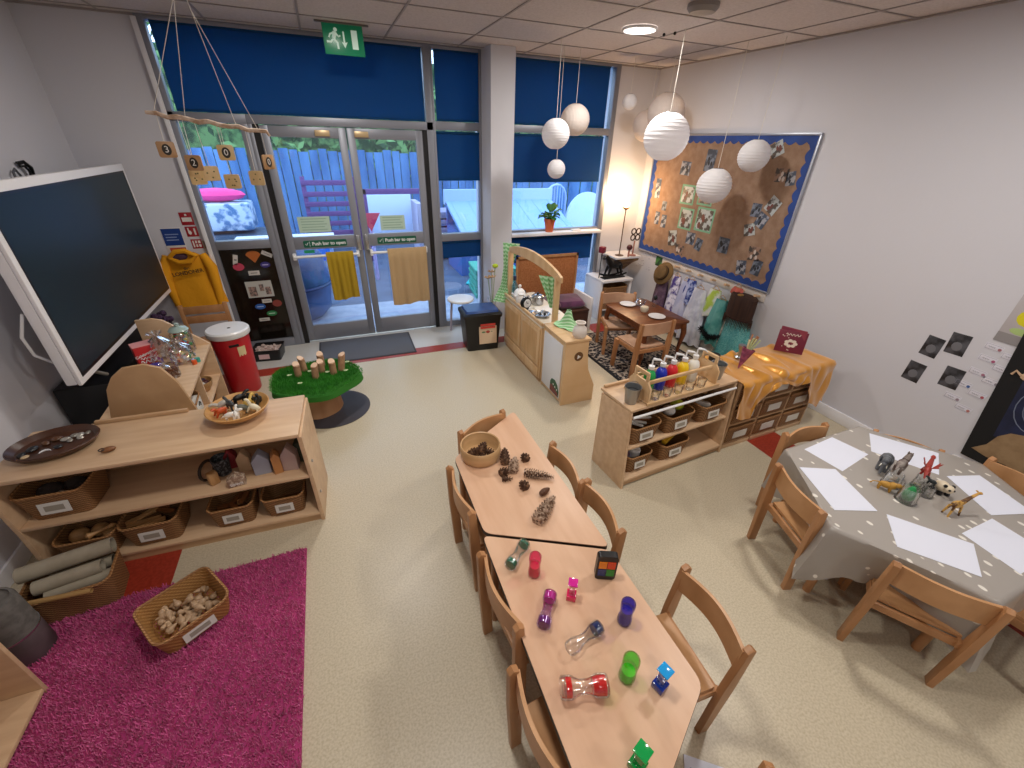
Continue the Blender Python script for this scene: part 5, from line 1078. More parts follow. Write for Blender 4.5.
o = cloth_puddle().obj('green_cloth', M_cur, None, None, 75); o.location = (1.80, 3.05, .632); tag(o, 'green striped cloth spilling over the near kitchen unit', 'cloth')
t = thing('play_cupboard', 'birch play cupboard with a white magnetic side nearest the camera', 'cupboard', (1.625, 2.75, 0))
MB().prism([(0, 0), (.33, 0), (.33, .16), (.245, .33), (.225, .48), (.225, .61), (0, .61)], 0, .02, M=T(0, .02, 0) @ XZ, bev=.003).obj('end_panel', M_kit, t)
MB().prism([(0, 0), (.33, 0), (.33, .16), (.245, .33), (.225, .48), (.225, .61), (0, .61)], 0, .02, M=T(0, .42, 0) @ XZ, bev=.003).obj('end_panel', M_kit, t)
MB().bx(.004, .022, .02, .40, .02, .60).obj('side_board', M_kit, t); MB().bx(-.01, .24, -.01, .43, .61, .632, bev=.004).obj('worktop', M_kit, t)
MB().bx(.02, .225, .02, .40, .30, .318).obj('shelf_board', M_kit, t); MB().bx(.02, .32, .02, .40, .03, .048).obj('shelf_board', M_kit, t)
MB().bx(-.004, .004, .045, .395, .05, .575, bev=.001).obj('white_panel', mat('panel_white', '#e3e6ec', .3), t)
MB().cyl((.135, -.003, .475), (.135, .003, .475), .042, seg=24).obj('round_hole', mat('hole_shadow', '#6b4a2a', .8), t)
MB().prism([(-.015, -.018), (.018, -.002), (-.012, .02)], 0, .004, M=T(.135, -.004, .473) @ RXm(PI/2)).obj('pale_triangle', M_off, t)
M2 = T(-.0045, .125, .115) @ Matrix(((0,0,-1,0),(-1,0,0,0),(0,1,0,0),(0,0,0,1)))
mg = MB(M2).prism([(-.085, -.055), (.075, -.055), (.08, .0), (.05, .055), (.0, .085), (-.06, .075), (-.085, .04)], 0, .003).obj('green_magnet', mat('mag_green', '#2d5c3c', .5), t)
MB(M2).prism([(-.08, -.05), (.07, -.05), (.072, -.02), (-.05, .02), (-.08, .01)], .003, .005).obj('brown_shape', mat('mag_brown', '#7a3c38', .5), mg)
for k in range(3): MB(M2).sph((-.02+.035*k, .035-.012*k, .005), .010, 8, sc=(1, 1, .2)).obj('pale_dot', M_off, mg)
# things on the kitchen tops
def pot(nm, lab, cat, p, prof, m, seg=22, extra=(), rz=0, group=None):
    t = thing(nm, lab, cat, p, rz, group); MB().lathe(prof, seg=seg).obj('body', m, t)
    for pn, mm, f in extra: q = MB(); f(q); q.obj(pn, mm, t)
    return t
KZ = .5955
pot('toy_kettle', 'white toy kettle with a knobbed lid on the play kitchen', 'kettle', (1.70, 3.93, KZ), [(.05, 0), (.068, .02), (.07, .06), (.055, .10), (.03, .125), (.012, .13)], M_wplas, extra=[('knob', M_off, lambda q: q.sph((0, 0, .155), .018, 10).cyl((0, 0, .128), (0, 0, .14), .008)), ('spout', M_wplas, lambda q: q.tube([(-.05, -.02, .04), (-.085, -.03, .07), (-.10, -.035, .10)], [.016, .011, .009], 8)), ('handle', M_black, lambda q: q.tube([(.04, .02, .09), (.08, .035, .09), (.085, .035, .04), (.055, .025, .02)], .007, 8))])
pot('alarm_clock', 'round black and white clock at the front of the play kitchen', 'clock', (1.655, 3.66, KZ), [(.03, 0), (.03, .006), (.001, .008)], M_black, extra=[('case', M_black, lambda q: q.lathe([(.001, -.022), (.055, -.02), (.06, 0), (.055, .02), (.001, .022)], seg=26, M=T(0, 0, .066) @ RZ(.25) @ RXm(PI/2))), ('dial', M_wplas, lambda q: q.lathe([(.001, 0), (.043, 0), (.041, .003), (.001, .003)], seg=26, M=T(0, 0, .066) @ RZ(.25) @ T(0, -.0225, 0) @ RXm(PI/2))), ('hands', M_dark, lambda q: q.tube([(-.006, -.029, .09), (0, -.029, .066), (.018, -.029, .072)], .003, 5)), ('bell', M_steel, lambda q: q.sph((-.022, 0, .128), .014, 8).sph((.022, 0, .128), .014, 8))])
pot('steel_pot', 'round steel cooking pot with a lid on the play kitchen', 'pot', (1.83, 3.76, KZ), [(.058, 0), (.062, .005), (.062, .085), (.066, .088), (.062, .092)], M_steel, extra=[('lid', M_steel, lambda q: q.lathe([(.063, .092), (.05, .103), (.001, .108)], seg=24)), ('lid_knob', M_black, lambda q: q.cyl((0, 0, .106), (0, 0, .125), .012)), ('handle', M_steel, lambda q: q.tube([(-.06, -.018, .07), (-.085, -.01, .072), (-.085, .01, .072), (-.06, .018, .07)], .004, 6)), ('handle', M_steel, lambda q: q.tube([(.06, -.018, .07), (.085, -.01, .072), (.085, .01, .072), (.06, .018, .07)], .004, 6))])
pot('steel_dish', 'shiny steel dish of cutlery at the near end of the play kitchen', 'dish', (1.72, 3.43, KZ), [(.06, 0), (.085, .028), (.088, .03), (.06, .006), (.001, .004)], M_steel, extra=[('spoon', M_steel, lambda q: q.tube([(-.05, -.03, .03), (.03, .03, .04)], .004, 6).sph((.04, .036, .042), .016, 8, sc=(1, 1, .4))), ('fork', M_steel, lambda q: q.tube([(-.04, .03, .03), (.05, -.03, .036)], .004, 6)), ('dark_ball', M_black, lambda q: q.sph((-.02, 0, .026), .018, 8).sph((.025, -.02, .026), .015, 8))])
pot('steel_dish', 'small steel saucer beside the clock on the play kitchen', 'dish', (1.66, 3.54, KZ), [(.035, 0), (.045, .016), (.04, .016), (.001, .004)], M_steel)
pot('blue_bottle', 'pale blue bottle with a dark cap behind the toy kettle', 'bottle', (1.70, 4.07, KZ), [(.03, 0), (.034, .01), (.034, .12), (.014, .16), (.014, .18)], tint('blue_bottle_glass', (.45, .72, .80), .15), extra=[('cap', mat('cap_navy', '#22304f', .4), lambda q: q.cyl((0, 0, .18), (0, 0, .225), .017))])
pot('white_jug', 'white bumpy jug at the far end of the play kitchen', 'jug', (1.66, 3.80, KZ), [(.035, 0), (.05, .03), (.045, .08), (.03, .10), (.034, .115)], M_off, extra=[('handle', M_off, lambda q: q.tube([(.03, 0, .10), (.065, 0, .08), (.04, 0, .03)], .006, 6))])
t = thing('folded_cloth', 'white folded cloth lying on the play kitchen worktop', 'cloth', (1.83, 3.55, KZ)); MB().sheet(lambda u, v: (-.09+.18*u, -.12+.24*v, .008+.005*math.sin(u*9)*math.sin(v*7)), 14, 14, .006).obj('cloth', M_off, t)
pot('white_vase', 'chunky white vase standing at the near corner of the play cupboard', 'vase', (1.775, 2.80, .632), [(.045, 0), (.058, .02), (.062, .055), (.052, .09), (.034, .105), (.030, .118), (.044, .128), (.044, .136)], mat('vase_cream', '#ded6cf', .5), extra=[('inner_neck', mat('vase_in', '#a59c94', .6), lambda q: q.lathe([(.036, .136), (.034, .1365), (.001, .1365)], seg=16))])
# flowers by the column
t = thing('flower_vase', 'clear vase of lime and tan flowers behind the black bin', 'vase', (1.58, 4.46, 0))
MB().lathe([(.05, 0), (.055, .01), (.045, .40), (.055, .48)], seg=20, cap1=False).obj('vase', M_clr, t)
for k, (dx, dy, h) in enumerate([(.03, -.02, .84), (-.02, -.05, .72), (.0, .02, .76), (-.05, .0, .70)]):
    MB().tube([(0, 0, .02), (dx*.3, dy*.3, h*.6), (dx, dy, h)], .004, 6).obj('stem', mat('stem_green', '#8aa070', .6), t)
    if k == 0: MB().sph((dx, dy, h), .035, 10, sc=(1, 1, .7)).obj('lime_bloom', mat('lime', '#b4cc2e', .6, bump=(50, .8)), t)
    else:
        q = MB()
        for j in range(6): a = j*1.05; q.sph((dx+.028*math.cos(a), dy+.028*math.sin(a), h+.01), .02, 8, sc=(1.3, .5, .25), rot=(0, -.4, a))
        q.obj('tan_flower', mat('tan_petal', ['#b38f68', '#e4e0dc', '#9c7c5c'][k-1], .7), t)
# ================================================================ settle, purple cushion, potted plant
t = thing('cork_settle', 'bench with a high tan back panel under the right window', 'bench', (2.38, 4.55, 0))
MB().bx(-.42, .40, .10, .13, .05, .86, bev=.004).obj('back_board', mat('cork', '#a86c40', .8, noise=(50, '#95592f', .4, .6)), t)
MB().bx(-.43, .41, .085, .10, .84, .87).bx(.385, .41, .085, .10, .05, .87).bx(-.43, -.405, .085, .10, .05, .87).obj('back_frame', M_beech, t)
MB().bx(-.42, .42, -.33, .10, .25, .275, bev=.004).obj('seat', mat('settle_dark', '#4a2c20', .6), t)
MB().bx(.395, .425, -.35, .11, 0, .42, bev=.005).obj('arm_panel', M_white, t); MB().bx(-.425, -.395, -.35, .11, 0, .42, bev=.005).obj('arm_panel', M_white, t)
MB().bx(-.40, .40, -.32, -.30, .03, .25, bev=.002).obj('front_board', mat('settle_dark', '#4a2c20', .6), t)
M_pur = mat('purple_velvet', '#4a2244', .8, noise=(6, '#632f5a', .4, .6), sheen=.5)
for k, (x, rz, rx) in enumerate([(-.15, .05, .0), (.19, -.1, .08)]):
    t = thing('purple_cushion', ['dark purple cushion at the left of the bench seat', 'dark purple cushion at the right end of the bench seat'][k], 'cushion', (2.38+x, 4.41, .335)); t.rotation_euler = (rx, 0, rz)
    MB().rings([[(x_*s, y_*s*.8, z) for x_, y_ in rrect(.38, .38, .06)] for s, z in ((.2, -.058), (.8, -.045), (.98, -.01), (.98, .01), (.8, .05), (.2, .062))]).obj('cushion', M_pur, t)
t = thing('potted_plant', 'leafy green plant in a terracotta pot on the window sill', 'potted plant', (2.46, 4.84, 1.10), 0)
t.scale = (1.12, 1, 1.12)
MB().lathe([(.042, 0), (.058, .105), (.064, .107), (.064, .135), (.056, .135), (.052, .11)], seg=24).obj('pot', mat('terracotta', '#c2613c', .7), t)
MB().lathe([(.054, .118), (.001, .122)], seg=16).obj('soil', mat('soil', '#2c2018', .9), t)
M_leaf = mat('plant_leaf', '#2f6f2f', .45, noise=(10, '#8aa83a', .5, .7)); rr = random.Random(4)
for k in range(26):
    a = k*2.4; el = rr.uniform(.2, 1.3); L_ = rr.uniform(.10, .20); b0 = Vector((0, 0, .12)); tip = b0 + Vector((math.cos(a)*math.cos(el), math.sin(a)*math.cos(el)*.7, math.sin(el)))*L_
    def lf(u, v, b0=b0, tip=tip, a=a):
        p = b0.lerp(tip, .45 + .75*v); w_ = .034*math.sin(PI*min(1, v*.96+.04))**.8
        return (p.x - math.sin(a)*(u-.5)*2*w_, p.y + math.cos(a)*(u-.5)*2*w_, p.z - .05*v*v + .012*abs(u-.5)*2)
    q = MB().sheet(lf, 4, 6, .0015).cyl(b0, b0.lerp(tip, .5), .003, seg=5); q.obj('leaf', M_leaf, t, None, 60)
t = thing('sill_block', 'low white block lying on the window sill beside the frame', 'block', (2.83, 4.83, 1.10)); MB().bx(-.06, .06, -.03, .03, 0, .018, bev=.004).obj('block', M_wplas, t)
# ================================================================ white corner shelves, lamp, ornaments
t = thing('corner_shelf', 'white low shelf unit in the corner beside the lamp', 'shelf unit', (3.32, 4.66, 0))
MB().bx(-.24, .24, -.20, .22, .50, .53, bev=.004).obj('top_board', M_white, t)
for sx in (-1, 1): MB().bx(sx*.225-.015, sx*.225+.015, -.18, .22, 0, .50, bev=.004).obj('side_panel', M_white, t)
MB().bx(-.22, .22, -.18, .20, .12, .14).obj('shelf_board', M_white, t); MB().bx(-.22, .22, .20, .22, 0, .5).obj('back_panel', M_white, t)
basket('dark wicker hamper on the white corner shelf board', (3.32, 4.62, .14), 0, .38, .30, .28, lab=False, tp=.95)
t = thing('rocking_horse', 'black cast rocking horse figure on the white corner shelf', 'figurine', (3.31, 4.58, .53), rad(5))
bk = mat('black_iron', '#0c0c0e', .35)
MB().sph((0, 0, .17), .06, 12, sc=(1.7, .8, .9)).tube([(-.07, 0, .19), (-.115, 0, .25), (-.13, 0, .275)], [.045, .032, .026], 10).sph((-.155, 0, .275), .028, 10, sc=(1.6, .8, .8), rot=(0, -.5, 0)).tube([(.09, 0, .18), (.13, 0, .15), (.14, 0, .10)], [.018, .014, .005], 8).obj('body', bk, t)
for sx, dx in ((-1, -.06), (1, .06)):
    for sy in (-1, 1): MB().tube([(sx*.07, sy*.03, .15), (sx*.095, sy*.035, .09), (sx*.11, sy*.035, .045)], [.022, .015, .012], 8).obj('leg', bk, t)
for sy in (-1, 1): MB().tube([(-.19+.38*k/10, sy*.04, .025+.03*((k-5)/5)**2) for k in range(11)], .012, 8).obj('rocker', bk, t)
MB().bx(-.17, .17, -.05, .05, .002, .016, bev=.004).obj('base', bk, t)
t = thing('wall_bracket', 'carved brown corner bracket holding the lamp shelf', 'bracket', (3.52, 4.70, .57))
MB().rings([[(-.16, -.12, .195), (.16, -.12, .195), (.16, .20, .195), (-.16, .20, .195)], [(-.16, -.12, .165), (.16, -.12, .165), (.16, .20, .165), (-.16, .20, .165)], [(-.11, -.05, .12), (.13, -.05, .12), (.13, .20, .12), (-.11, .20, .12)], [(-.02, .08, 0), (.10, .08, 0), (.10, .20, 0), (-.02, .20, 0)]]).obj('bracket', mat('carved_oak', '#6a4a26', .55, noise=(14, '#8f6a3c', .4, .6), bump=(30, .6)), t)
MB().bx(-.22, .18, -.15, .21, .196, .222, bev=.005).obj('top_board', M_white, t)
LX_, LY_ = 3.42, 4.66
t = thing('table_lamp', 'slim bronze uplighter lamp glowing against the corner wall', 'lamp', (LX_, LY_, .792))
MB().lathe([(.055, 0), (.058, .006), (.012, .016)], seg=20).obj('base', mat('bronze', '#6b5440', .35, .8), t)
MB().cyl((0, 0, .012), (0, 0, .565), .0065, seg=8).obj('pole', mat('bronze', '#6b5440', .35, .8), t)
MB().lathe([(.010, .555), (.040, .578), (.043, .584)], seg=20, cap1=False).obj('cup', mat('bronze', '#6b5440', .35, .8), t)
MB().sph((0, 0, .625), .036, 14).obj('bulb', mat('bulb', '#fff0d8', .3, emit=('#ffcf90', 60)), t)
t = thing('ring_ornament', 'dark ornament of four rings on a stem beside the lamp', 'ornament', (3.585, 4.60, .792))
q = MB()
for dx in (-.036, .036):
    for dz in (.23, .305): q.tube([(dx+.032*math.cos(a), 0, dz+.034*math.sin(a)) for a in [2*PI*k/18 for k in range(19)]], .008, 8, False)
q.obj('rings', mat('dark_brass', '#3a2418', .4, .4), t)
MB().cyl((0, 0, .01), (0, 0, .19), .010, seg=10).lathe([(.045, 0), (.045, .012), (.01, .02)], seg=18).obj('stem', mat('pink_wood', '#b0786a', .5), t)
t = thing('heart_ornament', 'dark red round candle ornament in front of the ring ornament', 'ornament', (3.50, 4.57, .792)); MB().sph((0, 0, .115), .038, 12).obj('ball', mat('deep_red', '#4a1018', .35), t); MB().cyl((0, 0, 0), (0, 0, .08), .012).obj('stand', mat('pink_wood', '#b0786a', .5), t)
t = thing('red_cube', 'small dark red cube on a stem left of the black horse', 'ornament', (3.125, 4.62, .53), .3); MB().box((0, 0, .36), (.07, .07, .075), rot=(0, 0, .2), bev=.006).obj('cube', mat('wine_red', '#7d1f33', .4), t); MB().cyl((0, 0, 0), (0, 0, .33), .006, seg=8).obj('stem', M_dark, t)
# ================================================================ patterned rug, brown table, two chairs
m, n, l, p = nodes('patterned_rug'); p.inputs['Roughness'].default_value = .95
tc = n.new('ShaderNodeTexCoord'); vo = n.new('ShaderNodeTexVoronoi'); vo.inputs['Scale'].default_value = 26; ns = n.new('ShaderNodeTexNoise'); ns.inputs['Scale'].default_value = 34; ns.inputs['Detail'].default_value = 1
l.new(tc.outputs['Object'], vo.inputs['Vector']); l.new(tc.outputs['Object'], ns.inputs['Vector'])
mx = n.new('ShaderNodeMath'); mx.operation = 'MULTIPLY'; l.new(vo.outputs['Distance'], mx.inputs[0]); l.new(ns.outputs['Fac'], mx.inputs[1])
r = n.new('ShaderNodeValToRGB'); r.color_ramp.interpolation = 'CONSTANT'; r.color_ramp.elements[0].color = hx('#16151c'); r.color_ramp.elements[1].position = .235; r.color_ramp.elements[1].color = hx('#8f8176')
e = r.color_ramp.elements.new(.30); e.color = hx('#1b1a22'); e = r.color_ramp.elements.new(.33); e.color = hx('#a59788')
l.new(mx.outputs[0], r.inputs['Fac']); l.new(r.outputs['Color'], p.inputs['Base Color'])
t = thing('patterned_rug', 'dark rug with a cream floral pattern under the small brown table', 'rug', (2.95, 3.45, .0015))
MB().bx(-.53, .53, -.58, .62, 0, .010, bev=.003).obj('pile', m, t); MB().bx(-.56, .56, -.61, .65, 0, .006, bev=.002).obj('border', mat('rug_black', '#131217', .9), t)
t = thing('brown_table', 'small dark brown wooden table set with plates', 'table', (2.95, 3.40, .0118))
MB().prism(rrect(.56, .74, .03), .475, .495, bev=.003).obj('table_top', M_brown, t)
q = MB()
for a, b_ in (((-.23, -.32), (.23, -.32)), ((.23, -.32), (.23, .32)), ((.23, .32), (-.23, .32)), ((-.23, .32), (-.23, -.32))): q.bar(a+(.44,), b_+(.44,), .018, .07)
q.obj('apron', M_brown, t)
for sx in (-1, 1):
    for sy in (-1, 1): MB().tube([(sx*.235, sy*.325, .475), (sx*.25, sy*.34, .36), (sx*.235, sy*.325, .18), (sx*.24, sy*.33, .05), (sx*.25, sy*.34, 0)], [.030, .028, .018, .014, .020], 10).obj('leg', M_brown, t)
TT = .5072
for k, (x, y) in enumerate([(2.90, 3.66), (2.965, 3.24)]): pot('white_plate', ['white plate at the far end of the brown table', 'white plate at the near end of the brown table'][k], 'plate', (x, y, TT), [(.05, 0), (.085, .012), (.088, .014), (.05, .006), (.001, .005)], M_wplas, 30, group='white plates on the brown table')
pot('glass_teapot', 'pale glass teapot between the two plates', 'teapot', (3.02, 3.60, TT), [(.035, 0), (.055, .02), (.055, .05), (.035, .075), (.012, .082)], tint('teapot_glass', (.85, .87, .9), .25), extra=[('spout', M_clr, lambda q: q.tube([(-.05, 0, .03), (-.08, 0, .06)], [.012, .008], 8)), ('handle', M_clr, lambda q: q.tube([(.05, 0, .06), (.08, 0, .05), (.05, 0, .02)], .005, 6))])
pot('sugar_bowl', 'small cream filled glass bowl in the middle of the brown table', 'bowl', (2.94, 3.42, TT), [(.03, 0), (.045, .03), (.04, .055)], mat('cream_bowl', '#d8cfb8', .4))
pot('cruet', 'little black topped cruet at the back of the brown table', 'cruet', (3.15, 3.52, TT), [(.018, 0), (.018, .05), (.010, .08)], M_clr, extra=[('black_top', M_black, lambda q: q.sph((0, 0, .10), .026, 10, sc=(.9, .9, 1.1)))])
M_pw = wood('chair_oak', '#b8855c', '#a5744c', 3, (5, 5, 1.2), .4); M_ps = mat('chair_seat_pale', '#c9a285', .6, noise=(6, '#b89074', .4, .6))
cq = make_chair(M_pw, M_ps, 'oak_chair'); cq.scale = (1.12, 1.0, 1.03); cq.location = (2.70, 3.12, .0118); cq['label'] = 'oak chair at the near side of the small brown table'
cp = dup(cq, 'oak chair with a pale seat at the far side of the brown table', (2.79, 3.60, .0118), rad(160)); cp['group'] = cq['group'] = 'oak chairs at the brown table'
# ================================================================ dressing up rail on the right wall
t = thing('coat_rail', 'long wooden peg rail under the display board', 'coat rail', (RX-.012, 3.45, .79))
MB().bx(-.0, .012, -.72, .80, -.045, .045, bev=.003).obj('rail_board', mat('rail_cream', '#d6cfc8', .5), t)
for k in range(8): MB().cyl((.0, -.66+.19*k, 0), (-.07, -.66+.19*k, .015), .011, .014).obj('peg', M_birch, t)
rr = random.Random(31)
def garment(nm, lab, cat, y, z, w0, w1, h, m, th=.05, x=3.70, folds=5, lean=0, amp=.012, hem=None, extra=None):
    t = thing(nm, lab, cat, (x, y, z)); ph = rr.uniform(0, 6)
    def f(u, v):
        a = 2*PI*u*.9995; w_ = w0+(w1-w0)*min(1, v*1.1); d_ = th*(.45+.55*min(1, v*2))
        fo = amp*math.sin(a*folds+ph+v*1.5)*min(1, v*2+.15)
        return (-(d_+fo)*math.sin(a), (w_/2+fo)*math.cos(a) + lean*v, -h*v + (.0 if v < .9 else .01*math.sin(a*folds)))
    MB().sheet(f, 56, 14, .003).obj('fabric', m, t, None, 75)
    MB().tube([(.0, -.02, .03), (-.01, 0, .045), (0, .02, .03), (0, w0*.35, 0), (0, -w0*.35, 0), (0, -.02, .03)], .004, 6).obj('hanger', M_birchx, t)
    for pn, mm, fn in (extra or []): q = MB(); fn(q); q.obj(pn, mm, t)
    return t
def fab(nm, c, c2=None, s=20): return mat(nm, c, .9, noise=(s, c2 or c, .45, .6), bump=(60, .3))
garment('purple_coat', 'muted purple coat hanging under the brown hat', 'coat', 4.06, .66, .16, .24, .56, fab('plum', '#5a4358', '#6d5668'), th=.06)
t = thing('felt_hat', 'olive brown felt hat hanging at the far end of the rail', 'hat', (3.66, 4.06, .70)); MB().lathe([(.001, .07), (.06, .068), (.085, .05), (.09, .0), (.135, -.012), (.14, -.02), (.001, -.01)], seg=28, M=RYm(-1.15) @ RXm(.1), sy=1.0).obj('hat', mat('felt_olive', '#5b4426', .85, noise=(6, '#6f5530', .4, .6)), t)
MB().lathe([(.092, .002), (.090, .022)], seg=28, cap0=False, cap1=False, M=RYm(-1.15) @ RXm(.1)).obj('band', mat('felt_dark', '#33251a', .8), t)
garment('print_dress', 'purple and white patterned dress next to the hat', 'dress', 3.84, .72, .12, .20, .66, fab('violet_print', '#e4e0ee', '#4b3a86', 16), th=.045)
garment('lilac_dress', 'pale lilac white dress hanging on the rail', 'dress', 3.68, .70, .13, .24, .60, fab('lilac', '#c9cbe2', '#b3b6d4', 8), th=.05)
garment('nurse_dress', 'blue printed tunic hanging between the pale dresses', 'tunic', 3.60, .74, .12, .18, .28, fab('blue_print', '#2f3f8c', '#a9b4dc', 22), th=.035)
garment('white_gown', 'long white lace gown, longest dress on the rail', 'gown', 3.45, .68, .16, .34, .64, fab('white_lace', '#dfe2ee', '#c3c7d8', 10), th=.07, folds=8)
garment('lime_tunic', 'white and lime green tunic at the middle of the rail', 'tunic', 3.24, .73, .14, .19, .30, fab('lime_white', '#e5eae6', '#b7d35a', 10), th=.04)
garment('teal_shirt', 'teal green costume with dark ties on the rail', 'costume', 3.13, .66, .15, .26, .50, fab('teal', '#4f9c98', '#6fb5b0', 9), th=.06, folds=7)
b = MB(); rr2 = random.Random(8)
for k in range(420):
    f_ = rr2.random(); a = rr2.uniform(0, 6.28); c = Vector((3.62 + .01*math.sin(f_*9), 3.24 - .26*f_, .30 - .05*math.sin(PI*f_))); q_ = Vector((math.cos(a), rr2.uniform(-.6, .6), math.sin(a))).normalized()*rr2.uniform(.03, .05); s_ = q_.cross(Vector((0, 1, .3))).normalized()*.006
    b.face([c-s_, c+s_, c+q_+s_*.3, c+q_-s_*.3])
b.tube([(3.62, 3.24-.26*k/8, .30-.05*math.sin(PI*k/8)) for k in range(9)], .015, 8)
o = b.obj('feather_boa', mat('black_feather', '#0d1114', .7)); tag(o, 'black feather boa looped over the teal costume', 'feather boa')
garment('cream_scarf', 'cream and grey fringed scarf beside the teal dress', 'scarf', 3.02, .50, .06, .13, .46, fab('cream_scarf', '#cfcabb', '#8f9a90', 18), th=.03)
garment('sequin_dress', 'long turquoise sequin dress under the brown fringe', 'dress', 2.86, .62, .24, .42, .60, mat('turq_sequin', '#3f9ba0', .4, noise=(120, '#7fc5c4', .45, .6), bump=(150, .6)), th=.07, folds=6)
t = thing('fringed_bag', 'dark brown fringed drum shaped bag hanging at the near end of the rail', 'bag', (3.66, 2.85, .675))
MB().lathe([(.148, -.12), (.150, .0), (.148, .105), (.135, .118), (.001, .12)], seg=36, sx=.55).obj('body', mat('brown_fringe', '#2c1710', .8, noise=(30, '#3d2418', .4, .6), stretch=(1, 1, .1)), t)
q = MB()
for k in range(56): a = 2*PI*k/56; q.cyl((.155*.56*math.cos(a), .156*math.sin(a), -.11), (.158*.57*math.cos(a), .16*math.sin(a), -.17-.02*(k % 3)), .005, .002, 5)
q.obj('fringe', mat('brown_fringe', '#2c1710', .8), t); MB().sph((-.05, .01, .125), .028, 10, sc=(1.2, 1, .35)).obj('gold_clasp', mat('gold_clasp', '#c8a460', .3, .7), t)
garment('coral_scarf', 'small coral red scarf above the brown fringed bag', 'scarf', 2.98, .83, .10, .12, .07, fab('coral', '#c9685c'), th=.03)
card('green_photo', 'green outdoor photo pinned beside the brown hat', 'photo', on_right(4.30, .80), .16, .18, fab('photo_green', '#4f8a48', '#2c4a30', 14), [('bright_strip', mat('photo_lime', '#9fd06a', .6), lambda b: b.bx(-.06, .06, .045, .07, 0, .001))])
q = MB()
for k in range(26): q.box((rr.uniform(-.22, .22), rr.uniform(-.16, .16), .001), (rr.uniform(.012, .03), .008, .001), rot=(0, 0, rr.uniform(-.5, .5)))
o = MB(on_right(4.55, .74)); me = q.mesh('m', M_dark); o.add_mesh(me); o = o.obj('wall_marks', mat('wall_ink', '#a7a6b4', .7)); tag(o, 'faint printed marks on the white wall left of the green photo', 'marks')
# ================================================================ display board
BYc, BZc = 3.73, 1.505; BW, BH = 2.02, 1.31
t = thing('display_board', 'large hessian display board with a blue scalloped border', 'display board', (RX, BYc, BZc)); R = on_right(0, 0, 0)
M_hess = mat('hessian', '#967c68', .95, noise=(14, '#876b57', .35, .65), bump=(180, .5))
MB(R).bx(-BW/2, BW/2, -BH/2, BH/2, .002, .016).obj('hessian_back', M_hess, t)
q = MB(R)
for a in ((-BW/2-.012, BW/2+.012, BH/2-.004, BH/2+.016), (-BW/2-.012, BW/2+.012, -BH/2-.016, -BH/2+.004)): q.bx(a[0], a[1], a[2], a[3], 0, .026, bev=.003)
for a in ((-BW/2-.016, -BW/2+.004), (BW/2-.004, BW/2+.016)): q.bx(a[0], a[1], -BH/2, BH/2, 0, .026, bev=.003)
q.obj('metal_frame', mat('board_frame', '#a9adb8', .35, .6), t)
def scallop(L, n, w0, amp):
    pts = []
    for i in range(n*8+1): pts.append((-L/2 + L*i/(n*8), w0 + amp*abs(math.sin(PI*i/8))))
    return [(-L/2, 0)] + pts + [(L/2, 0)]
M_bb = mat('border_blue', '#17397c', .7, noise=(5, '#1e448f', .4, .6))
for Mx, L_, n_ in ((T(0, -BH/2, .016), BW, 20), (T(0, BH/2, .016) @ RZ(PI), BW, 20), (T(-BW/2, 0, .0165) @ RZ(-PI/2), BH, 13), (T(BW/2, 0, .0165) @ RZ(PI/2), BH, 13)):
    MB(R @ Mx).prism(scallop(L_, n_, .050, .026), 0, .002).obj('blue_border', M_bb, t)
def photo(y, z, w_, h_, rot, cols, lab, mount=None):
    M = on_right(y, z, RX-.0165) @ RZ(rot); t = thing('pinned_photo', lab, 'photo', M.translation); R_ = M.copy(); R_.translation = (0, 0, 0)
    if mount: MB(R_).bx(-w_/2-.02, w_/2+.02, -h_/2-.02, h_/2+.02, 0, .001).obj('green_mount', mat('mount_green', '#6fa386', .7), t)
    c = cols; nm = 'ph_' + ''.join(c).replace('#', '')
    MB(R_).bx(-w_/2, w_/2, -h_/2, h_/2, .001, .002).obj('print', mat(nm, c[0], .5, noise=(18, c[1], .46, .54)), t)
    q = MB(R_); 
    for k in range(3): q.sph((rr.uniform(-.3, .3)*w_, rr.uniform(-.3, .15)*h_, .002), w_*.13, 8, sc=(.8, 1.3, .03))
    q.obj('figures', mat('fg_' + c[2].replace('#', ''), c[2], .6), t)
G = [('#3a4250', '#6e7888', '#1c1f26'), ('#aab2b4', '#4a423c', '#6a3832'), ('#3f4a5c', '#9a9ca4', '#20222a'), ('#8c7060', '#3f3a38', '#c0b6b0')]
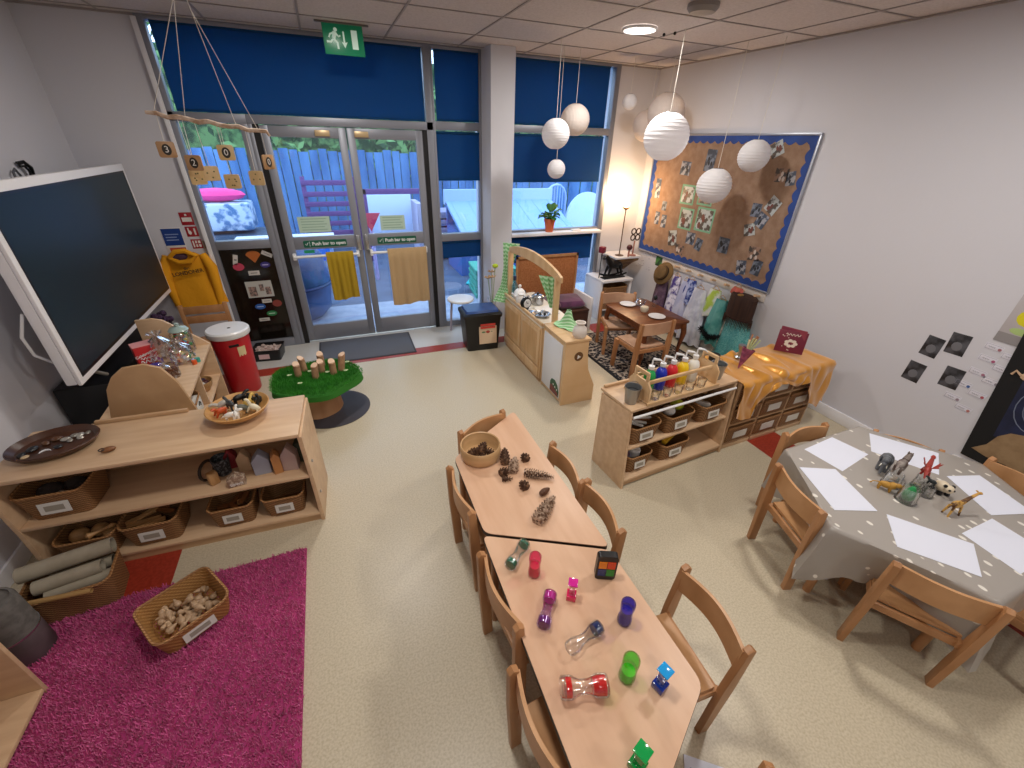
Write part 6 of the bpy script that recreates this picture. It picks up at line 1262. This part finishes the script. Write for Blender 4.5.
PH = [(4.62, 2.0, .10, .17, 0, 3, 'rust toned photo in the far top corner behind the lanterns'), (4.57, 1.60, .10, .25, .05, 2, 'tall dark photo strip at the far edge of the board'), (4.40, 1.42, .09, .12, 0, 0, 'small dark photo above two blue ones at the far side'), (4.49, 1.27, .09, .17, 0, 2, 'left blue toned photo of the pair low at the far side'), (4.36, 1.25, .10, .17, 0, 2, 'right blue toned photo of the pair low at the far side'),
 (4.17, 1.84, .17, .16, -.05, 2, 'grey photo at the upper left between the lanterns'), (3.83, 1.93, .15, .24, -.05, 0, 'tall dark photo directly above the front lantern'),
 (4.05, 1.58, .20, .19, 0, 1, 'green mounted photo at the top left of the cluster'), (3.78, 1.60, .20, .19, 0, 3, 'green mounted photo behind the front lantern'), (4.00, 1.33, .20, .22, 0, 1, 'green mounted photo at the lower left of the cluster'), (3.72, 1.36, .24, .24, 0, 1, 'largest green mounted photo at the lower right of the cluster'),
 (4.15, 1.09, .16, .20, .2, 1, 'overlapping photo at the lowest left of the board'), (4.00, .99, .16, .12, -.1, 3, 'reddish photo low beside the overlapping one'), (3.86, 1.14, .15, .15, 0, 2, 'dark blue photo low in the middle of the board'), (3.72, 1.10, .11, .15, -.2, 0, 'small slanting photo right of the dark blue one'),
 (3.38, 1.16, .16, .18, 0, 0, 'dark square photo below the oval shadow'), (3.11, 1.54, .12, .14, 0, 0, 'dark square photo right of the oval shadow'), (2.95, 1.60, .14, .16, -.5, 1, 'black and white photo near the right border'), (3.02, 1.46, .13, .15, -.4, 2, 'photo between the dark square and the right border'), (3.12, 1.36, .14, .13, .3, 1, 'white and dark photo below the dark square'),
 (2.99, 1.16, .15, .15, .1, 3, 'top photo of the group at the lower right'), (3.09, 1.00, .13, .16, .2, 2, 'lower left photo of the group at the lower right'), (2.92, 1.04, .12, .17, -.1, 0, 'lower right photo of the group at the lower right'),
 (3.08, 2.05, .14, .14, .5, 1, 'white photo beside the lantern at the top right'), (2.96, 1.85, .15, .13, 0, 3, 'tan photo at the upper right of the board'), (2.86, 1.83, .10, .13, .2, 2, 'faint grey photo at the upper right border')]
for y, z, w_, h_, rot, g_, lab in PH: photo(y, z, w_*.88, h_*.86, rot, G[g_], lab, 'green mounted' in lab)
# ================================================================ ceiling disc lamps, detector, paper lanterns
for k, (x, y) in enumerate(DISCS):
    t = thing('ceiling_light', ['round glowing ceiling light above the paper lanterns', 'round ceiling light nearest the double doors, above the photo edge', 'round ceiling light above the covered table', 'round ceiling light above the pine cone table', 'round ceiling light behind the camera on the right', 'round ceiling light behind the camera on the left'][k], 'ceiling light', (x, y, CZ), 0, 'round ceiling lights')
    MB().lathe([(.130, 0), (.130, -.012), (.118, -.018), (.116, -.006)], seg=36, cap0=False, cap1=False).obj('rim', M_wplas, t); MB().lathe([(.116, -.010), (.001, -.012)], seg=36).obj('diffuser', mat('diffuser', '#ffffff', .4, emit=('#fff6ea', 9)), t)
t = thing('smoke_detector', 'round grey detector on the ceiling at the top edge of the photo', 'detector', (2.36, 2.74, CZ))
MB().lathe([(.095, 0), (.095, -.022), (.075, -.045), (.001, -.050)], seg=32).obj('body', mat('detector_grey', '#8d8783', .5), t)
for k, (x, y) in enumerate([(2.72, 3.42), (2.68, 3.50)]):
    o = MB().sph((0, 0, 0), .012, 8).obj('ceiling_hook', M_dark); o.location = (x, y, CZ-.008); tag(o, ['small dark hook beside the front lantern string', 'second small dark hook beyond the front lantern string'][k], 'hook')
M_lan = translucent('lantern_paper', '#f1f1f5', '#f2eff0', .35, ('Z', 30, .25)); M_lan2 = translucent('lantern_paper_plain', '#e2d8d2', '#f0e6de', .35, ('X', 14, .2))
LN = [(2.035, 4.001, 2.122, .258, 0, 'white ribbed lantern hanging left of the cream lantern by the right window'), (2.39, 4.30, 2.251, .285, 1, 'cream paper lantern just behind the left white lantern'), (2.225, 4.31, 1.818, .185, 0, 'small white lantern, lowest in front of the blue blind'), (3.115, 4.458, 2.443, .150, 0, 'smallest white lantern near the corner of the room'), (3.409, 4.21, 2.348, .375, 1, 'big greyish lantern behind the large bright one'), (3.43, 4.50, 2.239, .33, 1, 'half hidden lantern at the back of the bright one'), (2.701, 3.279, 2.116, .367, 0, 'largest bright white lantern with horizontal ribs'), (3.449, 3.375, 1.731, .317, 0, 'white lantern hanging lowest over the display board'), (3.54, 3.094, 1.994, .265, 0, 'white lantern at the right end over the display board')]
for x, y, z, d_, kd, lab in LN:
    t = thing('paper_lantern', lab, 'lantern', (x, y, z), 0, 'round paper lanterns on strings'); r_ = d_/2; pr = []
    nr = 15
    for i in range(nr*4+1):
        th = .26 + (PI-.52)*i/(nr*4); rr_ = r_*math.sin(th)*(1 - (.022 if kd == 0 else .008)*abs(math.sin(i*PI/4))); pr.append((rr_, -r_*math.cos(th)*.97))
    MB().lathe(pr, seg=32, cap0=False, cap1=False).obj('paper_shade', M_lan2 if kd else M_lan, t, None, 15 if kd == 0 else 60)
    MB().tube([(r_*.27*math.cos(a), r_*.27*math.sin(a), r_*.935) for a in [2*PI*k/16 for k in range(17)]], .003, 5, False).cyl((-r_*.27, 0, r_*.935), (r_*.27, 0, r_*.935), .002, seg=5).obj('wire_ring', M_steel, t)
    MB().cyl((0, 0, r_*.935), (0, 0, CZ-z), .0022, seg=5).obj('string', M_string, t)
# ================================================================ right hand low shelf with the paint caddy
UA = rad(4.2)
u3 = thing('low_shelf_unit', 'birch low shelf unit holding the paint bottle caddy', 'shelf unit', (1.53, 1.67, 0), UA)
XZ = Matrix(((1,0,0,0),(0,0,-1,0),(0,1,0,0),(0,0,0,1)))
SP = [(0, 0), (.345, 0), (.345, .585), (.06, .60), (.045, .595)]
for x in (0.0, .955): MB().prism(SP, 0, .02, M=T(x, 0, 0) @ YZ, bev=.003).obj('side_panel', M_birch, u3)
MB().bx(-.0, .975, .045, .36, .60, .62, bev=.004).obj('top_board', M_birch, u3)
MB().bx(.02, .955, .035, .33, .30, .318, bev=.003).obj('shelf_board', M_birch, u3); MB().bx(.02, .955, .005, .33, .05, .07, bev=.003).obj('shelf_board', M_birch, u3)
MB().bx(.02, .955, .33, .342, .05, .60).obj('back_panel', M_birchx, u3); MB().bx(.02, .955, .015, .03, 0.012, .05).obj('plinth', M_birchx, u3)
MB().bx(.02, .955, .34, .36, .62, .64, bev=.003).obj('back_lip', M_birchx, u3)
MB().cyl((.02, .035, .565), (.955, .035, .565), .009, seg=10).obj('white_rail', M_wplas, u3)
for x, y in ((.03, .04), (.94, .04), (.03, .32), (.94, .32)): MB().lathe([(.012, 0), (.02, .012)], (x, y, 0), 12).obj('foot', M_dark, u3)
def at3(x, y, z):
    c, s = math.cos(UA), math.sin(UA); return (1.53+x*c-y*s, 1.67+x*s+y*c, z)
for x, z, w_, lab in ((.17, .319, .26, 'brown basket of brushes at the left of the upper shelf'), (.48, .319, .26, 'brown basket of white and yellow things in the middle of the upper shelf'), (.80, .319, .26, 'brown basket with a grey roll at the right of the upper shelf'), (.17, .071, .22, 'brown basket with a white lid at the left of the lower shelf'), (.50, .071, .27, 'brown basket with a yellow tube in the middle of the lower shelf')):
    basket(lab, at3(x, .16, z), UA, w_, .25, .13, group='brown baskets in the right low shelf unit')
for k in range(4): stick(['longest pale brush in the upper left basket', 'second pale brush in the upper left basket', 'dark brush in the upper left basket', 'short pale brush in the upper left basket'][k], at3(.13+.03*k, .15, .425+.006*k), .16, .018, .014, UA-.7+.2*k, [M_off, M_card, M_dw, M_off][k], .15, 'brushes in the upper left basket', 'brush', 'brush')
blob('white_ball', 'white crumpled ball in the middle upper basket', 'ball', at3(.44, .13, .42), M_off, .045, (1, 1, .8)); blob('yellow_ball', 'yellow green bundle in the middle upper basket', 'bundle', at3(.53, .15, .43), mat('yellow_green', '#c9c82e', .6, noise=(12, '#7f9a2a', .4, .6)), .05, (1, 1, .8))
stick('grey cardboard roll leaning in the right upper basket', at3(.76, .13, .43), .13, .04, .04, UA-.6, mat('roll_grey', '#b9afa6', .7), .2, None, 'card_roll', 'roll')
blob('tan_knob', 'small tan knob at the back of the right upper basket', 'knob', at3(.86, .2, .45), M_lw, .022)
pot('white_tub', 'white round lid in the lower left basket', 'tub', at3(.19, .13, .085), [(.04, 0), (.042, .10), (.044, .105), (.04, .115), (.001, .118)], M_wplas)
blob('purple_bottle_top', 'dark purple bundle at the left in the lower left basket', 'bundle', at3(.12, .15, .13), M_pur, .04, (1, 1, .8))
stick('yellow tube lying across the lower middle basket', at3(.50, .12, .205), .17, .035, .03, UA+.35, mat('tube_yellow', '#d9ac2f', .4), 0, None, 'yellow_tube', 'tube')
blob('purple_ball', 'purple ball at the right in the lower middle basket', 'ball', at3(.58, .18, .20), mat('deep_purple', '#3a2a86', .4), .032); blob('black_pouch', 'black pouch at the back of the lower middle basket', 'pouch', at3(.44, .19, .18), M_black, .045, (1.2, .8, .7))
# caddy
cad = thing('paint_caddy', 'wooden caddy with slotted end handles for the pump bottles', 'caddy', at3(.135, .055, .62), UA)
MB().bx(0, .62, .0, .235, .0, .014, bev=.003).obj('base_board', M_kit, cad)
for x in (.0, .605):
    q = MB(); 
    for pr in ([(.0, .014), (.20, .014), (.20, .11), (.165, .15), (.035, .15), (.0, .11)],): q.prism(pr, 0, .015, M=T(x, .0, 0) @ YZ, bev=.003)
    q.bx(x, x+.015, .035, .055, .145, .195, bev=.003).bx(x, x+.015, .145, .165, .145, .195, bev=.003).bx(x, x+.015, .035, .165, .185, .212, bev=.006); q.obj('end_handle', M_kit, cad)
MB().bx(.015, .605, .055, .07, .11, .135, bev=.003).obj('front_rail', M_kit, cad); MB().bx(.015, .605, .175, .19, .11, .135, bev=.003).obj('back_rail', M_kit, cad)
MB().bx(-.012, .64, -.012, .0, .0, .02, bev=.003).obj('front_edge', M_kit, cad)
def at3c(x, y, z): return at3(.135+x, .055+y, .62+z)
for k, (x, c, nm) in enumerate([(.10, '#1f9a4c', 'green'), (.20, '#1a2fae', 'blue'), (.295, '#d0252c', 'red'), (.395, '#e9c51e', 'yellow'), (.495, '#e5e3dc', 'white')]):
    t = thing('pump_bottle', '%s paint pump bottle in the wooden caddy' % nm, 'bottle', at3c(x, .122, .0142), UA, 'paint pump bottles in the caddy')
    MB().lathe([(.034, 0), (.038, .008), (.038, .12), (.030, .145), (.015, .16), (.015, .172)], seg=22).obj('bottle', mat('paint_'+nm, c, .25), t)
    MB().lathe([(.018, .168), (.019, .172), (.019, .192), (.008, .196)], seg=18).cyl((0, 0, .19), (0, 0, .232), .005, seg=8).tube([(.02, .0, .236), (-.0, 0, .240), (.045, -.02, .232), (.065, -.03, .215)], [.008, .010, .006, .004], 8).obj('pump', M_wplas, t)
for k, (x, y) in enumerate([(.08, .022), (.18, .022), (.28, .022), (.385, .022), (.49, .022)]):
    t = thing('glass_tumbler', ['small glass tumbler in front of the green bottle', 'small glass tumbler in front of the blue bottle', 'small glass tumbler in front of the red bottle', 'small glass tumbler in front of the yellow bottle', 'small glass tumbler in front of the white bottle'][k], 'glass', at3c(x, y, .0142), 0, 'glass tumblers in the caddy')
    MB().lathe([(.025, 0), (.032, .062), (.030, .062), (.023, .006), (.001, .005)], seg=18, cap1=False).obj('glass', M_clr, t)
M_galv = mat('galvanised', '#9fa3a6', .3, .8)
for k, (p, lab) in enumerate([(at3(.062, .13, .62), 'small metal bucket with a clear base left of the paint caddy'), (at3(.845, .14, .62), 'small metal bucket right of the paint caddy')]):
    t = thing('metal_bucket', lab, 'bucket', p, 0, 'metal buckets beside the caddy')
    MB().lathe([(.036, 0), (.038, .004), (.052, .115), (.055, .118), (.050, .116), (.036, .01), (.001, .008)], seg=24, cap1=False).obj('bucket', M_galv, t)
    MB().tube([(.053*math.cos(a), .02, .112+.03*math.sin(a)) for a in [PI*j/8 for j in range(9)]], .002, 5).obj('handle', M_steel, t)
    MB().lathe([(.047, .085), (.001, .09)], seg=18).obj('inner_shade', mat('bucket_shade', '#2a2d30', .6), t)  # dark disc paints the shade inside the bucket
# ================================================================ cubby unit with drawers under the gold cloth
u4 = thing('cubby_unit', 'wooden cubby unit of nine basket drawers under the gold cloth', 'storage unit', (2.52, 1.765, 0), rad(1.5))
UW, UD, UH = .93, .36, .60
for k in range(4): MB().bx(.0 + (UW-.018)*k/3, .018 + (UW-.018)*k/3, 0, UD, .0, UH-.02, bev=.002).obj('upright', M_birchx, u4)
MB().bx(-.005, UW+.005, -.005, UD, UH-.02, UH, bev=.003).obj('top_board', M_birch, u4); MB().bx(.018, UW-.018, .01, UD, .035, .05).obj('shelf_board', M_birch, u4); MB().bx(.018, UW-.018, .0, UD, 0.0, .035, bev=.002).obj('plinth', M_birch, u4)
for z in (.215, .395): MB().bx(.018, UW-.018, .0, UD, z, z+.015).obj('shelf_board', M_birchx, u4)
MB().bx(0, UW, UD-.012, UD, .03, UH-.02).obj('back_panel', M_birchx, u4)
for c_ in range(3):
    for r_ in range(3):
        x0 = .022 + (UW-.018)*c_/3; z0 = (.052, .232, .412)[r_]
        d = MB().bx(x0, x0+.282, -.004, .30, z0, z0+.135, bev=.012).obj('basket_drawer', M_wick, u4)
        MB().bx(x0-.0, x0+.282, -.010, -.002, z0+.122, z0+.142, bev=.003).obj('drawer_rim', M_wickl, d)
        MB().bx(x0+.07, x0+.21, -.008, -.005, z0+.035, z0+.095).obj('label_card', M_card, d)
M_gold = mat('gold_satin', '#d3912c', .30, .25, bump=(12, .35), sheen=.5)
def gold(u, v):
    x = -.03 + 1.0*u; s = v*.86
    wob = .018*math.sin(u*26+v*6) + .012*math.sin(u*43-v*7) + .012*math.sin(v*11+u*9)
    hang = .085 + .03*math.sin(u*6.0+1.2) + .03*math.sin(u*13) + (.19 if u > .70 else 0)*min(1, (u-.70)/.12)*(1 if u < .97 else .7) + (.08 if u < .15 else 0)
    top = .40
    if s < top: return (x, UD+.01 - s, UH+.014 + max(0, wob)*(1 if u < .62 else .4))
    k = min(1, (s-top)/(.86-top)); return (x + .01*math.sin(k*5+u*20)*(1 if u < .62 else .3), -.035 + abs(wob)*-.5 - .02*k, UH+.008 - hang*1.35*k)
g_ = thing('gold_cloth', 'shiny gold satin cloth rumpled over the cubby unit', 'cloth', (2.52, 1.765, 0), rad(1.5))
MB().sheet(gold, 90, 50, .003).obj('cloth', M_gold, g_, None, 80)
MB().sheet(lambda u, v: (UW+.012+.010*v+.006*math.sin(u*14)*v, UD+.01-(UD+.03)*u, UH+.012-(.17+.05*math.sin(u*5))*v), 20, 14, .003).obj('side_fall', M_gold, g_, None, 80)
def at4(x, y, z):
    c, s = math.cos(rad(1.5)), math.sin(rad(1.5)); return (2.52+x*c-y*s, 1.765+x*s+y*c, z)
t = thing('greeting_book', 'maroon card with white flowers standing on the gold cloth', 'card', at4(.70, .19, UH+.04), rad(-48)); 
MB(RXm(-.18)).bx(-.10, .10, -.003, .003, 0, .175, bev=.001).obj('front_cover', mat('maroon', '#6d1b33', .5), t)
MB(T(.0, .05, 0) @ RZ(-.3) @ RXm(.05)).bx(-.09, .09, -.002, .002, 0, .19).obj('back_cover', mat('maroon_light', '#8c3c50', .5), t)
Mf = RXm(-.18) @ T(0, -.0035, .075) @ RXm(PI/2); q = MB(Mf)
for k in range(7): q.sph((.032*math.cos(k*.9), .022*math.sin(k*.9), 0), .016, 8, sc=(1, .8, .06))
q.obj('white_flowers', mat('flower_cream', '#d9cfc2', .6), t)
MB(Mf).tube([(-.05+.1*k/14, .07+.010*math.sin(k*1.9), .0) for k in range(15)], .0028, 5).obj('script_title', mat('flower_cream', '#d9cfc2', .6), t)
q = MB(Mf)
for k in range(12): q.sph((rr.uniform(-.085, .085), rr.uniform(-.065, .09), 0), .004, 6, sc=(1, 1, .2))
q.obj('specks', mat('flower_cream', '#d9cfc2', .6), t)
t = thing('paper_cone', 'pink patterned paper cone of dried flowers on the gold cloth', 'cone', at4(.10, .14, UH+.035)); t.rotation_euler = (0, .30, 0)
MB().lathe([(.004, 0), (.045, .16), (.043, .16)], seg=18, cap1=False).obj('cone', mat('cone_pink', '#a0506c', .6, noise=(30, '#6f2c4a', .4, .6)), t)
for k in range(12): a = k*2.4; MB().cyl((0, 0, .10), (.045*math.cos(a)*(k/12), .045*math.sin(a)*(k/12), .22+.02*(k % 3)), .004, .006, 6).obj('dried_stem', mat('dried_%d' % (k % 3), ['#d8c79a', '#b9c08a', '#a06a4a'][k % 3], .7), t)
pot('dark_candle_pot', 'small black pot behind the paper cone', 'pot', at4(.02, .30, UH+.03), [(.035, 0), (.04, .02), (.038, .06), (.03, .062), (.001, .05)], M_black)
pot('silver_candlestick', 'silver grey candlestick right of the paper cone', 'candlestick', at4(.27, .28, UH+.035), [(.035, 0), (.02, .01), (.014, .05), (.026, .08), (.03, .10), (.001, .10)], M_galv)
# ================================================================ right wall prints, name cards, poster, black display
def grey(nm, a, b_): return mat(nm, a, .4, noise=(12, b_, .42, .6))
for k, (px_y, z, lab) in enumerate([(1.38, .865, 'dark scan print, left of the upper pair on the right wall'), (1.262, .935, 'dark scan print, right of the upper pair on the right wall'), (1.40, .655, 'dark scan print, left of the lower pair on the right wall'), (1.195, .71, 'dark scan print, right of the lower pair on the right wall')]):
    card('scan_print', lab, 'print', on_right(px_y, z) @ RZ((-.05, .03, -.04, .02)[k]), .105 if k else .10, .145, grey('scan_dark', '#242428', '#55565c'), [('pale_blur', mat('scan_grey', '#6d6e74', .5), lambda b: b.sph((.0, -.015, 0), .03, 10, sc=(1, 1.1, .04)))], 'dark scan prints on the right wall', .0015)
NC = [(997, 349, 1), (1012, 355, 2), (990, 361, 1), (1003, 370, 1), (985, 374, 1), (996, 384, 1), (975, 385, 3), (986, 397, 1), (967, 400, 1), (978, 409, 1), (973, 414, 1)]
NY = [(1.095, .985, '#a06a72'), (1.0, .955, '#7d7f86'), (1.09, .905, '#a8577a'), (1.005, .87, '#9a8a90'), (1.095, .805, '#9c6a80'), (1.015, .775, '#8d8890'), (1.125, .70, '#3c5f9c'), (1.035, .665, '#a8505c'), (1.135, .59, '#94808c'), (1.055, .545, '#b0706a'), (1.03, .90, '#8a7078')]
NL = ['topmost name card next to the grey poster', 'name card at the right of the second row', 'name card with a pink dot, left of the second row', 'name card at the right of the third row', 'name card with a mauve dot, left of the third row', 'name card at the right of the fourth row', 'name card with a blue dot', 'name card with a red dot below the blue one', 'lowest name card in the left column', 'lowest name card of all, beside the black display', 'name card squeezed beneath the poster corner']
for (y, z, c), lab in zip(NY[:10], NL):
    card('name_card', lab, 'name card', on_right(y, z) @ RZ(-.04), .092, .042, mat('card_white', '#d9d8e2', .6), [('outline', mat('card_line', '#8f8f9c', .6), lambda b: (b.bx(-.04, .04, .015, .0165, 0, .0006), b.bx(-.04, .04, -.0165, -.015, 0, .0006), b.bx(-.0415, -.04, -.0165, .0165, 0, .0006))), ('handwriting', mat('card_hand', '#6a6a76', .6), lambda b: b.tube([(-.028+.035*k/9, .004*math.sin(k*2.2), .0002) for k in range(10)], .0011, 4)), ('dot', mat('dot_'+c.strip('#'), c, .6), lambda b: b.sph((.030, -.004, 0), .010, 10, sc=(1, 1, .06)))], 'name cards on the right wall', .001)
card('grey_poster', 'grey poster with a yellow flower at the right edge of the photo', 'poster', on_right(1.0, 1.19) @ RZ(-.02), .24, .32, mat('poster_grey', '#b3aeb0', .6), [('grey_band', mat('poster_dgrey', '#8f8b8c', .6), lambda b: b.bx(-.12, .12, -.16, -.10, 0, .001)), ('yellow_flower', mat('poster_yellow', '#d8cf1f', .6), lambda b: b.sph((-.035, .01, 0), .05, 12, sc=(1, 1, .04))), ('green_leaf', mat('poster_green', '#a9c27c', .6), lambda b: b.sph((-.03, -.075, .0), .045, 10, sc=(1.2, .5, .03)))])
t = thing('black_display', 'black backed wall display with a brown paper wave at the right edge', 'display', (RX, .36, .66)); R = on_right(0, 0, 0)
MB(R).prism([(-.57, -.41), (.60, -.41), (.60, .48), (-.655, .48)], .0, .012).obj('black_backing', mat('display_black', '#0b0b0e', .8), t)
MB(R).prism([(-.49, -.20), (.60, -.20), (.60, .40), (-.55, .40)], .012, .014).obj('night_blue_paper', mat('night_blue', '#161b36', .8, noise=(6, '#1f274a', .4, .6)), t)
MB(R).prism([(-.54, -.335), (-.46, -.35), (-.36, -.345), (-.25, -.385), (-.05, -.36), (.15, -.38), (.60, -.36), (.60, -.10), (.10, -.13), (-.20, -.115), (-.36, -.115), (-.43, -.14), (-.47, -.19), (-.49, -.27)], .014, .017).obj('brown_wave', mat('kraft', '#8a6f50', .8, noise=(12, '#9a7f5e', .4, .6)), t)
q = MB(R)
for s_ in (1, .72, .46): q.tube([(-.36+.13*s_*math.cos(a), .06+.16*s_*math.sin(a), .0145) for a in [PI*.25+PI*1.4*k/16 for k in range(17)]], .003, 5)
q.obj('chalk_swirl', mat('chalk', '#70788c', .9), t)
q = MB(R); q.sph((-.52, .22, .018), .03, 10, sc=(1.2, .8, .2)); q.tube([(-.55, .22, .018), (-.58, .24, .018), (-.59, .21, .018)], .007, 6); q.obj('cream_creature', mat('creature', '#c9a98a', .7), t)
MB(R).bx(-.60, .60, -.52, -.44, .0, .03, bev=.006).obj('ledge', M_off, t)
